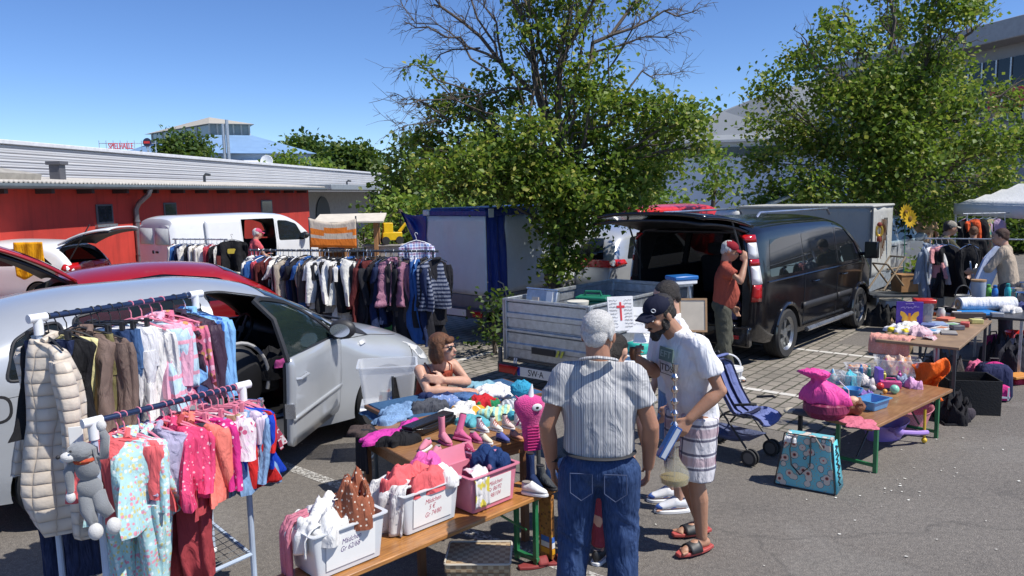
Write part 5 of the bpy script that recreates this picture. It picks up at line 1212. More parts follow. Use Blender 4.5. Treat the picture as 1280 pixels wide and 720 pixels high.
hr(1,.68,'pink_hoodie','hoodie','light pink hoodie above the flowered jacket','coat',.38,.42,cloth((.72,.38,.50)),rot=5,sl=.34,hanger='pink',group=G1)
m_flor=cloth((.62,.16,.26),pat='floral',ps=24.,pc=((.16,.03,.03),(.55,.30,.12),(.78,.45,.55)))
hr(1,.75,'flowered_jacket','jacket','pink jacket printed with brown and yellow flowers on the upper rail','coat',.42,.50,m_flor,rot=22,sl=.42,th=.06,hanger='pink',group=G1)
hr(1,.84,'plum_jacket','jacket','dark plum padded jacket beside the light blue jacket','puffer',.44,.50,cloth((.055,.032,.055),rough=.5),rot=18,sl=.46,th=.06,hanger='black',group=G1)
hr(1,.92,'light_blue_jacket','jacket','light blue padded jacket at the right end of the upper rail','coat',.44,.50,cloth((.20,.42,.72),rough=.55),rot=16,sl=.46,th=.065,hanger='wire',group=G1)
hr(1,.97,'blue_shirt','shirt','bright blue shirt collar showing behind the light blue jacket','top',.36,.40,cloth((.05,.16,.50)),rot=0,sl=.2,hanger='black',group=G1)
m_aqua=cloth((.40,.62,.64),pat='floral',ps=44.,pc=((.70,.30,.38),(.60,.55,.25),(.66,.75,.75)),fold=.5)
m_dotp=cloth((.66,.06,.16),pat='dots',ps=36.,pc=(.74,.40,.48))
coral=cloth((.72,.13,.14));coral2=cloth((.74,.19,.15));rasp=cloth((.40,.03,.06))
hr(0,.14,'coral_coat','coat','coral child\'s coat with buttoned cuffs behind the grey plush toy','coat',.36,.38,coral,rot=20,sl=.26,th=.05,hanger='pink',group=G2)
hr(0,.18,'aqua_snowsuit','snowsuit','aqua baby snowsuit with pink and yellow pattern and feet, hanging long','suit',.34,.42,m_aqua,rot=15,sl=.32,th=.07,hanger='pink',group=G2)
hr(0,.27,'aqua_pyjamas','pyjamas','aqua pyjamas mostly hidden behind the snowsuit','suit',.30,.40,m_aqua,rot=-5,sl=.30,th=.035,hanger='pink',group=G2)
hr(0,.34,'lilac_bodywarmer','bodywarmer','lilac padded bodywarmer on the lower rail next to the dotted jacket','puffer',.32,.36,cloth((.36,.33,.46),rough=.6),rot=15,sl=0,th=.06,hanger='pink',group=G2)
hr(0,.43,'dotted_jacket','jacket','raspberry jacket with pale dots on the lower rail','coat',.38,.38,m_dotp,rot=18,sl=.30,th=.06,hanger='pink',group=G2)
hr(0,.48,'red_dungarees','dungarees','long dusky red dungarees below the dotted jacket','suit',.33,.45,cloth((.34,.05,.06)),rot=10,sl=0,th=.05,hanger='pink',group=G2)
hr(0,.55,'coral_parka','parka','salmon coral parka right of the dotted jacket','coat',.38,.42,coral2,rot=14,sl=.34,th=.05,hanger='pink',group=G2)
hr(0,.60,'green_pyjamas','pyjamas','dark narrow leggings between the coral parka and the heart sweater','pants',.26,.50,cloth((.05,.06,.08)),rot=5,hanger='pink',group=G2)
hr(0,.65,'heart_sweater','sweater','magenta sweater dotted with white hearts on the lower rail','top',.36,.40,cloth((.55,.03,.20),pat='dots',ps=26.,pc=(.8,.6,.68)),rot=18,sl=.34,hanger='pink',group=G2)
hr(0,.70,'small_jeans','jeans','small faded blue jeans under the magenta heart sweater','pants',.28,.46,denimL,rot=8,hanger='pink',group=G2)
hr(0,.76,'flowered_blouse','blouse','white and pink flowered blouse on the lower rail','top',.34,.34,cloth((.66,.56,.60),pat='floral',ps=30.,pc=((.5,.1,.2),(.7,.5,.6),(.7,.7,.7))),rot=14,sl=.2,hanger='pink',group=G2)
hr(0,.81,'tan_trousers','trousers','tan child\'s trousers between flowered blouse and white leggings','pants',.28,.40,cloth((.40,.28,.16)),rot=5,hanger='pink',group=G2)
hr(0,.85,'white_leggings','leggings','white printed leggings near the right end of the lower rail','pants',.28,.42,cloth((.66,.62,.65),pat='dots',ps=26.,pc=(.55,.3,.4)),rot=16,hanger='pink',group=G2)
hr(0,.89,'lilac_shirt','shirt','pale lilac T-shirt near the right end of the lower rail','top',.34,.34,cloth((.60,.50,.62)),rot=10,sl=.16,hanger='pink',group=G2)
hr(0,.93,'denim_jacket','jacket','light denim jacket hanging second from the right end of the lower rail','top',.34,.44,denimL,rot=12,sl=.36,hanger='pink',group=G2)
hr(0,.97,'royal_blue_top','top','royal blue top at the right end of the lower rail','top',.34,.40,cloth((.01,.05,.42)),rot=8,sl=.3,hanger='pink',group=G2)
hr(0,1.02,'tartan_skirt','skirt','red and dark tartan skirt hooked on the right end of the lower rail','skirt',.26,.26,cloth((.30,.03,.06),pat='plaid',ps=7.,pc=(.5,.5,.5)),rot=0,hanger='wire',group=G2)
hr(0,1.0,'red_shirt','shirt','red shirt just behind the royal blue top','top',.32,.42,cloth((.5,.02,.02)),rot=0,sl=.2,hanger='pink',group=G2)
hr(1,.05,'navy_trousers','trousers','long navy trousers hanging lowest at the left end of the rack','pants',.34,1.28,cloth((.015,.025,.07),pat='denim'),rot=20,hanger='black',group=G1)
p=atY(95,545,3.72);bm=BM();box(bm,.065,.004,.095);tag(obj('price_card',bm,M_plate,loc=p,rz=R(20),bevel=.002),'blank white card hanging below the yellow vest','card')
pl=empty('plush_dog',LL+Vector((.02,-.11,-.06)),R(12),'grey plush animal with white paws hanging from the left end of the lower rail','plush toy')
m_pg=mt('grey_plush',(.20,.21,.22),.95,bump=.4,bs=160,sheen=.5);m_pw=mt('white_plush',(.60,.59,.57),.95,bump=.4,bs=160,sheen=.4)
bm=BM();ball(bm,.075,(0,0,-.16),(1,.8,1.25));ball(bm,.07,(0,0,-.30),(1,.85,1.1))
tube(bm,[(-.05,0,-.10),(-.10,-.02,-.18),(-.10,-.03,-.30)],[.026,.03,.022],10);tube(bm,[(.05,0,-.10),(.10,-.01,-.10),(.115,-.02,.02),(.10,-.02,.06)],[.026,.03,.028,.02],10)
tube(bm,[(-.03,0,-.33),(0,-.05,-.42),(.03,-.07,-.50)],[.04,.045,.03],12);tube(bm,[(.04,0,-.33),(.07,-.04,-.40),(.12,-.06,-.46)],[.04,.045,.03],12)
crumple(bm.verts,.008,14);obj('body',bm,m_pg,pl,smooth=80)
pl.scale=(.8,.8,.8);bm=BM();ball(bm,.062,(-.03,-.02,-.06),(1.15,1.0,.95),seg=40);[v.co.__iadd__(noise.noise_vector(v.co*90)*.006)for v in bm.verts];obj('head',bm,m_pg,pl,smooth=80)
bm=BM();ball(bm,.040,(-.085,-.05,-.078),(1.25,.9,.8));crumple(bm.verts,.006,14);obj('muzzle',bm,m_pw,pl,smooth=80)
bm=BM();ball(bm,.012,(-.135,-.07,-.07));ball(bm,.007,(-.06,-.085,-.035));obj('nose',bm,M_ink,pl)
for s,(x,y,z)in((1,(.04,-.09,-.54)),(1,(.14,-.08,-.52))):
 bm=BM();ball(bm,.042,(x,y,z),(1.0,.9,1.25));obj('paw',bm,m_pw,pl)
for x,y,z in((-.10,-.03,-.335),(.10,-.02,.09)):
 bm=BM();ball(bm,.028,(x,y,z),(1,.8,1.3));obj('paw',bm,m_pw,pl)
for s in(-1,1):
 bm=BM();tube(bm,[(s*.03-.03,0,-.02),(s*.07-.02,-.01,-.05),(s*.08-.02,-.015,-.14)],[.016,.026,.018],8,flat=.5);obj('ear',bm,m_pg,pl)
bm=BM();lathe(bm,[(.052,-.015),(.058,0),(.052,.015)],18,T(-.01,-.005,-.115)@SC(1.1,.95,1),close=False);obj('scarf',bm,cloth((.45,.08,.04),pat='dots',ps=60.,pc=(.6,.5,.1)),pl,solid=.01)
def rail_rack(name,label,a,b,z,hgt_posts=True,m=M_steeldark,r=.016):
 a=Vector((*a,z));b=Vector((*b,z));e=empty(name,(a.x,a.y,0),0,label,'clothes rail')
 bm=BM();tube(bm,[a,b],r,8);rel2(obj('rail',bm,m),e);d=(b-a).normalized();n_=Vector((-d.y,d.x,0))
 for p in(a+d*.08,b-d*.08):
  bm=BM();tube(bm,[p,Vector((p.x,p.y,.06))],r,8);rel2(obj('post',bm,m),e)
  bm=BM();tube(bm,[Vector((p.x,p.y,.05))-n_*.28,Vector((p.x,p.y,.05))+n_*.28],r,8);rel2(obj('foot',bm,m),e)
 return a,b
PAL=[((.02,.02,.025),9),((.015,.025,.07),6),((.70,.68,.64),5),((.06,.05,.05),4),((.20,.19,.18),3),((.35,.30,.24),3),((.10,.02,.02),2),((.03,.10,.30),2),((.02,.22,.42),1),((.45,.06,.08),1),((.50,.52,.58),2),((.30,.14,.18),1),((.05,.08,.05),1),((.22,.12,.30),1)]
PM=[(cloth(c),w_,c)for c,w_ in PAL];PW=[w_ for _,w_,_ in PM]
def cname(c):
 r,g,b=c;mx=max(c)
 if mx<.04:return 'black'
 if min(c)>.6:return 'white'
 if b>r*1.7:return 'blue' if b>.2 else 'navy'
 if r>.4 and g<.1:return 'red'
 if r>g*2:return 'maroon'
 return 'grey' if abs(r-b)<.06 else 'beige'
KN={'top':'shirt','coat':'jacket','dress':'dress','pants':'trousers','vest':'top'}
proto={}
def mass(a,b,n,grp,where,plan=None,wr=(.40,.52),Lr=(.55,.8),seed=1,face=None,rotr=25):
 rq=random.Random(seed);ang=math.atan2((b-a).y,(b-a).x)-math.pi/2;cnt={}
 for k in range(n):
  t=(k+.5+rq.uniform(-.25,.25))/n;p=a.lerp(b,t)
  if plan:kind,m,c=plan(k,t,rq)
  else:
   m,_,c=rq.choices(PM,PW)[0];kind=rq.choice(['top','coat','top','coat','dress','pants','coat'])
  w_=rq.uniform(*wr);L_=rq.uniform(*Lr)*(1.35 if kind=='dress' else 1.2 if kind=='pants' else 1)
  lab='%s %s, number %s from the left end of %s'%(cname(c),KN[kind],ORD[k]if k<len(ORD)else str(k+1),where)
  hang('hanging_'+KN[kind],KN[kind],lab.replace('number ',''),kind,p,ang+R(rq.uniform(-rotr,rotr)),w_,L_,m,sl=rq.choice([.5,.55,.2,.5]),th=.035,hanger=rq.choice(['black','white','wire']),group=grp,seed=rq.randint(0,99))
ORD=['first','second','third','fourth','fifth','sixth','seventh','eighth','ninth','tenth','eleventh','twelfth','thirteenth','fourteenth','fifteenth','sixteenth','seventeenth','eighteenth','nineteenth','twentieth','twenty-first','twenty-second','twenty-third','twenty-fourth','twenty-fifth','twenty-sixth','twenty-seventh','twenty-eighth','twenty-ninth','thirtieth','thirty-first','thirty-second','thirty-third','thirty-fourth','thirty-fifth','thirty-sixth','thirty-seventh','thirty-eighth','thirty-ninth','fortieth','forty-first','forty-second','forty-third','forty-fourth','forty-fifth','forty-sixth']
pmd={}
for m_,_,c_ in PM:pmd.setdefault(cname(c_),(m_,c_))
seq=['white','red','blue','blue','maroon','maroon','white','black','white','beige','navy','navy','black','beige','blue','grey','white','white','black','black','white','beige','grey','white','blue','black','maroon','black','black','maroon','navy','black','navy','navy','black','grey','black','grey','blue','blue','black','navy','black','black']
def plan1(k,t,rq):
 m,c=pmd[seq[k%len(seq)]]
 return(rq.choice(['top','top','coat'])if t<.6 else rq.choice(['coat','dress','coat','pants','dress']),m,c)
a,b=rail_rack('long_clothes_rail','long metal clothes rail packed with adult clothes beyond the silver car',(-3.85,11.3),(-.98,10.3),1.60)
mass(a,b,44,'clothes on the long rail beyond the silver car','the long rail',plan1,seed=3,Lr=(.68,.92))
ang=math.atan2((b-a).y,(b-a).x)
for t,kind,m,lab,nm,cat,L_,sl in((.50,'dress',black,'black sleeveless dress hung facing out in the middle of the long rail','black_dress','dress',.72,0),(.44,'top',cloth((.72,.70,.66)),'white shirt with long sleeves left of the facing black dress','white_shirt','shirt',.60,.58),(.55,'top',cloth((.68,.66,.60)),'cream shirt with long sleeves right of the facing black dress','white_shirt','shirt',.62,.58),(.80,'puffer',cloth((.30,.14,.20),rough=.5),'dusty pink padded jacket hung facing out on the right part of the long rail','padded_jacket','jacket',.62,.55)):
 p=a.lerp(b,t)+Vector((-math.sin(ang),math.cos(ang),0))*-.16
 hang(nm,cat,lab,kind,p,ang+R(8),.46,L_,m,sl=sl,th=.06,hanger='black',group='clothes on the long rail beyond the silver car')
p=a.lerp(b,.97)+Vector((.0,-.05,0));hang('striped_jumper','jumper','dark blue and white striped jumper at the right end of the long rail','top',p,ang+R(62),.42,.66,cloth((.02,.03,.07),pat='stripe',ps=6.,pc=(.20,.22,.28),prot=(0,R(90),0)),sl=.55,th=.06,hanger='black')
p=a.lerp(b,.90)+Vector((0,.28,.12));hang('checked_shirt','shirt','blue and white checked shirt hung above the long rail by the blue tarpaulin','top',p+Vector((-.05,0,.10)),ang+R(30),.44,.62,cloth((.25,.35,.60),pat='plaid',ps=8.,pc=(.75,.75,.8)),sl=.5,th=.05,hanger='white')
a,b=rail_rack('small_clothes_rail','short clothes rail standing before the white van',atY(216,300,16.6).xy,atY(284,298,16.0).xy,1.52,m=M_steel)
def plan2(k,t,rq):
 m,c=pmd[['white','blue','navy','white','black','white','beige','white','red','red','black','maroon','white'][k%13]];return('top',m,c)
mass(a,b,13,'clothes on the short rail by the white van','the short rail by the white van',plan2,wr=(.36,.46),Lr=(.5,.75),seed=8)
bt=hang('black_tshirt','T-shirt','black T-shirt with small yellow print facing out beside the woman in pink','top',atY(290,300,15.6)+Vector((0,0,.1)),R(8),.52,.62,cloth((.012,.012,.014)),sl=.22,th=.07,hanger='black')
bm=BM();prism(bm,roundpoly([(-.08,-.05),(.08,-.05),(.08,.05),(-.08,.05)],.03),.004,T(0,-.10,-.32)@RX(R(90)));obj('print',bm,mt('yellow_print',(.6,.45,.05),.7),bt)
# ================================================================ tables, benches and goods
m_wood=mt('varnished_pine',(.42,.19,.055),.35,var=.18,vs=7,coat=.3)
m_wood2=mt('brown_table_wood',(.30,.15,.06),.45,var=.2,vs=6,coat=.2)
m_woodd=mt('dark_table_wood',(.16,.07,.03),.5,var=.2,vs=6)
for m_ in(m_wood,m_wood2):
 nt=m_.node_tree;b=nt.nodes['Principled BSDF']
 w=tex(nt,'ShaderNodeTexNoise',objco(nt,(1.2,18,18)),0,i_Scale=5.,i_Detail=6.);src=b.inputs['Base Color'].links[0].from_socket
 nt.links.new(mixc(nt,ramp(nt,w,[(.42,0),(.62,.55)]),src,(.17,.065,.018)),b.inputs['Base Color'])
def thing(name,label,cat,loc,rz=0,group=None):return empty(name,loc,rz,label,cat,group)
def one(name,bm,m,label,cat,loc=None,rz=None,group=None,**kw):
 o=obj(name,bm,m,loc=loc,rz=rz,**kw);return tag(o,label,cat,group)
def plank(bm,L,w_,t,loc,m=None):box(bm,L,w_,t,loc,m)
def beer_bench(label,a,b,z,w_,mleg=M_greensteel,name='bench',cat='bench',boards=1,sticker=False,top=None):
 """folding bench: board from a to b (front edge, plan points), green steel legs"""
 a=Vector((*a,0));b=Vector((*b,0));d=b-a;L=d.length;an=math.atan2(d.y,d.x)
 e=thing(name,label,cat,a,an)
 for k in range(boards):
  bw=w_/boards;bm=BM();box(bm,L,bw-.004,.028,(L/2,bw*(k+.5),z-.014));obj('board',bm,top or m_wood,e,bevel=.006)
 for x in(.28,L-.22):
  bm=BM()
  for y in(.05,w_-.05):box(bm,.028,.028,z-.03,(x,y,(z-.03)/2))
  box(bm,.028,w_-.06,.028,(x,w_/2,.05));box(bm,.028,w_-.06,.02,(x,w_/2,z-.045));obj('leg_frame',bm,mleg,e,bevel=.003)
  bm=BM();s=1 if x<L/2 else-1;tube(bm,[(x,w_/2,z*.45),(x+s*.30,w_/2,z-.04)],.008,6);obj('brace',bm,mleg,e)
 if sticker:
  bm=BM();box(bm,.03,.11,z-.04,(L-.10,w_*.25,(z-.04)/2));pl_=obj('sticker_board',bm,mt('sticker_board_wood',(.40,.17,.04),.5,pat='floral',ps=42.,pc=((.10,.05,.02),(.25,.10,.02),(.45,.25,.03))),e,bevel=.004)
  for nm_,y_,z_,c_ in(('blue_sticker',0,.15,(.05,.15,.5)),('yellow_sticker',0,.07,(.7,.35,.02)),('white_sticker',0,.112,(.7,.7,.68))):
   bm=BM();box(bm,.032,.07,.035,(L-.10,w_*.25,z_));box(bm,.004,.07,.035,(L-.083,w_*.25,z_));box(bm,.026,.004,.035,(L-.10,w_*.25-.057,z_));obj(nm_,bm,mt(nm_,c_,.4),e)
 return e
dB=Vector((.713,.701,0));nB=Vector((-.701,.713,0));aB=math.atan2(dB.y,dB.x)
B1=Vector((.31,4.73,0));B0=B1-dB*2.2
beer_bench('orange pine bench carrying three plastic boxes and shoes in the foreground',B0 .xy,B1 .xy,.49,.27,sticker=True)
e1=Vector((.814,.581,0));e2=Vector((-.600,.800,0));e2=Vector((-.581,.814,0));aT=math.atan2(e1 .y,e1 .x);CT=Vector((-.60,4.45,0));ZT=.75
tb=thing('wooden_table','brown wooden table crowded with baby shoes and folded clothes','table',CT,aT)
bm=BM();box(bm,.90,.86,.03,(.45,.43,ZT-.015));obj('table_top',bm,m_wood2,tb,bevel=.008)
bm=BM();box(bm,.80,.02,.09,(.45,.05,ZT-.075));box(bm,.80,.02,.09,(.45,.81,ZT-.075));box(bm,.02,.76,.09,(.05,.43,ZT-.075));box(bm,.02,.76,.09,(.85,.43,ZT-.075));obj('apron',bm,m_wood2,tb,bevel=.003)
for x,y in((.05,.06),(.85,.06),(.05,.80),(.85,.80)):
 bm=BM();box(bm,.045,.045,ZT-.03,(x,y,(ZT-.03)/2));obj('leg',bm,m_woodd,tb,bevel=.004)
def tt_(x,y,z=0):return CT+e1*x+e2*y+Vector((0,0,ZT+z))
t2=thing('covered_table','table under a blue cloth behind the brown table, in front of the seated woman','table',CT+e2*.90+e1*.36,aT)
bm=BM();box(bm,1.35,.62,.03,(.68,.31,.705));obj('table_top',bm,m_woodd,t2,bevel=.005)
for x,y in((.06,.06),(1.3,.06),(.06,.56),(1.3,.56)):
 bm=BM();tube(bm,[(x,y,0),(x,y,.69)],.018,8);obj('leg',bm,M_steeldark,t2)
bm=BM()
def tc(s,t):
 x=-.03+1.41*s;y=-.03+.68*t;z=.728
 if s<.03 or s>.97 or t<.05 or t>.95:z=.655+.008*math.sin(s*40+t*25)
 return Vector((x,y,z))
sheet(bm,tc,44,26);one('tablecloth',bm,cloth((.04,.10,.20),fold=.5),'dark blue cloth spread over the rear table','tablecloth',loc=t2 .location.copy(),rz=aT,smooth=60,solid=.003)
def heap_bm(w_,d_,h_,seed=0,n=44,lump=.35):
 """a dropped or folded piece of cloth: lumpy low mound with folds"""
 bm=BM();rq=random.Random(seed);o_=rq.uniform(0,50)
 ang_r=[1+.22*math.sin(2*a+o_)+.14*math.sin(5*a+o_*2)+.08*math.sin(9*a+o_)for a in[2*math.pi*i/n for i in range(n)]]
 rings=[]
 for k in range(15):
  t=k/14;rr_=math.cos(t*math.pi/2)**.6 if t<1 else.03
  ring=[]
  for i in range(n):
   a=2*math.pi*i/n;r=ang_r[i]*(rr_*(1-.25*t)+.25*t*rr_)
   p=Vector((math.cos(a)*w_/2*r,math.sin(a)*d_/2*r,0))
   f_=noise.noise(Vector((p.x*14+o_,p.y*14,o_)))*lump
   ridge=abs(noise.noise(Vector((p.x*9-o_,p.y*22,1.3))))*lump
   rd=(1-abs(noise.noise(Vector((p.x*16+o_,p.y*7-o_,4.))))*2.2)
   p.z=h_*(math.sin(t*math.pi/2)**.7*(.72+f_)+(ridge*1.2+.30*rd*lump)*min(1,t*3))
   p.xy+=Vector((noise.noise(Vector((p.z*30,a*2,o_))),noise.noise(Vector((a*2,p.z*30,-o_)))))*.014*(1-t)
   ring.append(p)
  rings.append(ring)
 loft(bm,rings);return bm
def heap(name,cat,label,pos,rz,w_,d_,h_,m,seed=0,group=None,lump=.45):
 return one(name,heap_bm(w_,d_,h_,seed,lump=lump),m,label,cat,loc=pos,rz=rz,group=group,smooth=80)
def drape(name,cat,label,pos,rz,w_,top,drop,m,group=None,seed=0,amp=.015,n=22,hem=0.0,thick=.006):
 """cloth lying `top` deep on a surface and hanging `drop` over its front edge (local -y)"""
 bm=BM();Lg=top+drop
 def fn(s,t):
  q_=t*Lg;x=(s-.5)*w_*(1+.06*math.sin(t*6+seed));wob=amp*math.sin(s*17+seed+t*2)
  if q_<top:return Vector((x,top-q_,.012+abs(wob)*.7+.006*math.sin(t*20+s*9)))
  k=q_-top;c_=min(1,k/.03)
  return Vector((x*(1-.10*k/drop),-.014*c_-wob*c_-.012*c_,.012*(1-c_)-k+hem*math.sin(s*7+seed)*k/drop))
 sheet(bm,fn,n,20);return one(name,bm,m,label,cat,loc=pos,rz=rz,group=group,smooth=80,solid=thick)
def shoe(name,cat,label,pos,rz,L,mu,ms=None,kind='low',accent=None,group=None,lying=0):
 """one shoe, toe towards +x, sole on z = 0"""
 e=empty(name,pos,rz,label,cat,group)
 if lying:e.rotation_euler=(R(lying),0,rz)
 W=L*.36;ms=ms or M_whitep
 def outl(t):
  return W/2*(.78+.30*math.sin(math.pi*min(1,t*1.05))**1.0 if t>.02 and t<.98 else.4)
 bm=BM();n=16;hs=L*.10
 pts=[]
 for i in range(n+1):t=i/n;pts.append((t*L,outl(t)*(1 if t<.8 else math.sqrt(max(.02,1-((t-.8)/.2)**2)*1.0))))
 poly=[(x,y)for x,y in pts]+[(x,-y*(.92))for x,y in pts[::-1]]
 prism(bm,poly,hs);obj('sole',bm,ms,e,bevel=L*.02)
 hgt={'low':.42,'high':.72,'boot':1.15,'sandal':.30}[kind]*L
 bm=BM();rings=[];h0=hgt;hgt=min(hgt,.46*L)
 for i in range(n+1):
  t=.03+.94*i/n;w_=pts[i][1]*.93
  top=hgt*(1-.08*math.sin(t*8))if t<.36 else hs+(hgt-hs)*max(0,1-(t-.36)/.40)**1.3*.62+L*.20*math.sqrt(max(0,1-max(0,(t-.55)/.45)**2.2))*(1 if t>.36 else 0)
  if t<.36 and kind=='low':top=hgt
  ring=[]
  for k in range(12):
   a=2*math.pi*k/12;y=math.cos(a)*w_*(1 if math.sin(a)<.3 else.82);z=hs+(top-hs)*(.5+.5*math.sin(a));ring.append(Vector((t*L,y,z)))
  rings.append(ring)
 loft(bm,rings);hgt=h0
 if kind in('high','boot'):loft(bm,[[Vector((L*(.20+.03*(1-t_))+math.cos(a)*L*.165*k_,math.sin(a)*L*.14*k_,hs+(hgt-hs)*t_))for a in[2*math.pi*j/16 for j in range(16)]]for t_,k_ in((.1,1.05),(.4,.98),(.7,.95),(.97,1.04),(1,1.0))])
 obj('upper',bm,mu,e,smooth=70)
 if kind!='sandal':
  bm=BM();lathe(bm,[(.001,0),(L*.115,0),(L*.13,.004),(.001,.004)],16,T(L*.2,0,hgt-.001+(.003 if kind!='low' else 0))@SC(1.25,.95,1));obj('opening',bm,M_black if kind!='low' else mt('shoe_lining',(.25,.22,.2),.9),e)
 if accent:
  bm=BM();sx_=L*.30
  for k in range(3):
   x=L*(.38+.10*k);z=hs+(hgt-hs)*(.80-.16*k)
   tube(bm,[(x,-W*.36,z*.66+.002),(x+L*.01,0,z+L*.05),(x,W*.36,z*.66+.002)],L*.026,5)
  obj('strap' if kind!='high' else 'laces',bm,accent,e)
 return e
def scribble(name,rows,w_,h_,m4,parent,m,seed=0):
 """handwriting-like pen line"""
 rq=random.Random(seed);bm=BM()
 for r_ in range(rows):
  y=h_*(.5-(r_+.5)/rows);pts=[]
  for k in range(26):x=-w_/2+w_*k/25*(.7+.3*rq.random()if False else 1);pts.append(m4@Vector((x,y+rq.uniform(-1,1)*h_/rows*.28,.001)))
  tube(bm,pts,.0012,4)
 return obj(name,bm,m,parent)
m_box=mt('milky_plastic',(.60,.62,.64),.35,var=.05,coat=.2);m_pinkbox=mt('pink_box_plastic',(.62,.20,.28),.35,var=.05,coat=.2)
m_paper=mt('paper',(.78,.78,.76),.8,var=.03);m_pen=mt('red_pen',(.45,.05,.10),.7);m_pen2=mt('dark_pen',(.10,.05,.18),.7)
def tub(name,cat,label,corner,rz,L,W,Hh,m,lines=(),pen=None,wall=.006,taper=.88,group=None,paper=True):
 """open storage box; corner = front right bottom corner, x along the front, y back; front face looks to -y"""
 e=empty(name,corner,rz,label,cat,group);bm=BM()
 def rr(kx,z,o=0):return[Vector((-L/2+x*(L/2*kx+o),W/2+y*(W/2*kx+o),z))for x,y in roundpoly([(-1,-1),(1,-1),(1,1),(-1,1)],.16)]
 rings=[rr(taper,.003),rr(1,Hh*.96),rr(1,Hh),rr(1,Hh,.016),rr(1,Hh+.006,.016),rr(1,Hh+.006,-wall),rr(1,Hh*.95,-wall),rr(taper,.012,-wall)]
 loft(bm,rings);obj('shell',bm,m,e,smooth=40)
 for s in(0,-L):
  bm=BM();box(bm,.02,W*.35,.02,(s+(.008 if s==0 else-.008),W/2,Hh-.035));obj('grip',bm,m,e,bevel=.006)
 if paper:
  sl_=math.atan2(W/2*(1-taper),Hh);M=T(-L*.5,W/2*(1-taper)*.45-.004,Hh*.50)@RX(R(90)+sl_*1.0)
  bm=BM();box(bm,L*.68,Hh*.72,.0016,m=M);pp=obj('label_paper',bm,m_paper,e)
  for i,ln in enumerate(lines):
   me=text_mesh(ln,Hh*.17,M@T(-L*.02*(i%2),Hh*(.20-.17*i),.0012)@RZ(R(3)),.0003,xs=.8,shear=.35)
   obj('handwriting',me,pen or m_pen2,pp,smooth=0)
 return e
cb1=at(484,693,.495);cb2=at(576,645,.495);cb3=at(648,622,.495)
tub('storage_box','storage box','milky plastic box nearest the camera with a brown dotted top and white clothes spilling out',cb1,aB,.42,.27,.23,m_box,('Mädchen','Gr 62/68'),group='boxes of baby clothes on the bench')
tub('storage_box','storage box','milky plastic box in the middle of the bench heaped with coral and pink clothes',cb2,aB,.40,.27,.23,m_box,('Mädchen','5 €','Gr 74/80'),m_pen,group='boxes of baby clothes on the bench')
tub('storage_box','storage box','pink plastic box on the bench beside the sneakers',cb3,aB,.38,.27,.22,m_pinkbox,('Mädchen','Gr 86/92','98/104'),m_pen,group='boxes of baby clothes on the bench')
def bx(c,x,y,z):return c+dB*x+nB*y+Vector((0,0,z))
m_copper=cloth((.30,.10,.055),pat='dots',ps=42.,pc=(.7,.6,.5));m_rose=cloth((.52,.18,.24));pinkc=cloth((.72,.12,.38));cream=cloth((.70,.69,.67));m_prt=cloth((.68,.67,.66),pat='dots',ps=34.,pc=(.35,.36,.38))
heap('baby_clothes','clothes','white baby clothes heaped in the nearest milky box',bx(cb1,-.27,.13,.17),aB,.32,.26,.15,cream,3)
heap('dotted_blouse','blouse','brown baby blouse with pale dots on top of the nearest milky box',bx(cb1,-.12,.12,.19),aB+.4,.24,.24,.17,m_copper,5,lump=.8)
drape('ruffled_top','top','white ruffled top hanging over the front left of the nearest milky box',bx(cb1,-.42,.14,.245),aB-math.pi/2+.1,.24,.10,.12,cream,amp=.02,seed=2)
drape('rose_leggings','leggings','dusty pink leggings hanging down the left side of the nearest milky box',bx(cb1,-.43,.20,.25),aB-math.pi/2-.15,.11,.12,.33,m_rose,amp=.012,seed=4,thick=.02)
heap('coral_sweater','sweater','coral sweater on top of the middle box on the bench',bx(cb2,-.25,.12,.20),aB+.3,.32,.26,.12,coral,7,lump=.7)
heap('pink_jumper','jumper','bright pink jumper beside the coral sweater on the middle box',bx(cb2,-.10,.18,.20),aB-.3,.26,.22,.13,pinkc,8)
heap('white_bodysuit','bodysuit','white bodysuit at the right rim of the middle box',bx(cb2,-.08,.06,.20),aB,.2,.14,.10,white,9)
drape('printed_pyjamas','pyjamas','white printed pyjamas hanging over the left end of the middle box',bx(cb2,-.41,.13,.245),aB-math.pi/2+.2,.24,.12,.24,m_prt,amp=.022,seed=6,thick=.012)
bm=BM();prism(bm,roundpoly([(-.17,-.12),(.17,-.12),(.17,.12),(-.17,.12)],.03),.012);one('pink_box_lid',bm,m_pinkbox,'pink lid leaning upright behind the pink box','lid',loc=bx(cb3,-.26,.29,.20)).rotation_euler=(R(70),0,aB)
drape('printed_cloth','cloth','white cloth with pink and yellow swirls hanging over the front of the pink box',bx(cb3,-.30,.02,.235),aB,.12,.07,.20,cloth((.72,.70,.70),pat='floral',ps=16.,pc=((.75,.45,.5),(.72,.70,.70),(.7,.6,.1))),amp=.006,seed=1)
heap('navy_sunhat','sun hat','navy cloth sun hat with small white patch on the pink box',bx(cb3,-.10,.13,.19),aB,.20,.18,.11,cloth((.015,.04,.13),pat='dots',ps=12.,pc=(.5,.2,.3)),11)
sh='shoes at the right end of the bench'
shoe('navy_boot','boot','navy ankle boot standing next to the pink box',at(660,606,.495),aB-1.9,.19,cloth((.015,.03,.09)),M_black,'boot',group=sh)
shoe('white_sneaker','sneaker','white sneaker with velcro straps nearest the bench edge',at(652,616,.495),aB-1.2,.18,cloth((.70,.70,.70),fold=.2),M_whitep,'low',accent=navy,group=sh)
shoe('grey_boot','boot','grey ankle boot between the navy boot and blue high-tops',at(671,605,.495),aB-1.6,.18,cloth((.06,.065,.07)),M_black,'high',group=sh)
m_hi=cloth((.20,.30,.50),fold=.2)
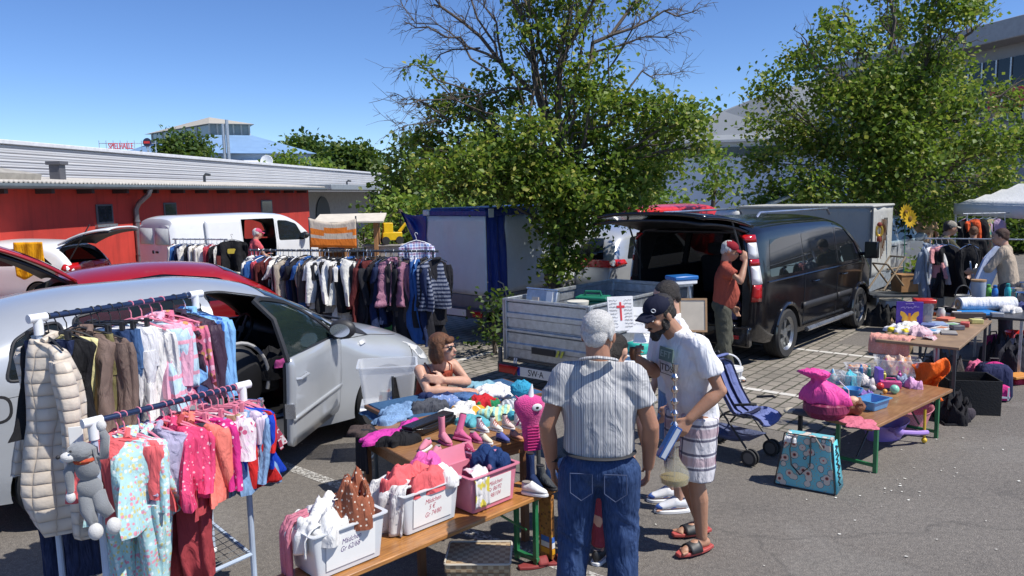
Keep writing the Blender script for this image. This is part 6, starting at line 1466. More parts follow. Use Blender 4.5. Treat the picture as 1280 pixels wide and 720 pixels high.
shoe('blue_high_top','sneaker','light blue canvas high-top with white laces at the bench end',at(681,604,.495),aB-1.0,.20,m_hi,M_whitep,'high',accent=M_whitep,group=sh)
shoe('blue_high_top','sneaker','second light blue canvas high-top, just behind its pair',at(690,598,.495),aB-.9,.20,m_hi,M_whitep,'high',accent=M_whitep,group=sh)
gs='baby shoes on the brown table'
m_pk=cloth((.62,.22,.30),fold=.25);m_pk2=cloth((.55,.12,.25),fold=.25);m_pw_=cloth((.74,.62,.62),fold=.25)
shoe('pink_boot','boot','tall pink glitter baby boot in the middle front of the brown table',at(550,551,ZT),aT-1.6,.15,m_pk,m_pk2,'boot',group=gs)
shoe('pink_boot','boot','darker pink boot lying against the tall pink boot',at(566,549,ZT),aT-1.2,.15,m_pk2,m_pk2,'boot',group=gs,lying=-28)
shoe('pink_sneaker','sneaker','pink baby sneaker lying at the front corner of the brown table',at(538,558,ZT),aT-2.6,.14,m_pk,M_whitep,'low',accent=m_pw_,group=gs)
shoe('pink_sneaker','sneaker','second pink baby sneaker closest to the front corner of the table',at(550,567,ZT),aT-2.5,.14,m_pk,M_whitep,'low',accent=m_pw_,group=gs)
shoe('flowered_shoe','shoe','dark pink flowered baby shoe in front of the pink boots',at(578,563,ZT),aT-1.4,.12,cloth((.35,.05,.12),pat='dots',ps=60.,pc=(.8,.6,.6)),M_whitep,'low',group=gs)
shoe('magenta_shoe','shoe','magenta shoe standing behind the flowered baby shoe',at(588,549,ZT),aT-1.5,.13,m_pk2,m_pk,'low',accent=M_whitep,group=gs)
for i,(px,py,c,sl_,ac,lab)in enumerate(((600,551,(.72,.66,.50),M_whitep,(.7,.5,.1),'cream baby shoe with yellow strap, leftmost in the front row'),(621,549,(.10,.12,.35),mt('dark_sole',(.03,.03,.06),.6),(.5,.05,.08),'navy and red baby shoe, second in the front row'),(638,547,(.55,.25,.16),mt('orange_sole',(.5,.2,.05),.6),(.75,.7,.7),'peach baby shoe with orange sole, third in the front row'),(655,542,(.66,.48,.48),M_whitep,(.6,.15,.2),'pink and white baby shoe at the right edge of the table'))):
 shoe('baby_shoe','baby shoe',lab,at(px,py,ZT),aT-1.45,.125,cloth(c,fold=.2),sl_,'low',accent=cloth(ac,fold=.1),group=gs)
for px,py,c,lab in((596,537,(.66,.68,.70),'white high baby shoe behind the cream shoe'),(613,536,(.70,.70,.64),'white baby shoe behind the navy and red shoe'),(628,533,(.66,.55,.50),'beige baby shoe behind the peach shoe'),(643,531,(.68,.66,.66),'white baby shoe behind the pink and white shoe')):
 shoe('baby_shoe','baby shoe',lab,at(px,py,ZT),aT-1.4,.12,cloth(c,fold=.2),M_whitep,'high',accent=m_pk if px!=613 else coral2,group=gs)
fc='folded clothes on the front tables'
def hp(px,py,z,nm,cat,lab,w_,d_,h_,m,sd,rot=0):return heap(nm,cat,lab,at(px,py,z),aT+rot,w_,d_,h_,m,sd,group=fc)
pb=cloth((.58,.05,.34))
hp(478,548,ZT,'pink_tights','tights','magenta pink tights folded at the left corner of the brown table',.30,.22,.045,pb,1)
hp(500,553,ZT,'black_leggings','leggings','black leggings with pink bands lying on the magenta tights',.30,.16,.06,black,2,.2)
hp(515,537,ZT,'pink_shirt','shirt','folded pink shirt under the black bag',.24,.2,.05,pb,4)
hp(490,526,ZT,'folded_jeans','jeans','small folded blue jeans at the back left of the brown table',.28,.16,.05,denimL,5)
heap('brown_coat_sleeve','coat','dark brown coat lying over the left corner of the brown table',at(452,540,ZT),aT,.22,.20,.03,cloth((.07,.05,.045)),14)
d_=drape('dark_shirt','shirt','dark garment hanging down at the left corner of the brown table',tt_(-.0,.72),aT-math.pi/2,.22,.10,.24,cloth((.03,.03,.035)),amp=.012,seed=3)
bm=BM();c1=Vector((0,0,.035));box(bm,.46,.12,.05,(0,0,.03));box(bm,.44,.10,.018,(0,0,.068));tube(bm,[(-.2,-.06,.06),(-.1,-.10,.05),(.1,-.10,.05),(.2,-.06,.06)],.008,6)
one('black_case',bm,mt('black_leather',(.012,.012,.014),.3,var=.2,bump=.2,bs=60),'long flat black leather bag lying across the brown table','bag',loc=at(536,537,ZT),rz=aT+.35,bevel=.02)
hp(536,512,.73,'grey_sweater','sweater','dark grey sweater folded left on the blue covered table',.26,.2,.07,cloth((.07,.075,.09)),6)
hp(557,506,.73,'blue_flowered_shirt','shirt','blue flowered shirt next to the grey sweater',.22,.18,.07,cloth((.18,.26,.48),pat='dots',ps=40.,pc=(.6,.6,.7)),7)
hp(583,517,.73,'white_orange_shirt','shirt','white shirt with orange print in front of the red sweater',.30,.22,.07,cloth((.74,.72,.68),pat='floral',ps=9.,pc=((.7,.35,.04),(.74,.72,.68),(.74,.72,.68))),8)
hp(605,508,.74,'red_sweater','sweater','red sweater with green patch in the middle of the clothes',.26,.2,.08,cloth((.48,.02,.03),pat='floral',ps=8.,pc=((.02,.2,.08),(.48,.02,.03),(.48,.02,.03))),9)
hp(622,522,ZT,'yellow_green_shirt','shirt','pale yellow and green striped shirt behind the baby shoes',.24,.2,.07,cloth((.60,.66,.35),pat='stripe',ps=8.,pc=(.3,.6,.55),prot=(0,0,.7)),10)
hp(592,530,ZT,'turquoise_shirt','shirt','turquoise shirt showing between the pink and white shoes',.2,.2,.05,cloth((.10,.36,.42)),11)
hp(620,491,.73,'white_tshirt','T-shirt','large white T-shirt spread at the back of the clothes table',.40,.32,.05,cloth((.74,.73,.72)),12)
hp(640,510,.73,'striped_shirt','shirt','grey and white striped shirt right of the red sweater',.26,.22,.06,cloth((.6,.6,.62),pat='stripe',ps=9.,pc=(.2,.22,.26),prot=(0,0,.4)),13)
hp(575,497,.73,'denim_shorts','shorts','blue denim shorts at the back edge beside the woman\'s hand',.30,.18,.04,denim,15)
hp(500,517,.73,'pale_blue_jeans','jeans','faded blue jeans folded at the left end of the blue covered table',.30,.22,.06,denimL,31)
hp(548,496,.73,'navy_shirt','shirt','navy shirt folded in front of the seated woman',.28,.2,.05,navy,32)
hp(600,484,.73,'aqua_towel','towel','aqua towel at the far edge of the clothes table',.3,.2,.04,cloth((.20,.38,.46)),33)
hp(560,522,ZT,'cream_top','blouse','cream blouse between the black bag and the orange printed shirt',.22,.18,.06,cream,34)
hp(660,520,.73,'light_blue_shirt','shirt','light blue shirt beneath the fluffy blue hat',.2,.22,.06,cloth((.25,.55,.70)),16)
bm=BM();ball(bm,.075,(0,0,.07),(1.2,1.1,.9),seg=40);
for v in bm.verts:v.co+=v.normal*0;v.co*=1+.12*noise.noise(v.co*55)
one('fluffy_blue_hat',bm,mt('blue_fluff',(.03,.30,.48),.95,bump=1.,bs=80),'bright blue fluffy hat behind the pink unicorn towel','hat',loc=at(652,497,.76),smooth=80)
bm=BM();ball(bm,.04,(0,0,.04),(1.1,1.,.9));crumple(bm.verts,.008,30);one('aqua_mitten',bm,mt('aqua_fluff',(.05,.32,.42),.95,bump=1.,bs=80),'small aqua fluffy mitten left of the pink unicorn towel','mitten',loc=at(641,527,.76))
up=thing('unicorn_toy','pink knitted unicorn head with white horn and big eye hanging at the table corner','soft toy',atY(664,556,4.86),R(12))
up.scale=(1,1,.88);m_pkn=mt('pink_knit',(.66,.05,.26),.9,var=.15,bump=.9,bs=110,sheen=.4)
zc0=.45
bm=BM();rings=[]
for t,hw_,dy in((0,.058,.02),(.15,.058,.022),(.35,.060,.026),(.5,.066,.035),(.62,.082,.05),(.75,.10,.06),(.88,.105,.055),(.96,.08,.045),(1,.03,.02)):
 z=-.04+.42*t;ring=[]
 for k in range(16):a=2*math.pi*k/16;ring.append(Vector((math.cos(a)*hw_+.02*(1-t)-.01,math.sin(a)*dy,z+.004*math.sin(t*90))))
 rings.append(ring)
loft(bm,rings);crumple(bm.verts,.006,20);obj('body',bm,m_pkn,up,smooth=80)
bm=BM()
for k in range(9):box(bm,.085,.012,.006,(.012,-.026,-.03+.022*k))
obj('ribbing',bm,mt('pink_rib',(.5,.03,.18),.9),up,bevel=.002)
bm=BM();tube(bm,[(0.0,-.01,.37),(.005,-.01,.42),(.01,-.01,.465)],[.022,.014,.003],12);obj('horn',bm,M_whitep,up)
for s in(-1,1):
 bm=BM();tube(bm,[(s*.07,0,.34),(s*.10,-.005,.385)],[.026,.005],10,flat=.5);obj('ear',bm,m_pkn,up)
for r_,mm_,dd in((.034,M_whitep,0),(.019,mt('eye_pink',(.4,.05,.12),.4),.004),(.012,M_ink,.007)):
 bm=BM();ball(bm,r_,(.03,-.058-dd,.30),(1,.25,.85));obj('eye' if dd==0 else 'iris' if dd<.005 else 'pupil',bm,mm_,up)
bm=BM();tube(bm,[(0,.03,.28),(-.03,.10,.20),(-.06,.16,.10)],.006,6);obj('hanging_loop',bm,m_pkn,up)
m_wick,nt,b=newmat('woven_rush');co=objco(nt)
ck=tex(nt,'ShaderNodeTexChecker',co,0,i_Scale=34.,i_Color1=(.30,.20,.11,1),i_Color2=(.46,.35,.21,1));w_=tex(nt,'ShaderNodeTexWave',co,0,i_Scale=50.,i_Distortion=1.)
nt.links.new(ck,b.inputs['Base Color']);b.inputs['Roughness'].default_value=.8;bumpn(nt,b,ck,.6,.01);bumpn(nt,b,w_,.3,.004)
bk=thing('rush_basket','square lidded basket woven of brown rush at the bottom edge in front of the bench','basket',(-.215,4.10,0),R(-2))
bm=BM();box(bm,.34,.26,.30,(0,0,.15));obj('body',bm,m_wick,bk,bevel=.012);bm=BM();box(bm,.36,.28,.05,(0,0,.325));obj('lid',bm,m_wick,bk,bevel=.01)
bm=BM();P=[Vector((x,y,.352))for x,y in roundpoly([(-.18,-.14),(.18,-.14),(.18,.14),(-.18,.14)],.02)];P+=P[:2];tube(bm,P,.006,6,cap=False);obj('lid_rim',bm,mt('pale_rim',(.5,.45,.36),.7),bk)
m_sred=mt('shaded_red_rubber',(.22,.03,.03),.7,var=.15)  # red darkened in the base colour to stand in for shade on the sandals
for px,py,a,lab in((648,712,.35,'red rubber sandal nearest the basket in the shade'),(672,706,.15,'red rubber sandal beside its pair in the shade of the men')):
 s_=thing('sandal',lab,'sandal',at(px,py,.0),a,'red sandals on the asphalt');L=.24
 bm=BM();poly=[(L*t,.045*math.sin(math.pi*min(.97,max(.06,t)))**.45)for t in[k/12 for k in range(13)]];prism(bm,poly+[(x,-y)for x,y in poly[::-1]],.022);obj('sole',bm,m_sred,s_,bevel=.006)
 bm=BM();sheet(bm,lambda u_,v_:Vector((L*(.52+.28*v_),-.046+.092*u_,.02+.035*math.sin(math.pi*u_))),10,4);obj('strap',bm,m_sred,s_,solid=.006)
m_cl=glassmat('clear_plastic',(.80,.82,.85),.38,.15)
e=tub('clear_tub','storage box','large translucent plastic tub standing beside the silver car wing',at(522,508,.52),R(8),.50,.38,.36,m_cl,group=None,paper=False,taper=.84,wall=.004)
heap('toys_in_tub','toys','coloured baby things visible through the translucent tub',at(498,500,.55),.2,.32,.2,.12,cloth((.5,.52,.5),pat='floral',ps=20.,pc=((.6,.2,.1),(.1,.4,.2),(.2,.3,.6))),3)
st=thing('folding_stool','low white folding stand carrying the translucent tub','stand',at(522,508,.52)*1,R(8));st.location.z=0
bm=BM();box(bm,.50,.38,.02,(-.25,.19,.505));obj('top',bm,M_whitep,st,bevel=.006)
for y in(.04,.34):
 bm=BM();tube(bm,[(-.48,y,.0),(-.03,y,.495)],.011,8);obj('leg',bm,M_steel,st);bm=BM();tube(bm,[(-.03,y,.0),(-.48,y,.495)],.011,8);obj('leg',bm,M_steel,st)
pc_=thing('child_seat','round black padded child seat with grey rim inside the open car door','child seat',Vector((-2.42,6.55,.46)),R(45))
bm=BM();ball(bm,.30,(0,0,.32),(.85,.35,1.05));obj('shell',bm,M_black,pc_)
bm=BM();P=[Vector((.26*math.cos(a),-.09,.34+.32*math.sin(a)))for a in np.linspace(-.4,math.pi+.4,20)];tube(bm,P,.016,8);obj('rim',bm,mt('seat_rim',(.35,.35,.35),.5),pc_)
heap('car_jackets','clothes','dark clothes piled on the seats of the silver car',Vector((-2.15,6.95,.75)),.6,.6,.4,.22,black,5)
heap('pink_scarf','scarf','pink scarf on the car seat behind the open door',Vector((-2.02,6.75,.86)),.6,.2,.14,.07,pinkc,6)
# ================================================================ people
def m_skin(name,c):
 m=mt(name,c,.5,var=.12,vs=9,bump=.12,bs=90,sss=.12);return m
def chain(bm,pts,rs,n=12):
 pts=[Vector(p)for p in pts];tube(bm,pts,list(rs),n)
 for p,r in zip(pts,rs):ball(bm,r*.99,p,seg=12)
def ell(bm,c,r,m=None):ball(bm,1,c,r,m,seg=18)
def hand(bm,w,d,up,side,s=1.0,curl=.5,spread=.0):
 """palm, four curled fingers, thumb off the side; d along the hand, up = back of the hand, side = +1/-1 for thumb"""
 w=Vector(w);d=Vector(d).normalized();up=Vector(up);up=(up-d*up.dot(d)).normalized();x=d.cross(up)*side
 for k in range(4):
  o=(k-1.5)*.0195*s;b0=w+d*.012*s-x*o*.7;b1=w+d*(.088-.004*abs(k-1))*s-x*o
  tube(bm,[b0,b1],[.0145*s,.0125*s],8)
  p=b1;L=(.043,.047,.044,.035)[k]*s;dd=d.copy();pts=[p];a=0
  for j,f_ in enumerate((1,.62,.5)):
   a+=curl*(.55,.75,.6)[j]+.04*k;v=d*math.cos(a)-up*math.sin(a)-x*((k-1.5)*.08*spread);p=p+v*L*f_;pts.append(p)
  chain(bm,pts,[.0098*s,.0088*s,.008*s,.007*s],8)
 t0=w+d*.018*s+x*.022*s;t1=t0+(d*.6+x*.75-up*.25).normalized()*.042*s;t2=t1+(d*.9+x*.25-up*.45*curl).normalized()*.032*s;t3=t2+(d*.95-x*.15-up*.6*curl).normalized()*.026*s
 chain(bm,[t0,t1,t2,t3],[.0155*s,.0125*s,.0105*s,.0085*s],8)
def remesh(o,vox,sm=4,wr=0.0,sc=9.0,seed=0.0,vert=.35):
 q_=o.modifiers.new('r','REMESH');q_.mode='VOXEL';q_.voxel_size=vox;q_.use_smooth_shade=True
 q_=o.modifiers.new('s','SMOOTH');q_.factor=.5;q_.iterations=sm
 bpy.context.view_layer.update();evalmesh(o);me=o.data
 if wr:
  n=len(me.vertices);co=np.empty(n*3,np.float32);me.vertices.foreach_get('co',co);no=np.empty(n*3,np.float32);me.vertex_normals.foreach_get('vector',no)
  co=co.reshape(-1,3);no=no.reshape(-1,3);x,y,z=co.T;w1=np.sin(x*sc*1.7+z*sc*1.1*vert+seed*3)+np.sin(y*sc*2.1-z*sc*.9+seed);w2=np.sin(z*sc*1.9*vert+x*sc*1.3-seed*2)+np.sin(z*sc*1.2+y*sc)
  f1=np.sin(x*sc*3.1+w1*1.9+z*sc*vert*2.2+seed);f2=1-2*np.abs(np.sin(y*sc*2.3+x*sc*1.7+w2*1.6-seed+z*sc*vert*3.));f3=np.sin((x+y)*sc*5.3+w1*2.4+w2*1.7+z*sc*2.*vert)
  co+=no*(wr*(.38*f1+.34*f2+.16*f3)*(.55+.45*np.sin(w2+w1*.7+seed)))[:,None]
  me.vertices.foreach_set('co',co.ravel());me.update()
 me.shade_smooth()
def head(bm,c,M,s=1.0,face=True):
 """M turns the head: +y is where the face looks"""
 def P(x,y,z):return c+(M@Vector((x*s,y*s,z*s)))
 R3=M.to_4x4()
 ell(bm,P(0,-.012,.025),(.074*s,.094*s,.088*s),R3);ell(bm,P(0,.022,-.025),(.060*s,.072*s,.078*s),R3)
 ell(bm,P(0,.045,-.075),(.038*s,.038*s,.030*s),R3);ell(bm,P(0,.076,.022),(.052*s,.016*s,.014*s),R3)
 chain(bm,[P(0,.086,.012),P(0,.104,-.018),P(0,.108,-.026)],[.008*s,.011*s,.0115*s],8);ell(bm,P(0,.086,-.052),(.026*s,.012*s,.007*s),R3);ell(bm,P(0,.084,-.063),(.022*s,.011*s,.007*s),R3)
 for q_ in(-1,1):
  ell(bm,P(q_*.076,-.012,-.008),(.010*s,.019*s,.031*s),R3);ell(bm,P(q_*.040,.062,-.020),(.024*s,.022*s,.02*s),R3)
 return P,R3
def person(label,root,yaw,J,skin,wear,vox=.012,s=1.0,headm=None,handc=(.5,.5),group=None,hair=None,eyes=True,hs=1.07,belly=0.0):
 e=empty('person',root,yaw,label,'person',group);e.scale=(s,)*3
 g=lambda k:Vector(J[k]);M=headm or Matrix.Identity(3)
 bm=BM()
 P,R3=head(bm,g('head'),M,hs)
 chain(bm,[g('neck')-Vector((0,0,.03)),g('head')+M@Vector((0,-.025,-.05))],[.064,.060])
 chain(bm,[g('pel'),g('waist'),g('chest')],[.112,.108,.116]);chain(bm,[g('shL'),g('chest')+Vector((0,0,.06)),g('shR')],[.048,.080,.048])
 for q_,sd in(('L',-1),('R',1)):
  chain(bm,[g('sh'+q_),g('el'+q_),g('wr'+q_)],[.050,.043,.030]);mid=(g('el'+q_)*.70+g('wr'+q_)*.30);chain(bm,[g('el'+q_),mid,g('wr'+q_)],[.042,.046,.030])
  d=J.get('hd'+q_)or(g('wr'+q_)-g('el'+q_));hand(bm,g('wr'+q_),d,J.get('hu'+q_,(sd,0,0)),-sd if not J.get('flip'+q_)else sd,1.0,handc[0 if q_=='L' else 1])
  hp_,kn,an=g('hip'+q_),g('kn'+q_),g('an'+q_);chain(bm,[hp_,kn,an],[.088,.056,.036]);chain(bm,[kn,kn*.66+an*.34+Vector((0,-.012,0)),an],[.054,.057,.036])
  f_=Vector(J.get('ft'+q_,(0,1,0))).normalized();chain(bm,[an-f_*.035-Vector((0,0,.045)),an+f_*.06-Vector((0,0,.040)),an+f_*.145-Vector((0,0,.062))],[.031,.034,.024])
  for k in range(5):tube(bm,[an+f_*.14+Vector((f_.y,-f_.x,0))*(k-2)*.015*-sd-Vector((0,0,.062)),an+f_*(.188-.007*k)+Vector((f_.y,-f_.x,0))*(k-2)*.016*-sd-Vector((0,0,.066))],[.012,.009 if k else.012],6)
 b=obj('body',bm,skin,e,smooth=0);remesh(b,vox,4)
 if eyes:
  bm=BM()
  for q_ in(-1,1):ell(bm,P(q_*.031,.078,.004),(.013,.008,.0065),R3)
  o=obj('eyes',bm,M_whitep,b);bm=BM()
  for q_ in(-1,1):ell(bm,P(q_*.031,.0845,.004),(.006,.004,.006),R3)
  obj('iris',bm,M_ink,b)
  bm=BM();ell(bm,P(0,.0965,-.057),(.022,.004,.0035),R3);obj('mouth',bm,mt('lips',(.30,.08,.07),.5),b)
  bm=BM()
  for q_ in(-1,1):tube(bm,[P(q_*.016,.090,.024),P(q_*.034,.088,.030),P(q_*.05,.078,.024)],[.0035,.005,.003],6)
  obj('eyebrows',bm,hair[1]if hair else M_ink,b)
 if hair:
  kind,hm=hair[0],hair[1];bm=BM()
  if kind=='short':
   ell(bm,P(0,-.024,.042),(.083,.100,.086),R3);ell(bm,P(0,-.066,-.008),(.066,.044,.060),R3)
   for q_ in(-1,1):ell(bm,P(q_*.070,-.025,.015),(.014,.045,.045),R3)
  elif kind=='bob':
   ell(bm,P(0,-.020,.040),(.088,.104,.092),R3);ell(bm,P(0,-.055,-.04),(.082,.066,.10),R3)
   for q_ in(-1,1):ell(bm,P(q_*.077,.005,-.035),(.020,.042,.085),R3)
   ell(bm,P(0,.070,.062),(.060,.030,.030),R3)
  elif kind=='tail':
   ell(bm,P(0,-.020,.038),(.083,.100,.088),R3);ell(bm,P(0,-.06,-.02),(.07,.055,.08),R3);chain(bm,[P(0,-.11,.0),P(0,-.13,-.08),P(0,-.11,-.17)],[.03,.03,.012])
  h_=obj('hair',bm,hm,e,smooth=0);remesh(h_,max(vox*.8,.005),1,.0045,26,3,.25)
 return e,P,R3,b
def shirt(e,J,m,name='shirt',sl=.55,hem=-.06,infl=.022,vox=.012,wr=.010,seed=0,belly=0.0,wide=1.0,neck=True,sw=.072):
 g=lambda k:Vector(J[k]);bm=BM();pel,wa,ch=g('pel'),g('waist'),g('chest');ax=(g('shR')-g('shL')).normalized()
 up=(ch-pel).normalized();fw=up.cross(ax)*-1 if up.cross(ax).y<0 else up.cross(ax)
 def ring(c,w_,d_,off=0.0,k=20):
  return[c+ax*math.copysign(abs(math.cos(a))**.8,math.cos(a))*w_+fw*(math.copysign(abs(math.sin(a))**.9,math.sin(a))*d_+off)for a in[2*math.pi*i/k for i in range(k)]]
 W=(g('shR')-g('shL')).length/2
 loft(bm,[ring(pel+up*hem,.165*wide,.125,belly*.3),ring(pel+up*(.04),.17*wide,.130+belly*.5,belly*.6),ring(wa,.168*wide,.128+belly*.6,belly*.8),ring(wa.lerp(ch,.5),.178*wide,.130+belly*.3,belly*.4),ring(ch,.19*wide,.130),ring(ch+up*.07,W*1.0,.115),ring(ch+up*.13,W*.86,.090),ring(ch+up*.18,W*.50,.070),ring(g('neck')+up*.010,.070,.068)])
 for q_ in 'LR':
  a,b,c=g('sh'+q_),g('el'+q_),g('wr'+q_);ni=g('neck').lerp(a,.25)-up*.045;chain(bm,[ni,a-up*.008],[.062,sw*.88],14);chain(bm,[ch,a-up*.05],[.10,sw*.9],14)
  if sl<=1:tube(bm,[a,a.lerp(b,sl*.6),a.lerp(b,sl)],[sw*.9,sw*.95,sw*1.0],14)
  else:chain(bm,[a,b,b.lerp(c,sl-1)],[sw,sw*.85,sw*.66],12)
 o=obj(name,bm,m,e,smooth=0);remesh(o,vox,3,wr,8,seed);return o
def trousers(e,J,m,name='trousers',leg=2.0,vox=.012,wr=.010,seed=0,w_=.106,top=.03,hemr=None,belly=0):
 g=lambda k:Vector(J[k]);bm=BM();pel=g('pel')
 ell(bm,pel+Vector((0,-.01,-.03)),(.168,.128,.115));chain(bm,[pel+Vector((-.06,0,top)),pel+Vector((.06,0,top))],[.105,.105])
 for q_ in 'LR':
  a,k,n_=g('hip'+q_),g('kn'+q_),g('an'+q_)
  if leg<=1:tube(bm,[a+Vector((0,0,.02)),a.lerp(k,leg*.5),a.lerp(k,leg)],[w_*1.02,w_,hemr or w_*.95],16)
  else:chain(bm,[a,k],[w_,w_*.80],14);tube(bm,[k,k.lerp(n_,(leg-1)*.5),k.lerp(n_,leg-1)],[w_*.80,w_*.74,hemr or w_*.72],14)
 o=obj(name,bm,m,e,smooth=0);remesh(o,vox,3,wr,9,seed,.8);return o
def footwear(e,J,m,ms,kind='shoe',L=.28):
 for q_ in 'LR':
  an=Vector(J['an'+q_]);f_=Vector(J.get('ft'+q_,(0,1,0))).normalized();a=math.atan2(f_.y,f_.x);p=an-f_*.085;p.z=an.z-.09
  if kind=='slide':
   s_=empty('sandal',p,a,parent=e);bm=BM();poly=[(L*t,.052*math.sin(math.pi*min(.97,max(.05,t)))**.4)for t in[k/14 for k in range(15)]];prism(bm,poly+[(x,-y)for x,y in poly[::-1]],.024);obj('sole',bm,ms,s_,bevel=.006)
   bm=BM();sheet(bm,lambda u_,v_:Vector((L*(.42+.30*v_),-.056+.112*u_,.018+.060*math.sin(math.pi*u_)**.6*(1-.25*v_))),14,6);obj('strap',bm,m,s_,solid=.008)
  else:s_=shoe('shoe',None,None,p,a,L,m,ms,'high' if kind=='high' else 'low',accent=M_whitep);s_.parent=e;[s_.__delitem__(k)for k in('label','category')if k in s_.keys()]
def cap(e,P,R3,m,brim=.075,parent=None):
 c=empty('cap',parent=e);bm=BM();ell(bm,P(0,-.012,.050),(.086,.104,.078),R3)
 o=obj('crown',bm,m,c,smooth=0);[bm for bm in()];bm=BM();bm.from_mesh(o.data)
 z0=P(0,0,.030);nrm=R3 .to_3x3()@Vector((0,0,1));r_=bmesh.ops.bisect_plane(bm,geom=bm.verts[:]+bm.edges[:]+bm.faces[:],plane_co=z0,plane_no=nrm,clear_inner=True);bm.to_mesh(o.data);bm.free();o.data.shade_smooth()
 q_=o.modifiers.new('s','SOLIDIFY');q_.thickness=.005
 bm=BM();sheet(bm,lambda u_,v_:P((u_*2-1)*.074*(1-.25*v_**2),.070+v_*brim*math.sqrt(max(.02,1-(u_*2-1)**2*.55)),.050-.012*v_-.022*(u_*2-1)**2),14,7);obj('brim',bm,m,c,solid=.005,smooth=80)
 bm=BM();ell(bm,P(0,-.012,.128),(.007,.007,.004),R3);obj('button',bm,m,c);return c
def stand(h=1.75,w=.40,lean=0.0,**kw):
 k=h/1.75;J=dict(head=(0,.04+lean,1.625),neck=(0,.0+lean*.8,1.50),chest=(0,lean*.6,1.28),waist=(0,lean*.25,1.12),pel=(0,0,.98),shL=(-w/2+.02,lean*.7,1.435),shR=(w/2-.02,lean*.7,1.435),elL=(-w/2-.06,-.02+lean*.7,1.12),elR=(w/2+.06,-.02+lean*.7,1.12),wrL=(-w/2-.06,.08+lean*.8,.87),wrR=(w/2+.06,.08+lean*.8,.87),hipL=(-.095,0,.90),hipR=(.095,0,.90),knL=(-.10,.02,.49),knR=(.10,.02,.49),anL=(-.105,0,.09),anR=(.105,0,.09));J.update(kw);return J
def lookm(yaw=0,pitch=0,roll=0):return(Matrix.Rotation(R(yaw),3,'Z')@Matrix.Rotation(R(pitch),3,'X')@Matrix.Rotation(R(roll),3,'Y'))
sk1=m_skin('skin_tanned',(.34,.165,.10));sk2=m_skin('skin_light',(.53,.30,.21));sk3=m_skin('skin_olive',(.40,.21,.13))
m_hgrey=mt('white_hair',(.55,.54,.52),.8,var=.3,vs=90,bump=.8,bs=260);m_hdark=mt('dark_hair',(.018,.013,.010),.5,var=.4,vs=50,bump=1.,bs=150);m_hbr=mt('brown_hair',(.13,.05,.018),.5,var=.4,vs=40,bump=1.,bs=140)
J1=stand(1.77,.385,.03,elL=(-.265,-.02,1.17),elR=(.26,.0,1.17),wrL=(-.25,.06,.93),wrR=(.25,.10,.93),pel=(0,0,1.0),waist=(0,0,1.14),hipL=(-.105,0,.92),hipR=(.105,0,.92),knL=(-.14,.03,.50),knR=(.11,.04,.50),anL=(-.17,0,.09),anR=(.13,0,.09),huL=(-1,-.1,0),huR=(1,-.1,0))
e,P,R3,b=person('white haired older man in striped shirt and jeans seen from behind at the bench',(.43,3.80,0),R(-9),J1,sk1,None,.006,1.0,lookm(-16,-10),(.45,.6),hair=('short',m_hgrey))
m_str,nt,bb_=newmat('striped_shirt_cloth');co=objco(nt);wv_=tex(nt,'ShaderNodeTexWave',co,0,i_Scale=26.);wv2=tex(nt,'ShaderNodeTexWave',co,0,i_Scale=5.6)
c_=mixc(nt,ramp(nt,wv_,[(.55,0),(.80,1)]),(.32,.325,.335),(.50,.50,.50));c_=mixc(nt,ramp(nt,wv2,[(.93,0),(.99,.7)]),c_,(.14,.15,.19));nt.links.new(c_,bb_.inputs['Base Color']);bb_.inputs['Roughness'].default_value=.8
bumpn(nt,bb_,tex(nt,'ShaderNodeTexNoise',objco(nt,(1,1,.4)),0,i_Scale=11.,i_Detail=3.,i_Distortion=1.5),.5,.04)
sh_=shirt(e,J1,m_str,sl=.60,hem=.02,vox=.0085,wr=.012,seed=2,belly=.03,wide=1.07,sw=.077);trousers(e,J1,denimD,'jeans',2.05,.009,.010,3,.110);footwear(e,J1,M_black,M_black)
bm=BM();tube(bm,[Vector((.172*math.cos(a),.135*math.sin(a),1.035))for a in np.linspace(0,6.283,33)],.018,6,cap=False,flat=.35);obj('belt',bm,M_black,e)
bm=BM();tube(bm,[Vector((-.085,-.02,1.515)),Vector((-.06,-.065,1.53)),Vector((0,-.085,1.54)),Vector((.06,-.065,1.53)),Vector((.085,-.02,1.515))],.019,8,flat=.45);obj('collar',bm,m_str,e)
bm=BM();w_=Vector(J1['wrL'])+Vector((0,-.01,.035));lathe(bm,[(.030,-.012),(.034,0),(.030,.012)],18,T(*w_)@RX(R(-12)),close=False);obj('wristwatch',bm,M_black,e,solid=.006)
for x in(-.085,.085):
 bm=BM();P_=[Vector((x+dx,-.136+.012*abs(dx)*0,z))for dx,z in((-.055,.96),(.055,.96),(.055,.86),(0,.82),(-.055,.86),(-.055,.96))];tube(bm,P_,.0028,5);obj('pocket_seam',bm,mt('denim_thread',(.05,.07,.14),.8),e)
J2=stand(1.78,.42,.10,head=(0,.25,1.575),neck=(0,.125,1.47),chest=(0,.07,1.27),waist=(0,.01,1.10),shL=(-.185,.09,1.41),shR=(.185,.11,1.41),elL=(-.27,-.02,1.12),wrL=(-.22,.17,.95),hdL=(.05,.55,-.75),huL=(-1,.3,.2),elR=(.25,.12,1.14),wrR=(.12,.32,1.27),hdR=(-.35,.6,.6),huR=(.6,.6,0),knL=(-.10,.03,.50),anL=(-.10,-.02,.105),knR=(.11,.0,.50),anR=(.12,-.16,.105),ftL=(-.1,1,0),ftR=(.1,1,0))
e,P,R3,b=person('bearded man in white T-shirt and dark cap holding a hookah and a blue box',(1.15,4.86,0),R(112),J2,sk3,None,.006,1.0,lookm(6,-22),(1.0,1.1),hair=('short',m_hdark))
w_t=cloth((.76,.76,.78),fold=.6)
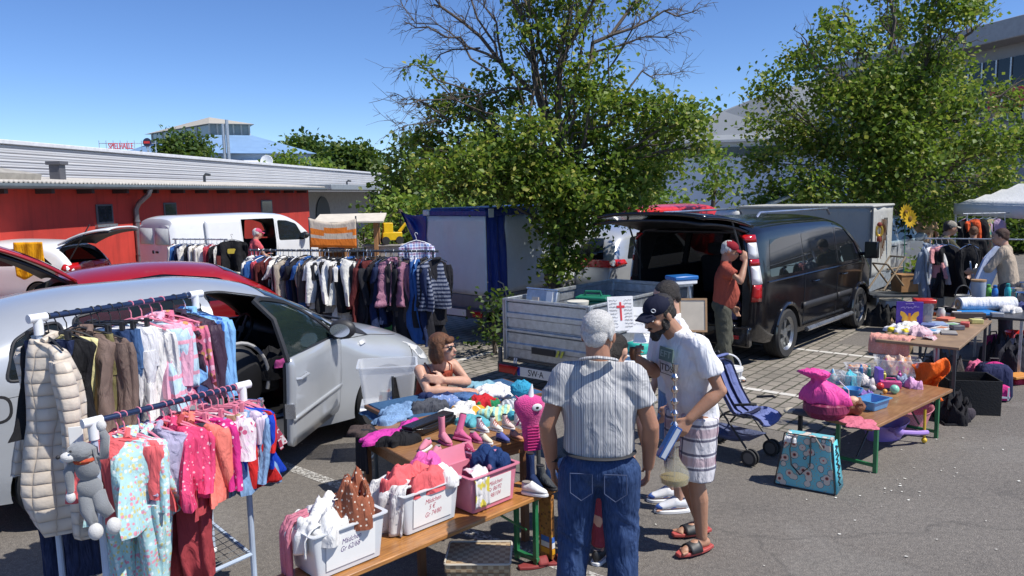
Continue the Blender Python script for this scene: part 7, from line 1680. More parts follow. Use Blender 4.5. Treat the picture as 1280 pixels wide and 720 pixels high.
ts_=shirt(e,J2,w_t,'tshirt',.66,-.10,vox=.009,wr=.013,seed=7,wide=1.07,sw=.077);trousers(e,J2,cloth((.66,.64,.66),pat='plaid',ps=3.4,pc=(.05,.05,.10),prot=(0,0,.5)),'shorts',.98,.009,.011,4,.118,hemr=.115);footwear(e,J2,M_black,mt('red_sole',(.42,.07,.06),.6),'slide',.29)
cp=cap(e,P,R3,cloth((.012,.014,.032),fold=.2),.085)
bm=BM();lathe(bm,[(.013+.003*math.cos(a),.003*math.sin(a))for a in np.linspace(0,6.283,7)],14,T(*P(-.062,.068,.07))@R3@RZ(R(40))@RX(R(80)),close=False);obj('cap_emblem',bm,M_whitep,cp)
bm=BM();ell(bm,P(0,.034,-.076),(.055,.054,.036),R3);ell(bm,P(0,.068,-.100),(.036,.034,.040),R3);ell(bm,P(0,.090,-.045),(.030,.014,.008),R3)
for q_ in(-1,1):ell(bm,P(q_*.060,.012,-.045),(.013,.032,.045),R3)
h_=obj('beard',bm,m_hdark,e,smooth=0);remesh(h_,.006,1,.005,42,1,.8)
def onchest(x,z):return Vector((x,.205,z))
bm=BM();box(bm,.15,.004,.085,(-.03,.214,1.325),RX(R(6)));pr_=obj('print_panel',bm,mt('print_green',(.16,.24,.19),.8),ts_)
Mt=T(-.03,.196,1.325)@RX(R(96))@RY(R(180))
me=text_mesh('EFT',.06,T(-.03,.2185,1.325)@RZ(R(180))@RX(R(84)),.0008,xs=1.3);obj('print_text',me,mt('print_pale',(.45,.55,.45),.8),ts_,smooth=0)
me=text_mesh('TDS',.06,T(-.03,.209,1.235)@RZ(R(180))@RX(R(86)),.0008,xs=1.3);obj('print_text',me,M_ink,ts_,smooth=0)
bm=BM();tube(bm,[(-.105,.210,1.27),(-.105,.205,1.195),(.045,.205,1.195),(.045,.210,1.27)],.0025,4);obj('print_frame',bm,M_ink,ts_)
EM=T(1.15,4.86,0)@RZ(R(112))
hk=EM@(Vector(J2['wrL'])+Vector((.03,.085,-.06)))
hp_=thing('hookah','metal and glass hookah held upright by the bearded man','hookah',(hk.x,hk.y,hk.z-.36),0)
bm=BM();lathe(bm,[(.05,0),(.085,.02),(.095,.06),(.085,.10),(.045,.15),(.026,.19),(.024,.25),(.030,.255)],28,close=False);obj('glass_base',bm,glassmat('hookah_glass',(.75,.72,.55),.22,.03),hp_)
bm=BM();lathe(bm,[(.045,.006),(.078,.02),(.086,.055),(.001,.057)],24);obj('water',bm,mt('amber_water',(.30,.24,.10),.1,alpha=.7),hp_)
bm=BM();pr2=[(.004,.02),(.008,.25),(.034,.26),(.034,.29),(.014,.30),(.012,.34)]
for k in range(5):pr2+=[(.012,.36+.075*k),(.024,.375+.075*k),(.026,.39+.075*k),(.011,.41+.075*k)]
pr2+=[(.02,.74),(.026,.77),(.001,.775)];lathe(bm,pr2,20);obj('stem',bm,M_chrome,hp_)
bx_=EM@(Vector(J2['wrL'])+Vector((.01,.14,-.13)));bxo=thing('blue_tin','narrow blue and silver box held with the hookah by the bearded man','box',bx_,R(20));bxo.rotation_euler=(0,R(32),R(15))
bm=BM();box(bm,.055,.05,.22);obj('body',bm,mt('tin_blue',(.02,.08,.28),.25,coat=.4),bxo,bevel=.004);bm=BM();box(bm,.030,.004,.20,(0,-.027,0));obj('label_strip',bm,mt('tin_silver',(.45,.50,.58),.3),bxo)
cu=EM@(Vector(J2['wrR'])+Vector((-.06,.08,.06)));cu_=thing('wooden_cup','small brown wooden cup in the raised hand of the bearded man','cup',cu,0);bm=BM();lathe(bm,[(.016,-.04),(.026,0),(.022,.04),(.018,.04),(.02,0),(.01,-.03)],16);obj('cup',bm,m_woodd,cu_)
J3=stand(1.70,.36,.04);e,P,R3,b=person('dark haired person in denim shorts and white sneakers, mostly hidden behind the bearded man',(1.19,5.52,0),R(95),J3,sk2,None,.011,.97,lookm(0,-20),hair=('short',m_hdark))
shirt(e,J3,cloth((.70,.70,.72)),sl=.5,vox=.013);trousers(e,J3,denimL,'denim_shorts',.95,.012,.008,5,.10);footwear(e,J3,mt('sneaker_white',(.66,.68,.72),.5,pat='floral',ps=16.,pc=((.05,.12,.42),(.7,.7,.72),(.7,.7,.72))),M_whitep,'low',.28)
J4=stand(1.70,.34,.06);e,P,R3,b=person('dark haired child in black top with red collar between the two men',(.60,4.62,0),R(-30),J4,sk2,None,.011,.84,lookm(0,-25),hair=('tail',m_hdark))
shirt(e,J4,black,sl=.5,vox=.013);trousers(e,J4,cloth((.25,.04,.06)),'leggings',1.9,.012,.006,6,.085);footwear(e,J4,M_black,M_whitep)
bm=BM();tube(bm,[Vector((.075*math.cos(a),.075*math.sin(a)+.05,1.475))for a in np.linspace(0,6.283,19)],.014,6,cap=False);obj('collar',bm,coral,e)
J5=dict(head=(0,.30,1.095),neck=(0,.235,.965),chest=(0,.17,.80),waist=(0,.08,.66),pel=(0,0,.52),shL=(-.165,.20,.915),shR=(.165,.20,.915),elL=(-.185,.37,.79),wrL=(.05,.39,.845),elR=(.19,.36,.77),wrR=(-.03,.50,.765),hdL=(.9,-.15,.25),huL=(0,1,.2),hdR=(-.85,.45,0),huR=(0,.1,1),hipL=(-.10,.02,.50),hipR=(.10,.02,.50),knL=(-.13,.42,.48),knR=(.13,.42,.48),anL=(-.13,.40,.09),anR=(.13,.40,.09))
e,P,R3,b=person('seated woman with auburn bob, sunglasses and rust top leaning on the clothes table',(-.77,6.48,0),R(-142),J5,sk2,None,.008,1.0,lookm(32,4),(.35,.35),hair=('bob',m_hbr),eyes=False)
g_=lambda*a:Vector(a);bm=BM();ax_=Vector((1,0,0))
bm=BM();rings=[]
for c_z,c_y,w_,d_ in((.55,.0,.155,.115),(.64,.06,.140,.108),(.72,.115,.142,.110),(.80,.165,.162,.124),(.865,.185,.158,.118),(.885,.19,.150,.112)):rings.append([Vector((w_*math.cos(a),c_y+d_*math.sin(a),c_z-.03*math.sin(a)*0))for a in[2*math.pi*i/24 for i in range(24)]])
loft(bm,rings);o=obj('camisole',bm,cloth((.26,.045,.025)),e,smooth=0);remesh(o,.009,2,.007,10,2)
for q_ in(-1,1):
 bm=BM();tube(bm,[(q_*.09,.29,.845),(q_*.11,.26,.93),(q_*.10,.18,.965),(q_*.09,.09,.88)],.005,6);obj('shoulder_strap',bm,cloth((.30,.07,.035)),e)
trousers(e,J5,black,vox=.012);footwear(e,J5,M_black,M_black)
sg_=empty('sunglasses',parent=e);bm=BM()
for q_ in(-1,1):ell(bm,P(q_*.036,.090,.004),(.030,.008,.022),R3)
obj('lenses',bm,M_blackgloss,sg_);bm=BM();tube(bm,[P(-.078,-.01,.012),P(-.068,.085,.014),P(0,.098,.012),P(.068,.085,.014),P(.078,-.01,.012)],.004,6);obj('frame',bm,M_black,sg_)
bm=BM();ell(bm,P(0,.097,-.056),(.024,.004,.005),R3);obj('mouth',bm,mt('lips',(.30,.08,.07),.5),b)
sc_=thing('camping_chair','dark folding chair under the seated woman','chair',(-.77,6.48,0),R(-142));bm=BM();box(bm,.42,.40,.03,(0,.02,.385));obj('seat',bm,black,sc_,bevel=.01)
bm=BM();box(bm,.42,.02,.26,(0,-.20,.66));obj('backrest',bm,black,sc_,bevel=.008)
for q_ in(-1,1):
 bm=BM();tube(bm,[(q_*.2,-.2,.80),(q_*.2,-.2,0)],.011,6);obj('leg',bm,M_steeldark,sc_);bm=BM();tube(bm,[(q_*.2,.2,.39),(q_*.2,.2,0)],.011,6);obj('leg',bm,M_steeldark,sc_)
def bg(label,px,py_,Y,yaw,J,skin,hair,top,bot,s=1.0,capm=None,sl=.55,lm=None,belly=0,hc=(.5,.5),vox=.014,leg=2.0,bsh=None):
 p=atY(px,py_,Y);e,P,R3,b=person(label,(p.x,p.y,0),R(yaw-90),J,skin,None,vox,s,lm or lookm(0,-8),hc,hair=hair)
 shirt(e,J,top,sl=sl,vox=vox,belly=belly,hem=-.05);trousers(e,J,bot,leg=leg,vox=vox,belly=belly);footwear(e,J,M_whitep if bsh is None else bsh,M_black)
 if capm:cap(e,P,R3,capm)
 return e
J6=stand(1.75,.42,.04,elR=(.26,.20,1.28),wrR=(.12,.26,1.50),hdR=(-.3,-.1,1),elL=(-.28,-.03,1.12),wrL=(-.24,.12,.90),knL=(-.10,.06,.50),anL=(-.11,-.14,.12),knR=(.10,.02,.49),anR=(.10,.10,.09))
bg('man in red T-shirt and red cap, hand at his face, behind the black van',903,400,9.35,-15,J6,sk3,('short',m_hgrey),cloth((.34,.075,.05)),cloth((.085,.085,.065)),.985,cloth((.24,.015,.025),fold=.2),lm=lookm(-5,-18),belly=.05)
J7=stand(1.7,.38,.10,elR=(.2,.2,1.14),wrR=(.12,.42,1.05))
bg('woman in pink cap and salmon top seen from behind by the open white van',316,320,17.0,35,J7,sk2,('short',m_hgrey),cloth((.60,.10,.12)),cloth((.66,.62,.58)),.97,cloth((.55,.08,.16)),vox=.018)
J8=stand(1.75,.42,.22,elR=(.2,.42,1.12),wrR=(.12,.66,1.10),elL=(-.24,.35,1.12),wrL=(-.14,.58,1.06))
bg('man in olive shirt and pale cap bending to the right near the far rail',1166,320,12.9,-8,J8,sk3,('short',m_hdark),cloth((.085,.08,.05)),cloth((.30,.26,.18)),1.0,cloth((.30,.27,.22)),leg=1.0,vox=.018)
J9=stand(1.66,.40,.10,elL=(-.26,.22,1.18),wrL=(-.16,.44,1.12),elR=(.24,.24,1.15),wrR=(.12,.44,1.05))
bg('woman in beige jacket with short dark hair at the right edge, back turned',1262,340,10.9,140,J9,sk2,('short',mt('brown_hair2',(.06,.025,.015),.6,bump=1.,bs=150)),cloth((.42,.34,.26)),cloth((.05,.05,.06)),.98,sl=1.85,vox=.015)
J10=stand(1.78,.42,.0);bg('man in tan shirt with dark hair seen from behind beyond the pickup',1156,300,18.6,80,J10,sk3,('short',m_hdark),cloth((.55,.36,.22),pat='dots',ps=9.,pc=(.35,.15,.1)),black,1.0,vox=.02)
J11=stand(1.7,.38,.06);bg('person in black clothes behind the far rail under the gazebo',1215,330,14.2,60,J11,sk3,('short',m_hbr),black,black,.9,sl=1.7,vox=.02)
# ================================================================ right-hand stalls
c0=at(982,512,.43);c1=at(1090,535,.43);dw=(c1-c0);wT=dw.length;dl=Vector((dw.y,-dw.x,0)).normalized()*-1
if dl.y<0:dl=-dl
aL=math.atan2(dl.y,dl.x)
lt=thing('toy_table','low folding table with green legs full of toys, pink bag at its near end','table',c1 .xy.to_3d(),aL)
Lt_=1.72
bm=BM();box(bm,Lt_,wT*.52,.03,(Lt_/2,wT*.26,.415));obj('board',bm,m_wood2,lt,bevel=.006)
bm=BM();box(bm,Lt_*.7,wT*.45,.035,(Lt_*.35,wT*.765,.415));obj('padded_board',bm,mt('grey_pad',(.10,.09,.085),.8),lt,bevel=.014)
bm=BM();ball(bm,.05,(.03,wT*.97,.42),(1.2,1,.5));obj('board_end',bm,mt('cream_end',(.5,.45,.35),.7),lt)
for x in(.18,Lt_-.25):
 for y in(.04,wT*.48):
  bm=BM();box(bm,.032,.032,.40,(x,y,.20));obj('leg',bm,M_greensteel,lt,bevel=.003)
 bm=BM();box(bm,.025,wT*.44,.025,(x,wT*.26,.06));obj('cross_bar',bm,M_greensteel,lt)
 s=1 if x<1 else-1
 bm=BM();tube(bm,[(x,wT*.26,.10),(x+s*.34,wT*.26,.40)],.009,6);obj('brace',bm,M_black,lt)
for x in(.15,1.3):
 bm=BM();box(bm,.03,.03,.40,(x,wT*.92,.20));obj('leg',bm,M_black,lt)
ZL=.432
def on(px,py,z=ZL):return at(px,py,z)
pkb=thing('drawstring_bag','bright pink drawstring bag standing at the near end of the toy table','bag',on(1032,520),aL+.3)
bm=BM();rings=[]
for t,r in((0,.15),(.08,.185),(.25,.175),(.45,.14),(.60,.095),(.70,.055),(.76,.045),(.84,.08),(.94,.105),(1,.08)):
 ring=[]
 for k in range(28):
  a=2*math.pi*k/28;q_=r*(1+.09*math.sin(7*a+2)+(.18*math.sin(11*a)if t>.6 else 0));ring.append(Vector((math.cos(a)*q_*.9+.03-.10*t,math.sin(a)*q_*1.1+.10*t*t,.10+.30*t)))
 rings.append(ring)
loft(bm,rings);crumple(bm.verts,.010,9);obj('pouch',bm,cloth((.80,.08,.34),rough=.5,fold=.9),pkb,smooth=180)
bm=BM();lathe(bm,[(.03,0),(.14,.0),(.185,.06),(.18,.12),(.15,.14)],28);obj('base',bm,cloth((.22,.03,.08),rough=.4),pkb)
bm=BM();tube(bm,[(-.02,-.10,.32),(.02,-.17,.24),(.03,-.175,.15)],.004,6);obj('cord',bm,M_whitep,pkb)
dl_=thing('doll','doll with brown curly hair lying beside the pink drawstring bag','doll',on(1067,518),aL)
bm=BM();ball(bm,.085,(0,0,.075),(1.25,1.0,.85),seg=36);crumple(bm.verts,.03,22);obj('hair',bm,mt('doll_hair',(.17,.06,.02),.5,bump=1.,bs=70,var=.5),dl_)
bm=BM();ball(bm,.05,(-.02,.0,.125),(1,1,.75));obj('face',bm,mt('doll_skin',(.62,.40,.26),.5),dl_)
heap('pink_blanket','blanket','thin pink blanket spread below the doll on the table corner',on(1072,528),aL,.34,.30,.012,cloth((.60,.16,.22)),3,lump=.6)
tg='toys on the low table'
m_clr=glassmat('clear_box_plastic',(.78,.80,.84),.30,.12);m_bluc=mt('blue_clear_plastic',(.12,.36,.66),.2,coat=.4,alpha=.8)
def openbox(name,cat,label,pos,rz,L,W,Hh,m,fill=None,taper=.85,fseed=0):
 tub(name,cat,label,pos,rz,L,W,Hh,m,taper=taper,paper=False,wall=.003,group=None)
 if fill:one_=heap('small_toys','small toys','small coloured toys inside the '+' '.join(label.split()[:9]),pos+Matrix.Rotation(rz,3,'Z')@Vector((-L/2,W/2,.01)),rz,L*.75,W*.7,Hh*.75,fill,fseed,lump=.8)
mix1=mt('toy_mix',(.5,.5,.5),.5,pat='floral',ps=38.,pc=((.1,.35,.6),(.7,.2,.3),(.2,.5,.4)));mix2=mt('toy_mix_warm',(.6,.4,.3),.5,pat='floral',ps=30.,pc=((.7,.3,.1),(.7,.6,.5),(.6,.15,.3)))
openbox('blue_tray','tray','shallow translucent blue tray near the doll on the toy table',on(1113,509),aL-.1,.26,.18,.08,m_bluc)
openbox('clear_box','plastic box','clear plastic box of beads behind the pink drawstring bag',on(1058,483),aL-.9,.24,.2,.11,m_clr,mix1,fseed=2)
openbox('clear_box','plastic box','clear plastic box of turquoise pieces in the middle of the toy table',on(1078,486),aL-.9,.16,.18,.12,m_clr,mt('turq_mix',(.05,.4,.5),.5,pat='dots',ps=40.,pc=(.1,.5,.3)),fseed=4)
openbox('clear_box','plastic box','large clear plastic box of dolls\' things at the far end of the toy table',on(1150,473),aL-1.1,.40,.28,.16,m_clr,mix2,fseed=5)
openbox('clear_box','plastic box','low clear box of pink ribbons behind the white toys',on(1094,471),aL-1.,.26,.2,.09,m_clr,mix2,fseed=6)
bm=BM();lathe(bm,[(.06,0),(.085,.09),(.08,.09),(.055,.01)],20);one('blue_bowl',bm,mt('blue_bowl',(.10,.36,.66),.3),'light blue bowl beside the pink drawstring bag','bowl',loc=on(1066,497),group=tg)
bm=BM();box(bm,.05,.14,.16,(0,0,.08));one('purple_carton',bm,mt('purple_card',(.16,.10,.50),.5),'upright purple carton in the middle of the toy table','carton',loc=on(1098,480),rz=aL-.9,bevel=.004)
bm=BM();box(bm,.18,.08,.06,(0,0,.03));tube(bm,[(-.05,0,.06),(-.04,0,.09),(.04,0,.09),(.05,0,.06)],.006,6);one('pink_case',bm,mt('pink_case',(.66,.08,.26),.3,coat=.4),'glossy pink pencil case in the toy table centre','case',loc=on(1113,484),rz=aL-1.,bevel=.014)
for px,py,r,c,lab,nm in((1118,492,.042,(.25,.62,.45),'mint green ball at the front edge of the toy table','toy_ball'),(1100,487,.035,(.62,.03,.03),'red ball behind the blue tray','toy_ball'),(1106,492,.022,(.75,.35,.05),'small orange ball between the red and the mint ball','toy_ball'),(1091,489,.03,(.66,.60,.58),'small white soft ball left of the red ball','toy_ball')):
 bm=BM();ball(bm,r,(0,0,r),seg=20);bm2=None;o=one(nm,bm,mt('ball_%d'%px,c,.35,coat=.3,var=.15),lab,'ball',loc=on(px,py),group=tg)
for px,py,c,lab,sd in((1083,480,(.68,.62,.60),'white plush toys heaped beside the purple carton',3),(1142,484,(.66,.35,.55),'pink and lilac bows at the far front edge of the toy table',4),(1079,497,(.20,.12,.35),'purple cloth piece behind the doll',6),(1132,481,(.25,.30,.40),'blue grey toy parts beside the pink case',8)):
 heap('soft_toys' if sd==3 else 'hair_bows' if sd==4 else 'cloth_piece' if sd==6 else 'toy_parts','toys',lab,on(px,py),aL,.17,.14,.06,cloth(c,pat='dots',ps=36.,pc=tuple(min(1,x*1.3+.1)for x in c)),sd,lump=.8)
for k,(px,py,c,r,h_)in enumerate(((1086,470,(.1,.4,.3),.022,.11),(1070,474,(.65,.65,.6),.025,.1),(1076,470,(.1,.3,.6),.022,.12),(1124,476,(.5,.05,.3),.02,.1),(1105,474,(.7,.6,.1),.02,.08))):
 bm=BM();lathe(bm,[(r*.8,0),(r,.01),(r,h_*.7),(r*.5,h_*.82),(r*.5,h_),(.001,h_)],14);one('small_bottle',bm,mt('bottle_%d'%k,c,.25,coat=.4),'%s small bottle among the toys, %s'%(('green','white','blue','magenta','yellow')[k],('behind the turquoise box','beside the bead box','between bead box and green bottle','beside the pink case','right of the purple carton')[k]),'bottle',loc=on(px,py),group='small bottles on the toy table')
m_or=cloth((.80,.13,.015),rough=.5,fold=.9)
bm=BM()
def ocl(s,t):
 return Vector(((s-.5)*.30*(1-.25*t)+.04*math.sin(t*7),.05*math.sin(s*8+t*4)-.03,.14-.40*t+.08*s))
sheet(bm,ocl,20,20);crumple(bm.verts,.02,14);one('orange_bag',bm,m_or,'crumpled bright orange bag hanging at the far end of the toy table','bag',loc=on(1160,474),rz=aL-1.2,smooth=70,solid=.006)
def basin(name,label,pos,rz,L,W,Hh,m,handle=None):
 e=thing(name,label,'basket',pos,rz);bm=BM()
 def ring(k,z,o=0):return[Vector((math.cos(a)*(L/2*k-o),math.sin(a)*(W/2*k-o),z+(.04*math.cos(a)**2 if z>.05 else 0)))for a in[2*math.pi*i/32 for i in range(32)]]
 loft(bm,[ring(.72,0),ring(.9,Hh*.6),ring(1,Hh),ring(1.06,Hh+.004),ring(1.05,Hh+.012),ring(.96,Hh),ring(.86,Hh*.6),ring(.66,.01)]);obj('shell',bm,m,e,smooth=50)
 if handle:
  bm=BM();tube(bm,[(-L*.1,-W*.5,Hh),(-L*.15,-W*.95,Hh*1.1),(L*.3,-W*1.0,Hh*.9),(L*.55,-W*.9,Hh*.8)],.022,8);ball(bm,.045,(-L*.12,-W*.95,Hh*1.1));obj('handle',bm,handle,e)
  bm=BM();tube(bm,[(L*.50,-W*.85,.32),(L*.5,-W*.88,.02)],.012,8);ball(bm,.025,(L*.5,-W*.88,.03));obj('yellow_stick',bm,mt('yellow_plastic',(.65,.42,.03),.4),e)
m_lil=mt('lilac_plastic',(.36,.22,.58),.35,coat=.3);m_pkw=mt('pink_woven',(.66,.26,.30),.7,pat='check',ps=60.,pc=(.45,.12,.16))
basin('doll_bath','lilac plastic doll carrier with handle beneath the toy table',at(1105,548,0),.25,.48,.26,.13,m_lil,m_lil)
basin('pink_wicker_basket','pink woven oval basket beneath the far part of the toy table',at(1136,533,0),.3,.50,.30,.15,m_pkw)
cA=at(1094,424,.75);dU=U.normalized();dV=V.normalized();aU=math.atan2(dU.y,dU.x)
nA=cA+dV*.78
bt_=thing('book_table','folding table with books, papers and clothes, purple picture book standing on it','table',nA.xy.to_3d(),aU)
bm=BM();box(bm,1.95,.78,.03,(.97,.39,.735));obj('table_top',bm,mt('old_board',(.26,.17,.10),.6,var=.25),bt_,bevel=.005)
for x in(.08,1.85):
 for y in(.05,.73):
  bm=BM();box(bm,.03,.03,.72,(x,y,.36));obj('leg',bm,M_steeldark,bt_)
 bm=BM();box(bm,.02,.66,.02,(x,.39,.25));obj('cross_bar',bm,M_steeldark,bt_)
 bm=BM();tube(bm,[(x,.39,.25),(x+(.5 if x<1 else-.5),.39,.71)],.009,6);obj('brace',bm,M_steeldark,bt_)
ZB=.752
def ob(px,py,z=ZB):return at(px,py,z)
drape('knitted_shawl','shawl','peach knitted shawl with fringe hanging at the near left corner of the book table',ob(1112,424),math.atan2(dV.y,dV.x),.42,.14,.16,cloth((.66,.30,.24),pat='dots',ps=60.,pc=(.75,.5,.42)),amp=.02,seed=2,thick=.012)
heap('white_yellow_shirt','shirt','white T-shirt with yellow and lilac print on the near end of the book table',ob(1125,414),aU,.34,.28,.06,cloth((.72,.70,.72),pat='floral',ps=9.,pc=((.75,.6,.05),(.72,.7,.72),(.55,.4,.7))),3)
heap('pale_pink_dress','dress','pale pink dress folded next to the printed white T-shirt',ob(1148,417),aU,.40,.26,.07,cloth((.66,.46,.50)),5)
heap('white_towel','towel','white towel behind the pale pink dress',ob(1135,408),aU,.3,.2,.05,cream,6)
drape('striped_tea_towel','tea towel','striped cloth hanging from the front edge of the book table',ob(1168,424),aU,.16,.10,.24,cloth((.66,.62,.62),pat='stripe',ps=12.,pc=(.5,.15,.2)),amp=.015,seed=4)
bk_=thing('picture_book','purple picture book with yellow butterfly standing upright on the book table','book',ob(1136,406),aU-1.15)
bm=BM();box(bm,.28,.022,.27,(0,0,.135));obj('cover',bm,mt('purple_cover',(.075,.03,.33),.35,coat=.3),bk_,bevel=.002)
bm=BM();M=T(0,-.0125,.09)@RX(R(90))
for s in(-1,1):
 prism(bm,roundpoly([(s*.008,0),(s*.05,.055),(s*.095,.075),(s*.10,.03),(s*.07,-.005),(s*.085,-.04),(s*.05,-.065),(s*.012,-.04)][::s],.015),.002,M)
obj('butterfly',bm,mt('butterfly_yellow',(.80,.42,.03),.5),bk_)
bm=BM();prism(bm,roundpoly([(-.014,-.06),(.014,-.06),(.012,.05),(-.012,.05)],.01),.003,M@T(0,0,.0005));obj('butterfly_body',bm,mt('butterfly_orange',(.7,.22,.02),.5),bk_)
scribble('title',1,.19,.05,T(0,-.0125,.205)@RY(R(-7))@RX(R(90)),bk_,mt('title_lilac',(.62,.55,.75),.6),5);scribble('author',1,.09,.02,T(0,-.0125,.248)@RX(R(90)),bk_,mt('title_lilac',(.62,.55,.75),.6),6)
rb_=thing('red_lidded_box','clear box with bright red lid behind the purple book','box',ob(1154,404),aU-1.1)
bm=BM();loft(bm,[[Vector((x*k,y*k,z))for x,y in roundpoly([(-.09,-.07),(.09,-.07),(.09,.07),(-.09,.07)],.015)]for k,z in((.85,0),(1,.24))]);obj('body',bm,glassmat('smoky_plastic',(.35,.36,.38),.6,.2),rb_)
bm=BM();box(bm,.22,.18,.045,(0,0,.265));obj('lid',bm,mt('red_lid',(.66,.02,.02),.3,coat=.4),rb_,bevel=.012)
rqb=random.Random(9);gb='books and papers on the book table'
for k,(px,py,w_,d_,h_,c,cn)in enumerate(((1165,415,.22,.16,.02,(.55,.57,.62),'pale grey'),(1178,411,.22,.16,.015,(.60,.58,.55),'cream'),(1172,406,.26,.18,.02,(.25,.33,.5),'blue'),(1190,407,.22,.17,.018,(.66,.66,.66),'white'),(1200,402,.25,.2,.015,(.40,.28,.14),'brown'),(1160,408,.18,.14,.03,(.12,.16,.34),'navy'),(1182,400,.2,.14,.03,(.62,.16,.10),'red'),(1213,397,.22,.18,.02,(.50,.42,.30),'tan'),(1196,396,.12,.10,.06,(.60,.58,.55),'off-white'),(1186,417,.20,.15,.02,(.30,.28,.26),'grey'))):
 bm=BM();box(bm,w_,d_,h_,(0,0,h_/2));o=one('book',bm,mt('book_%d'%k,c,.5),'%s book or leaflet lying flat, %s'%(cn,('behind the striped cloth','right of the pale grey one','behind the cream one','right of the blue one','near the far end of the table','beside the purple picture book','behind the blue one','farthest along the table','thickest, like a small box','closest to the front edge')[k]),'book',loc=ob(px,py),rz=aU+rqb.uniform(-.6,.6),group=gb,bevel=.002)
 if k in(0,1,3):bm=BM();box(bm,w_*.5,d_*.5,.002,(0,0,h_+.0015));obj('picture',bm,mt('pic_%d'%k,rqb.choice([(.5,.2,.1),(.1,.3,.5),(.2,.4,.2)]),.5),o)
bm=BM();box(bm,.36,.10,.07,(0,0,.035));one('dark_wooden_box',bm,mt('dark_box_wood',(.06,.045,.04),.5),'long dark wooden box at the far end of the book table','box',loc=ob(1210,398),rz=aU-1.0,bevel=.004)
for px,py,lab in((1186,402,'black shoe with silver stripes left'),(1196,404,'black shoe with silver stripes right')):
 shoe('black_shoe','shoe',lab+' of its pair behind the red lidded box',at(px,py-10,ZB),aU+1.2,.2,black,mt('silver_trim',(.5,.5,.52),.3),'low',accent=mt('silver_trim',(.5,.5,.52),.3),group='black shoes on the book table')
cB=at(1192,392,.77);nBq=cB+dV*.75
ft=thing('far_table','dark folding table at the right edge with a rolled blanket and bottles','table',nBq.xy.to_3d(),aU)
bm=BM();box(bm,2.6,.75,.03,(1.3,.375,.755));obj('table_top',bm,mt('dark_top',(.045,.045,.05),.4),ft,bevel=.005)
for x in(.08,1.3,2.5):
 for y in(.05,.70):
  bm=BM();box(bm,.03,.03,.74,(x,y,.37));obj('leg',bm,M_steel,ft)
ZF=.772
def of(px,py,z=ZF):return at(px,py,z)
rbk=thing('rolled_blanket','rolled white blanket lying across the far dark table','blanket',of(1232,388),aU-.9)
bm=BM();rings=[]
for i in range(26):
 x=-.34+.68*i/25;rings.append([Vector((x,math.cos(a)*.10*(1+.08*noise.noise(Vector((x*8,a,0)))),.085+math.sin(a)*.085*(1+.12*noise.noise(Vector((x*9,a,3))))))for a in[2*math.pi*k/20 for k in range(20)]])
loft(bm,rings);obj('roll',bm,cloth((.72,.72,.74),fold=.8),rbk,smooth=70)
bm=BM();lathe(bm,[(.06,0),(.062,.01),(.03,.012),(.028,.0)],20,T(-.345,0,.085)@RY(R(-90)),close=False);obj('roll_end',bm,mt('tan_end',(.45,.28,.16),.7),rbk)
bm=BM();box(bm,.44,.30,.025,(0,0,.0125));one('blue_folder',bm,mt('bright_blue',(.01,.18,.50),.4),'bright blue folder under the rolled blanket','folder',loc=of(1222,392),rz=aU-.8,bevel=.003)
for px,py,c,lab,h_ in((1235,374,(.18,.52,.08),'lime green water bottle, left of the blue one',.20),(1243,375,(.04,.20,.60),'blue water bottle between green and teal ones',.20),(1259,376,(.03,.42,.42),'teal water bottle with navy lid, right of the blue one',.23)):
 e=thing('water_bottle',lab,'bottle',of(px,py),0,'water bottles on the far dark table')
 bm=BM();lathe(bm,[(.035,0),(.04,.01),(.04,h_*.65),(.028,h_*.8),(.022,h_*.84)],20);obj('body',bm,mt('bt_%d'%px,c,.25,coat=.5),e)
 bm=BM();lathe(bm,[(.024,h_*.82),(.026,h_),(.01,h_+.01)],16);obj('cap',bm,mt('cap_%d'%px,tuple(x*.6 for x in c),.4),e)
e=thing('canister','tall grey blue canister with wooden lid behind the rolled blanket','canister',of(1222,377),0)
bm=BM();lathe(bm,[(.085,0),(.09,.01),(.09,.27),(.085,.275)],28);obj('body',bm,mt('canister_grey',(.36,.42,.50),.35,coat=.3),e);bm=BM();lathe(bm,[(.092,.275),(.095,.30),(.01,.305)],28);obj('lid',bm,HANG['wood'],e)
e=thing('basket_with_handle','small pale basket with dark arched handle left of the canister','basket',of(1203,380),0)
bm=BM();lathe(bm,[(.07,0),(.10,.12),(.095,.12),(.065,.01)],24);obj('bowl',bm,mt('pale_basket',(.5,.48,.42),.7,bump=.6,bs=50),e);bm=BM();tube(bm,[(math.cos(a)*.10,0,.12+math.sin(a)*.13)for a in np.linspace(0,math.pi,14)],.009,6);obj('handle',bm,M_black,e)
for px,py,r in((1268,372,.09),(1280,378,.10),(1276,364,.08)):
 e=thing('metal_pot','shiny steel pot at the right edge of the far table, %s'%('leftmost' if px==1268 else 'nearest' if px==1280 else 'rearmost'),'pot',of(px,py),0,'steel pots on the far dark table')
 bm=BM();lathe(bm,[(r*.9,0),(r,.02),(r,.13),(r*1.05,.135),(r*.95,.13),(.02,.10)],24);obj('bowl',bm,M_chrome,e);bm=BM();tube(bm,[(r,0,.11),(r+.05,0,.12),(r+.16,.02,.13)],.01,6);obj('handle',bm,M_black,e)
e=thing('black_crate','open black fabric crate on the asphalt beside the toy table','crate',at(1208,512,0),R(-12))
bm=BM();w_,d_,h_=.50,.42,.36;rr_=lambda k,z,o=0:[Vector((x*k,y*k,z))for x,y in roundpoly([(-w_/2+o,-d_/2+o),(w_/2-o,-d_/2+o),(w_/2-o,d_/2-o),(-w_/2+o,d_/2-o)],.01)]
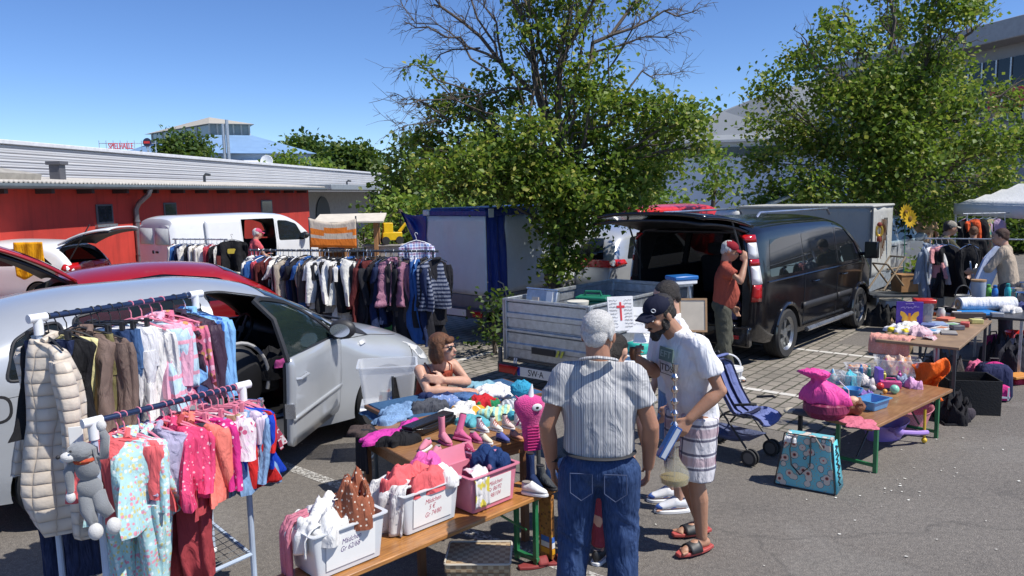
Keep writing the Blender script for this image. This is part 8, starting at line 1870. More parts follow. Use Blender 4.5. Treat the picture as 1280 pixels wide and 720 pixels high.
loft(bm,[rr_(1,0),rr_(1.01,h_),rr_(1,h_,.012),rr_(.98,.02,.012)]);obj('shell',bm,mt('black_felt',(.010,.010,.011),.8,bump=.3),e,smooth=30)
bpk=cloth((.018,.017,.020),fold=.8)
e=thing('black_rucksack','crumpled black rucksack slumped in front of the black crate','rucksack',at(1190,524,0),.3)
o=obj('bag',heap_bm(.42,.34,.22,4,lump=.7),bpk,e,smooth=70);bm=BM();tube(bm,[(-.2,-.05,.02),(-.24,-.14,.01),(-.10,-.20,.01),(.0,-.12,.03)],.012,6);obj('strap',bm,bpk,e)
bm=BM();ball(bm,.09,(.05,-.13,.08),(1.2,.3,.8));obj('front_pocket',bm,cloth((.06,.05,.06)),e)
def satchel(name,label,pos,rz,w_,d_,h_,mb,mp,ms):
 e=thing(name,label,'school bag',pos,rz);bm=BM()
 loft(bm,[[Vector((x*k,y*k,z))for x,y in roundpoly([(-w_/2,-d_/2),(w_/2,-d_/2),(w_/2,d_/2),(-w_/2,d_/2)],.06)]for k,z in((.9,0),(1,.05),(1.02,h_*.5),(.95,h_*.82),(.7,h_*.97),(.3,h_))]);crumple(bm.verts,.012,9);obj('body',bm,mb,e,smooth=60)
 bm=BM();loft(bm,[[Vector((x*k,y*k-d_*.42,z))for x,y in roundpoly([(-w_*.38,-d_*.2),(w_*.38,-d_*.2),(w_*.38,d_*.2),(-w_*.38,d_*.2)],.04)]for k,z in((.9,.02),(1,.06),(.95,h_*.42),(.6,h_*.48))]);obj('front_pocket',bm,mp,e,smooth=60)
 for s in(-1,1):
  bm=BM();box(bm,.018,.008,h_*.35,(s*w_*.30,-d_*.64,h_*.24));obj('reflective_strip',bm,ms,e)
 bm=BM();box(bm,w_*.7,.008,.02,(0,-d_*.64,h_*.14));obj('reflective_strip',bm,ms,e)
 bm=BM();P=[Vector((w_*.45*math.cos(a),-d_*.1,h_*.55+h_*.45*math.sin(a)))for a in np.linspace(.1,math.pi-.1,14)];tube(bm,P,.022,8);obj('piping',bm,mp,e)
 bm=BM();tube(bm,[(-.05,0,h_*.98),(-.04,0,h_+.05),(.04,0,h_+.05),(.05,0,h_*.98)],.01,6);obj('handle',bm,M_black,e);return e
m_ref=mt('reflective',(.7,.72,.74),.3)
satchel('school_bag','pink and navy school bag with reflective strips right of the black crate',at(1240,498,0),R(-15),.34,.26,.40,cloth((.03,.035,.09)),cloth((.60,.04,.22)),m_ref)
satchel('school_bag','navy school bag at the right edge behind the pink and navy one',at(1272,465,0),R(-25),.36,.28,.42,cloth((.012,.018,.05)),cloth((.02,.03,.08)),cloth((.4,.04,.1)))
satchel('pink_shoulder_bag','small dark pink bag standing behind the school bags under the tables',at(1240,448,0),R(5),.22,.16,.32,cloth((.36,.04,.12)),cloth((.45,.06,.16)),cloth((.5,.3,.3)))
heap('pink_umbrella','umbrella','folded pink umbrella cloth leaning on the school bag',at(1222,470,.2),.4,.28,.18,.16,cloth((.60,.14,.26)),9)
heap('red_blanket','blanket','red cloth on the ground at the right edge',at(1276,478,0),0,.4,.3,.08,cloth((.50,.04,.08)),10)
bm=BM();box(bm,.3,.2,.03,(0,0,.1));one('orange_board',bm,mt('orange_wood',(.6,.25,.05),.6),'orange wooden board game lying on the red cloth','board game',loc=at(1272,480,0),rz=.3,bevel=.006)
bm=BM();lathe(bm,[(.10,0),(.16,.14),(.165,.15),(.15,.14),(.09,.01)],24);one('red_bowl',bm,mt('red_bowl',(.55,.02,.015),.3,coat=.4),'red plastic bowl under the far dark table','bowl',loc=at(1272,428,.15),smooth=50)
m_tote,nt,b=newmat('tote_print');co=objco(nt)
v=N(nt,'ShaderNodeTexVoronoi',i_Scale=16.);nt.links.new(co,v.inputs['Vector']);sp=N(nt,'ShaderNodeSeparateColor');nt.links.new(v.outputs['Color'],sp.inputs[0])
c_in=ramp(nt,v.outputs[0],[(.0,(.05,.03,.03)),(.13,(.5,.12,.10)),(.22,(.62,.55,.46)),(.42,(.60,.56,.50)),(.46,(.06,.05,.06)),(.50,(.16,.50,.55))],'CONSTANT')
v2=N(nt,'ShaderNodeTexVoronoi',i_Scale=55.);nt.links.new(co,v2 .inputs['Vector']);c2=ramp(nt,v2 .outputs[0],[(.0,(.45,.08,.12)),(.12,(.55,.4,.1)),(.2,(.16,.50,.55))],'CONSTANT')
f2=ramp(nt,v.outputs[0],[(.50,0),(.505,1)],'CONSTANT');f3=ramp(nt,v2 .outputs[0],[(.0,1),(.22,0)],'CONSTANT')
mm=N(nt,'ShaderNodeMath',operation='MULTIPLY');nt.links.new(f2,mm.inputs[0]);nt.links.new(f3,mm.inputs[1])
nt.links.new(mixc(nt,mm.outputs[0],c_in,c2),b.inputs['Base Color']);b.inputs['Roughness'].default_value=.35
tc0=at(968,605,0);tc1=at(1044,620,0);dv_=tc1-tc0;wt=dv_.length
tt2=thing('shopping_bag','large turquoise shopping bag with sugar skull print standing before the toy table','bag',tc0,math.atan2(dv_.y,dv_.x))
Hb=.42;bm=BM();rg2=[]
for t in(0,.1,.3,.5,.7,.85,1):
 inset=.05*t;dd=.24*(1-.55*t);rg2 .append([Vector((x,y+.10*t*0,Hb*t))for x,y in roundpoly([(inset+.02*t,.04*t),(wt-inset,.04*t),(wt-inset,.04*t+dd),(inset+.02*t,.04*t+dd)],.012)])
loft(bm,rg2);crumple(bm.verts,.012,8);obj('body',bm,m_tote,tt2,smooth=50)
sp_=mt('tote_cyan',(.13,.58,.68),.35,fold=.5)
bm=BM();bm.faces.new([bm.verts.new(p)for p in((wt+.010,.0,.012),(wt+.010,.225,.012),(wt-.035,.16,Hb*.95),(wt-.035,.045,Hb*.95))]);side_=obj('side_panel',bm,sp_,tt2,solid=.006)
bm=BM();rq=random.Random(2)
for k in range(9):
 z=.06+.035*k;y0_=.05+.0*k;tube(bm,[Vector((wt+.017-.045*z/Hb,y0_+rq.uniform(0,.03),z)),Vector((wt+.017-.045*z/Hb,y0_+.05+rq.uniform(0,.03),z+.03*rq.uniform(-.3,1))),Vector((wt+.016-.045*z/Hb,y0_+rq.uniform(.0,.09),z+.035))],.005,5)
obj('side_lettering',bm,M_ink,side_)
for y in(.0,):
 bm=BM();tube(bm,[(.13,.02,Hb*.98),(.115,-.005,Hb*.75),(.13,-.012,Hb*.45),(.20,-.022,Hb*.30),(.27,-.012,Hb*.48),(.27,0,Hb*.8),(.26,.03,Hb*.99)],.015,6,flat=.3);obj('handle',bm,M_black,tt2)
bm=BM();tube(bm,[(.30,.03,Hb),(.33,.01,Hb*.93),(.36,.0,Hb*.84)],.012,6,flat=.4);obj('handle',bm,M_black,tt2)
for a_,b_2 in(((.0,.0,.004),(.06,.04,Hb)),((wt,0,.004),(wt-.05,.04,Hb)),((.0,.0,.004),(wt,.0,.004)),((.06,.04,Hb),(wt-.05,.04,Hb))):
 bm=BM();tube(bm,[Vector(a_)+Vector((0,-.004,.004)),Vector(b_2)+Vector((0,-.004,.004))],.005,6);obj('piping',bm,M_black,tt2)
heap('white_cloth_in_bag','cloth','white cloth sticking out of the turquoise shopping bag',tc0+dv_*.38+Vector((0,.10,Hb-.06)),.3,.17,.10,.05,cream,3)
pu=thing('pushchair','folding pushchair with blue lilac seat and black frame on the asphalt','pushchair',(at(930,585,0)+at(900,545,0))/2,0)
w1=at(930,584,0);w2=at(967,566,0);w3=at(880,556,0)
fx=(w2-w1).normalized();bk2=Vector((-fx.y,fx.x,0))
orig=(w1+w2)/2;Wd=.44
pu.location=orig;pu.scale=(.84,)*3;pu.rotation_euler=(0,0,math.atan2(fx.y,fx.x));
m_pf=M_black;m_lb=cloth((.14,.17,.36),fold=.6);m_nb=cloth((.02,.022,.05))
for s in(-1,1):
 x=s*Wd/2
 bm=BM();tube(bm,[(x,-.02,.12),(x*.98,.30,.48),(x*.95,.62,.86),(x*.93,.70,.98),(x*.93,.66,1.02)],.011,8);obj('push_bar',bm,m_pf,pu)
 bm=BM();tube(bm,[(x,.60,.10),(x*.97,.30,.48),(x*.95,-.02,.50)],.011,8);obj('side_frame',bm,m_pf,pu)
 bm=BM();lathe(bm,[(.016,-.06),(.017,.06)],10,T(x*.93,.67,1.0)@RX(R(60)));obj('grip',bm,M_rubber,pu)
 for y in(-.02,.60):
  for dx in(-.028,.028):
   e=empty('wheel',parent=pu);bm=BM();m=T(x+dx,y,.085)@RY(R(90));lathe(bm,[(.06,-.014),(.084,-.012),(.086,0),(.084,.012),(.06,.014)],24,m,close=False);obj('tyre',bm,M_rubber,e)
   bm=BM();lathe(bm,[(.008,-.01),(.061,-.008),(.061,.008),(.008,.01)],18,m);obj('rim',bm,mt('grey_rim',(.10,.10,.105),.4),e)
  bm=BM();tube(bm,[(x,y,.08),(x,y+.02,.16)],.012,6);obj('wheel_fork',bm,m_pf,pu)
for y,z in((.60,.12),(.30,.48)):
 bm=BM();tube(bm,[(-Wd/2,y,z),(Wd/2,y,z)],.009,6);obj('cross_bar',bm,m_pf,pu)
def seat(u_,v_):
 pr_=[(-.14,.40),(-.10,.44),(.02,.47),(.16,.44),(.28,.50),(.40,.68),(.50,.90),(.53,.98)]
 t=v_*(len(pr_)-1);i=min(int(t),len(pr_)-2);f_=t-i;y=pr_[i][0]*(1-f_)+pr_[i+1][0]*f_;z=pr_[i][1]*(1-f_)+pr_[i+1][1]*f_
 wv=Wd*.44*(1-.12*v_)*(1 if v_<.88 else math.sqrt(max(0.1,1-((v_-.88)/.13)**2)));return Vector(((u_*2-1)*wv,y-.03*(abs(u_*2-1)**2)*(1 if v_>.4 else-.2)*2,z+.05*(abs(u_*2-1)**3)*(1 if v_<.5 else.2)))
bm=BM();sheet(bm,seat,12,30);obj('seat',bm,m_lb,pu,solid=.028,smooth=70)
bm=BM();P=[seat(0,k/16)+Vector((0,-.012,0))for k in range(17)]+[seat(1,1-k/16)+Vector((0,-.012,0))for k in range(17)];tube(bm,P,.012,6);obj('seat_piping',bm,m_nb,pu)
for s in(.32,.68):
 bm=BM();tube(bm,[seat(s,t)+Vector((0,-.025,.01))for t in(.93,.85,.75,.65,.55,.48)],.016,6,flat=.3);obj('harness',bm,m_nb,pu)
bm=BM();tube(bm,[seat(.12,.42)+Vector((0,-.03,.04)),seat(.5,.40)+Vector((0,-.05,.05)),seat(.88,.42)+Vector((0,-.03,.04))],.024,8,flat=.5);obj('lap_belt',bm,m_nb,pu)
bm=BM();sheet(bm,lambda u_,v_:Vector(((u_*2-1)*Wd*.42,.02+.55*v_,.24-.09*math.sin(math.pi*v_)*math.sin(math.pi*u_)**.5)),10,12);obj('shopping_basket',bm,cloth((.10,.12,.22),alpha=.8),pu,solid=.004)
bm=BM();sheet(bm,lambda u_,v_:Vector(((u_*2-1)*Wd*.46,.50+.16*math.cos(v_*1.6),.86+.16*math.sin(v_*1.6))),10,8);obj('folded_hood',bm,m_lb,pu,solid=.02)
for s in(-1,1):
 bm=BM();tube(bm,[(s*Wd*.5,.16,.60),(s*Wd*.5,-.02,.64),(s*Wd*.42,-.06,.64)],.014,8);obj('bumper_bar',bm,M_rubber,pu)
lbk=thing('laundry_basket','white plastic carrying basket with raised handle behind the pushchair','basket',at(907,486,0),R(10))
nW=26
def lr(k,z,W_=.20,D_=.15):return[Vector((math.cos(a)*W_*k*1.0,math.sin(a)*D_*k,z))for a in[2*math.pi*i/nW for i in range(nW)]]
bm=BM();loft(bm,[lr(.78,0),lr(.80,.02),lr(.83,.06)]);loft(bm,[lr(.96,.22),lr(1.04,.225),lr(1.05,.26),lr(.97,.26)])
rA,rB=lr(.83,.06),lr(.96,.22)
for i in range(0,nW,1):tube(bm,[rA[i],rB[i]],.010,4)
rM=lr(.90,.14);tube(bm,rM+rM[:2],.010,4,cap=False);obj('body',bm,M_whitep,lbk,smooth=50)
bm=BM();tube(bm,[(math.cos(a)*.19,0,.25+math.sin(a)*.17)for a in np.linspace(0,math.pi,16)],.009,8);obj('handle',bm,M_whitep,lbk)
pt=thing('trestle_table','folding table with papers and albums behind the two men','table',Vector((1.22,6.78,0)),R(50))
bm=BM();box(bm,1.15,.60,.03,(0,0,.865));obj('table_top',bm,M_whitep,pt,bevel=.005)
for x in(-.5,.5):
 for y in(-.24,.24):
  bm=BM();tube(bm,[(x,y,0),(x,y,.855)],.015,8);obj('leg',bm,M_steel,pt)
for px,py,z,w_,h_,rx,rz,c,lab,nm in((776,392,1.06,.23,.30,-14,8,(.72,.72,.72),'white leaflet with red cross figure leaning behind the old man\'s head','leaflet'),(800,400,.98,.22,.24,-30,-14,(.76,.76,.75),'white papers fanned between the two men','papers'),(812,418,.90,.26,.20,-50,-20,(.78,.78,.77),'open white book lying between the two men','open_book'),(823,405,.95,.05,.26,-20,-30,(.10,.20,.45),'blue book standing beside the open white book','blue_book')):
 p=atY(px,py,6.6);e=thing(nm,lab,'book' if 'book' in nm else 'paper',p,R(rz));e.rotation_euler=(R(rx),0,R(rz))
 bm=BM();box(bm,w_,.012,h_);obj('sheet',bm,mt('pp_'+nm,c,.6),e,bevel=.002)
 if nm=='leaflet':
  bm=BM();box(bm,.016,.003,.16,(0,-.008,.02));box(bm,.07,.003,.02,(0,-.0085,.06));obj('red_figure',bm,mt('red_print',(.6,.04,.05),.6),e)
  for s in(-1,1):scribble('print_lines',9,.07,.26,T(s*.065,-.0075,0)@RX(R(90)),e,mt('grey_print',(.35,.35,.36),.7),s+3)
 elif nm!='blue_book':scribble('print_lines',3,w_*.5,h_*.5,T(0,-.0075,0)@RX(R(90)),e,mt('grey_print',(.35,.35,.36),.7),7)
bm=BM();box(bm,.26,.20,.10,(0,0,.05));one('green_plush',bm,mt('teal_cloth',(.02,.36,.30),.7),'teal plastic box between the bearded man\'s cap and the papers','box',loc=Vector((1.18,6.9,.882)),rz=.4,bevel=.03)
fr_=thing('framed_board','pale wooden picture frame leaning upright behind the bearded man','picture frame',atY(866,394,7.6),R(-8));fr_.rotation_euler=(R(-12),0,R(-8))
bm=BM();box(bm,.28,.02,.02,(0,0,.16));box(bm,.28,.02,.02,(0,0,-.16));box(bm,.02,.02,.30,(.13,0,0));box(bm,.02,.02,.30,(-.13,0,0));obj('frame',bm,HANG['wood'],fr_);bm=BM();box(bm,.24,.008,.30);obj('mat_board',bm,mt('beige_board',(.55,.48,.38),.7),fr_)
for s in(-1,1):bm=BM();tube(bm,[(s*.10,.02,-.14),(s*.14,.12,-.17-(fr_.location.z-.16)*1.0)],.011,6);obj('leg',bm,HANG['wood'],fr_)
sb=thing('blue_storage_box','blue lidded plastic box standing on a folding trestle at the black van','box',atY(852,352,9.1),R(20))
bm=BM();box(bm,.30,.22,.05,(0,0,0));obj('body',bm,M_whitep,sb,bevel=.01);bm=BM();box(bm,.32,.24,.05,(0,0,.05));obj('lid',bm,mt('blue_lid',(.02,.14,.42),.3),sb,bevel=.012)
p=atY(852,352,9.1);st2=thing('trestle','grey metal trestle below the blue lidded box','trestle',(p.x,p.y,0),R(20));zt_=p.z-.03
for s in(-1,1):
 for q_ in(-1,1):
  bm=BM();tube(bm,[(s*.10,0,zt_),(s*.16,q_*.20,0)],.012,6);obj('leg',bm,M_steel,st2)
bm=BM();box(bm,.28,.05,.03,(0,0,zt_-.015));obj('beam',bm,M_steel,st2)
heap('lilac_bag','bag','pale lilac plastic bag in the open back of the black van',orgb+Vector((math.cos(R(47.5))*.35,math.sin(R(47.5))*.35,.62))+Vector((.35,-.32,0)),.5,.34,.26,.26,cloth((.30,.24,.34)),4)
heap('dark_bags','bags','dark bags on the load floor of the black van',orgb+Vector((math.cos(R(47.5))*.45,math.sin(R(47.5))*.45,.5)),.5,.8,.4,.22,black,8)
C_=Vector((6.80,14.5,0));eu=Vector((.643,.766,0));en=Vector((.766,-.643,0))
for k,(s,z1,z0,c,lab)in enumerate(((.52,1.72,.95,(.26,.11,.03),'long brown leather straps hanging on the canvas trailer end'),(.60,1.70,1.15,(.30,.14,.05),'shorter tan leather straps right of the long brown ones'),(.68,1.74,1.25,(.03,.025,.02),'dark leather harness at the right of the trailer end'))):
 p=C_+eu*s+en*.05;bm=BM()
 for j in range(4):tube(bm,[p+Vector((j*.02,0,z1)),p+Vector((j*.026-.02,0,(z1+z0)/2)),p+Vector((j*.02,0,z0+.05*j))],.014,6,flat=.4)
 bm.normal_update();one('leather_straps',bm,mt('leather_%d'%k,c,.5),lab,'straps',group='straps on the canvas trailer',smooth=60)
p=C_+eu*.32+en*.06;wr_=thing('brass_wreath','brass and red harness ornament hanging left of the leather straps','ornament',p+Vector((0,0,1.5)),0)
bm=BM();lathe(bm,[(.06+.02*math.cos(a),.02*math.sin(a))for a in np.linspace(0,6.283,8)],20,RX(R(90))@SC(1,1.6,1),close=False);obj('ring',bm,mt('brass',(.6,.38,.06),.35,.7),wr_);bm=BM();ball(bm,.05,(0,0,-.16),(.9,.6,1.6));ball(bm,.05,(0,0,.12),(1,.6,1));obj('tassel',bm,mt('dark_red_cloth',(.20,.03,.02),.8),wr_)
wx=thing('wooden_crate','small brown wooden box on a dark table beside the canvas trailer','box',atY(1133,364,13.0),R(10))
bm=BM();box(bm,.40,.26,.28,(0,0,.14));obj('body',bm,mt('crate_wood',(.34,.18,.07),.6,var=.3),wx,bevel=.006);bm=BM();box(bm,.42,.28,.02,(0,0,.29));obj('lid',bm,mt('crate_wood',(.34,.18,.07),.6),wx);bm=BM();box(bm,.05,.012,.03,(.0,-.135,.2));obj('clasp',bm,M_black,wx)
dt=thing('grey_bench','long dark grey table below the wooden box by the trailer','table',at(1130,395,0)*1,R(-5));p=atY(1133,366,13.0);dt.location=(p.x,p.y,0);zt_=p.z
bm=BM();box(bm,1.5,.55,.04,(.1,0,zt_-.025));obj('table_top',bm,M_steeldark,dt,bevel=.004)
for x in(-.55,.75):
 bm=BM();box(bm,.04,.45,zt_-.05,(x,0,(zt_-.05)/2));obj('leg',bm,M_steel,dt)
bm=BM();box(bm,.34,.30,.42,(-.15,0,.21));one('white_cabinet',bm,m_box,'white plastic drawer unit under the dark grey table','drawer unit',loc=(p.x-.1,p.y,0),bevel=.01)
ch=thing('folding_chair','old wooden folding chair leaning by the canvas trailer','chair',atY(1118,362,12.6),.4)
for a_,b_2 in(((-.25,0,0),(.28,.05,.52)),((-.25,.3,0),(.28,.35,.52)),((.20,0,.05),(-.12,.05,.42)),((.20,.3,.05),(-.12,.35,.42)),((-.12,.05,.42),(-.12,.35,.42)),((.28,.05,.52),(.28,.35,.52)),((-.12,.05,.34),(.22,.05,.36))):
 bm=BM();tube(bm,[a_,b_2],.016,6);obj('bar',bm,mt('grey_wood',(.25,.19,.12),.7),ch)
sf=thing('sunflower','large yellow artificial sunflower on a pole behind the pickup','sunflower',atY(1132,266,15.2),0);sf.scale=(.72,.72,1)
for i,(dx,dz)in enumerate(((0,0),(.12,-.12))):
 bm=BM()
 for k in range(14):
  a=2*math.pi*k/14;M=T(dx,-.02*i,dz)@RY(a);bm.faces.new([bm.verts.new(M@Vector(p))for p in((-.03,0,.05),(-.035,-.02,.12),(0,-.03,.19),(.035,-.02,.12),(.03,0,.05))])
 obj('petals',bm,mt('sunflower_yellow',(.80,.48,.01),.6),sf,solid=.004,smooth=0);bm=BM();ball(bm,.06,(dx,-.02,dz),(1,.4,1));obj('heart',bm,mt('flower_brown',(.22,.12,.02),.9),sf)
bm=BM();tube(bm,[(0.02,.03,.0),(.03,.04,-1.0),(.03,.04,-1.75)],.012,6);obj('pole',bm,m_green,sf)
a,b=rail_rack('far_clothes_rail','thin steel clothes rail with coats on the right, before the beige jacket woman',atY(1156,298,12.2).xy,atY(1300,296,11.4).xy,atY(1156,298,12.2).z,m=M_steel,r=.011)
gr_='clothes on the far right rail'
for px,kind,m,cat,lab,w_,L_,rot in((1160,'coat',cloth((.26,.30,.35)),'coat','long pale grey coat at the left end of the far right rail',.44,.85,50),(1171,'top',cream,'shirt','white shirt behind the pale grey coat',.4,.6,15),(1178,'top',cloth((.62,.28,.28)),'shirt','salmon pink shirt on the far right rail',.38,.5,20),(1186,'dress',black,'dress','black dress right of the salmon shirt',.40,.80,20),(1212,'coat',black,'coat','black coat on the far right rail beside the steel post',.44,.75,30)):
 p=atY(px,298,a.lerp(b,(px-1156)/144.).y);p.z=a.z;hang('rail_'+cat,cat,lab,kind,p,R(rot-10),w_,L_,m,sl=.5 if kind=='coat' else.2,th=.05,hanger='wire',group=gr_)
a2,b2_=rail_rack('gazebo_clothes_rail','clothes rail in the shade beneath the white gazebo',atY(1204,262,14.6).xy,atY(1262,262,14.6).xy,1.80,m=M_steel,r=.011)
for px,m,lab,kind in((1208,black,'black T-shirt hanging at the left under the gazebo','top'),(1219,cloth((.66,.10,.03)),'bright orange T-shirt hanging under the gazebo','top'),(1229,black,'black shirt right of the orange T-shirt','top'),(1238,cloth((.40,.35,.22),pat='floral',ps=14.,pc=((.5,.1,.1),(.1,.3,.2),(.6,.5,.2))),'patterned beige dress under the gazebo','dress'),(1246,cloth((.42,.30,.44)),'lilac scarf like top at the right under the gazebo','top')):
 p=atY(px,262,14.6);p.z=1.80;hang('gazebo_'+('dress' if kind=='dress' else 'shirt'),'dress' if kind=='dress' else 'shirt',lab,kind,p,R(5),.34,.55 if kind=='top' else.8,m,sl=.16,th=.05,hanger='wire',group='clothes under the gazebo')
ib=thing('ironing_board','pale blue ironing board leaning beside the woman in the beige jacket','ironing board',atY(1226,355,10.9),R(10));ib.rotation_euler=(0,R(24),R(10))
bm=BM();prism(bm,roundpoly([(-.14,-.35),(.14,-.35),(.14,.35),(.04,.58),(-.04,.58),(-.14,.35)],.06),.035,RX(R(90)));obj('cover',bm,cloth((.44,.50,.66),fold=.4),ib)
bm=BM();tube(bm,[(-.08,.03,-.3),(.06,.3,.3)],.012,6);tube(bm,[(.08,.03,-.3),(-.06,.3,.3)],.012,6);obj('leg',bm,M_steel,ib)
for px,py,Y,w_,d_,h_,c,lab,sd in((1172,366,11.6,.3,.25,.25,(.66,.10,.02),'orange cloth bag among the clutter under the far rail',1),(1200,362,11.8,.4,.3,.3,(.50,.44,.36),'beige sack under the far right rail',2),(1190,378,11.2,.5,.3,.2,(.03,.03,.035),'black bags heaped behind the book table',3),(1165,382,11.6,.5,.3,.22,(.08,.05,.04),'dark brown shoes and bags behind the red lidded box',4),(1218,350,12.6,.4,.3,.35,(.40,.18,.12),'terracotta cloth heap behind the ironing board',5),(1108,372,12.8,.5,.3,.2,(.03,.03,.03),'black bags under the canvas trailer edge',6),(1150,372,12.4,.35,.3,.3,(.35,.36,.36),'grey folded textiles by the wooden box',7)):
 p=atY(px,py,Y);p.z=0;e_=heap('cloth_bag' if sd in(1,2)else 'bag_heap','bags',lab,p,sd,w_,d_,h_*1.3,cloth(c),sd,lump=.7)
sl_=thing('wooden_stall','wooden hut stall with pale roof boards behind the long clothes rail','stall',atY(440,300,20)*1,R(5));p=atY(440,300,20);sl_.location=(p.x,p.y,0)
m_hut=mt('hut_wood',(.34,.17,.07),.7,var=.2)
for x in(-.75,-.1,.65):
 bm=BM();box(bm,.10,.9,1.75,(x,0,.875));obj('panel',bm,m_hut,sl_,bevel=.006)
bm=BM();box(bm,1.5,.06,.9,(-.05,.42,.45));obj('back_panel',bm,m_hut,sl_);bm=BM();box(bm,.70,.7,.05,(-.42,0,1.0));box(bm,.70,.7,.05,(.28,0,.8));obj('shelf',bm,m_hut,sl_)
bm=BM();box(bm,1.75,1.25,.04,m=T(0,-.05,1.80)@RX(R(8)));obj('roof',bm,mt('pale_roof_board',(.62,.56,.46),.7),sl_)
m_ban=cloth((.72,.20,.03),fold=.4)
bn=thing('orange_banner','orange and beige banner strung in front of the wooden stall','banner',atY(416,292,19.0),R(4))
def bfn(s,t):return Vector(((s-.5)*1.15,.05*math.sin(s*9+t*3),.35-.72*t-.10*math.sin(math.pi*s)*(1-t)+.05*(1-s)))
bm=BM();sheet(bm,bfn,26,10);nq=9
for f in bm.faces:
 zc_=f.calc_center_median().z;f.material_index=1 if zc_>.12 or-.12<zc_<-.02 else 0
obj('cloth',bm,[m_ban,cloth((.55,.48,.40),fold=.4)],bn,solid=.004,smooth=70)
for s in(-.57,.57):
 bm=BM();tube(bm,[(s,.05,-1.45),(s,.05,.42)],.02,6);obj('post',bm,M_steeldark,bn)
yt=thing('yellow_toy','bright yellow ride-on toy digger on weeds beside the corrugated hall','toy',atY(490,300,20),.3);m_y=mt('toy_yellow',(.80,.50,.01),.4)
p=atY(490,300,20);yt.location=(p.x,p.y,p.z-.1)
bm=BM();box(bm,.5,.3,.2,(0,0,.2));box(bm,.24,.26,.26,(-.1,0,.42));tube(bm,[(.2,0,.3),(.42,0,.58),(.62,0,.30)],.05,8);obj('body',bm,m_y,yt,bevel=.03)
bm=BM();box(bm,.16,.3,.16,(.66,0,.22));obj('shovel',bm,m_y,yt,bevel=.03)
for x in(-.18,.18):
 for y in(-.17,.17):
  bm=BM();lathe(bm,[(.04,-.03),(.1,-.03),(.1,.03),(.04,.03)],16,T(x,y,.1)@RX(R(90)));obj('wheel',bm,M_rubber,yt)
bm=BM();box(bm,1.5,.5,.04,(0,0,0));one('grey_ledge',bm,m_cream,'low grey stone ledge under the yellow toy','ledge',loc=(p.x,p.y,p.z-.13),bevel=.01)
bm=BM();box(bm,1.3,.4,max(.1,p.z-.16),(0,0,max(.1,p.z-.16)/2));one('stone_plinth',bm,m_cream,'stone plinth beneath the grey ledge','plinth',loc=(p.x,p.y,0))
gb2='boxes beneath the long clothes rail'
for k,(px,py,w_,c,fill,lab)in enumerate(((462,412,.42,(.34,.21,.10),(.4,.3,.2),'brown cardboard box under the long rail, left of the green crate'),(486,414,.45,(.05,.25,.06),(.5,.05,.08),'green crate with red textiles under the long rail'),(440,408,.36,(.30,.19,.10),(.3,.3,.3),'cardboard box under the long rail, farthest left'))):
 p=at(px,py,0);e=thing('crate',lab,'crate',p,.2,gb2);bm=BM();d_,h_=.32,.24
 loft(bm,[[Vector((x,y,z))for x,y in roundpoly([(-w_/2+o,-d_/2+o),(w_/2-o,-d_/2+o),(w_/2-o,d_/2-o),(-w_/2+o,d_/2-o)],.01)]for o,z in((0,0),(0,h_),(.015,h_),(.015,.02))]);obj('shell',bm,mt('crate_%d'%k,c,.7),e,smooth=30)
 heap('textiles','textiles','textiles filling the '+lab,p+Vector((0,0,h_-.08)),.2,w_*.85,d_*.8,.14,cloth(c if k==0 else fill,pat='dots',ps=20.,pc=(.6,.5,.4)),k+3,lump=.7)
for k,px in enumerate((505,520,534)):
 shoe('dark_shoe','shoe','dark shoe under the right end of the long rail, %s of three'%('leftmost','middle','rightmost')[k],at(px,418-k,0),1.2+k,.28,black,M_black,'low',group='shoes under the long rail')
bm=BM();sheet(bm,lambda s,t:Vector((s*.66-.30,-.02-.02*math.sin(s*14+t*3),.33-.72*t-.08*math.sin(s*6)*t)),24,14);one('yellow_cloth',bm,cloth((.80,.36,.01),fold=.7),'deep yellow cloth hanging over the side of the white car','cloth',loc=atY(36,322,16.35),rz=R(-4),smooth=80,solid=.006)
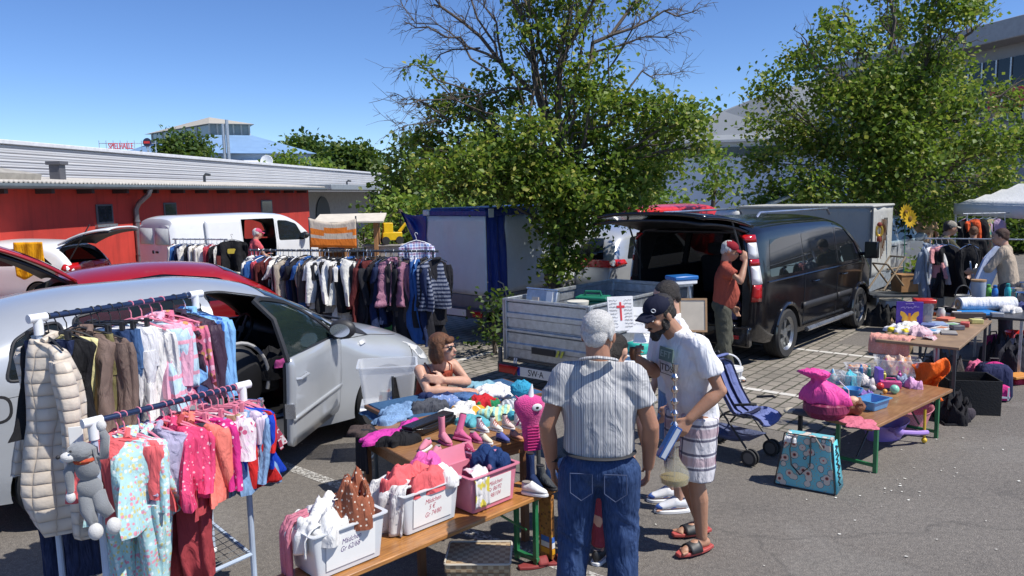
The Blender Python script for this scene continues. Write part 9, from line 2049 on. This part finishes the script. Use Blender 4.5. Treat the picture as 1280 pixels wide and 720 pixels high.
for k,(px,py,z,kind,c,nm,lab)in enumerate(((1196,412,ZB,'box',(.10,.10,.12),'dark_tin','small dark tin at the front edge of the book table'),(1206,408,ZB,'box',(.55,.10,.08),'red_packet','red flat packet beside the small dark tin'),(1176,398,ZB,'jar',(.55,.55,.50),'glass_jar','pale jar behind the blue book on the book table'),(1220,404,ZB,'box',(.60,.55,.20),'yellow_packet','yellow packet near the far corner of the book table'),(1208,390,ZB,'jar',(.20,.12,.08),'brown_jar','brown jar in front of the long dark wooden box'),(1150,404,ZB,'jar',(.65,.10,.12),'red_jar','small red jar between the red lidded box and the leaflets'),(1246,396,ZF,'box',(.25,.26,.28),'grey_case','grey case in front of the rolled blanket'),(1262,390,ZF,'heap',(.62,.60,.58),'white_linen','folded white linen right of the rolled blanket'),(1274,386,ZF,'heap',(.05,.06,.16),'navy_linen','navy cloth at the right edge of the far table'),(1212,384,ZF,'heap',(.03,.03,.035),'black_pouch','black pouch at the left end of the far dark table'),(1250,366,ZF,'jar',(.45,.40,.34),'clay_pot','clay pot behind the blue and teal bottles'))):
 p=at(px,py,z)
 if kind=='box':bm=BM();box(bm,.13,.09,.05,(0,0,.025));one(nm,bm,mt(nm,c,.4,var=.3),lab,'packet',loc=p,rz=k,bevel=.006)
 elif kind=='jar':bm=BM();lathe(bm,[(.03,0),(.045,.02),(.048,.09),(.035,.11),(.035,.13),(.002,.132)],18);one(nm,bm,mt(nm,c,.25,coat=.4),lab,'jar',loc=p,smooth=50)
 else:heap(nm,'cloth',lab,p,k,.26,.18,.08,cloth(c),k)
for k,(x,y,w_,c,lab)in enumerate(((6.1,9.35,.5,(.03,.03,.04),'black bag on the ground beneath the far dark table'),(6.6,9.9,.45,(.30,.05,.07),'dark red bag beneath the far dark table'),(5.0,8.75,.4,(.10,.09,.09),'grey bag beneath the book table'),(7.0,9.4,.5,(.08,.12,.25),'blue bag on the ground at the right edge'),(5.4,10.6,.5,(.28,.20,.12),'brown sack between the book table and the far rail'))):
 heap('ground_bag','bag',lab,Vector((x,y,0)),k,w_,w_*.75,w_*.7,cloth(c),k+40,group='bags on the ground by the right stalls',lump=.7)
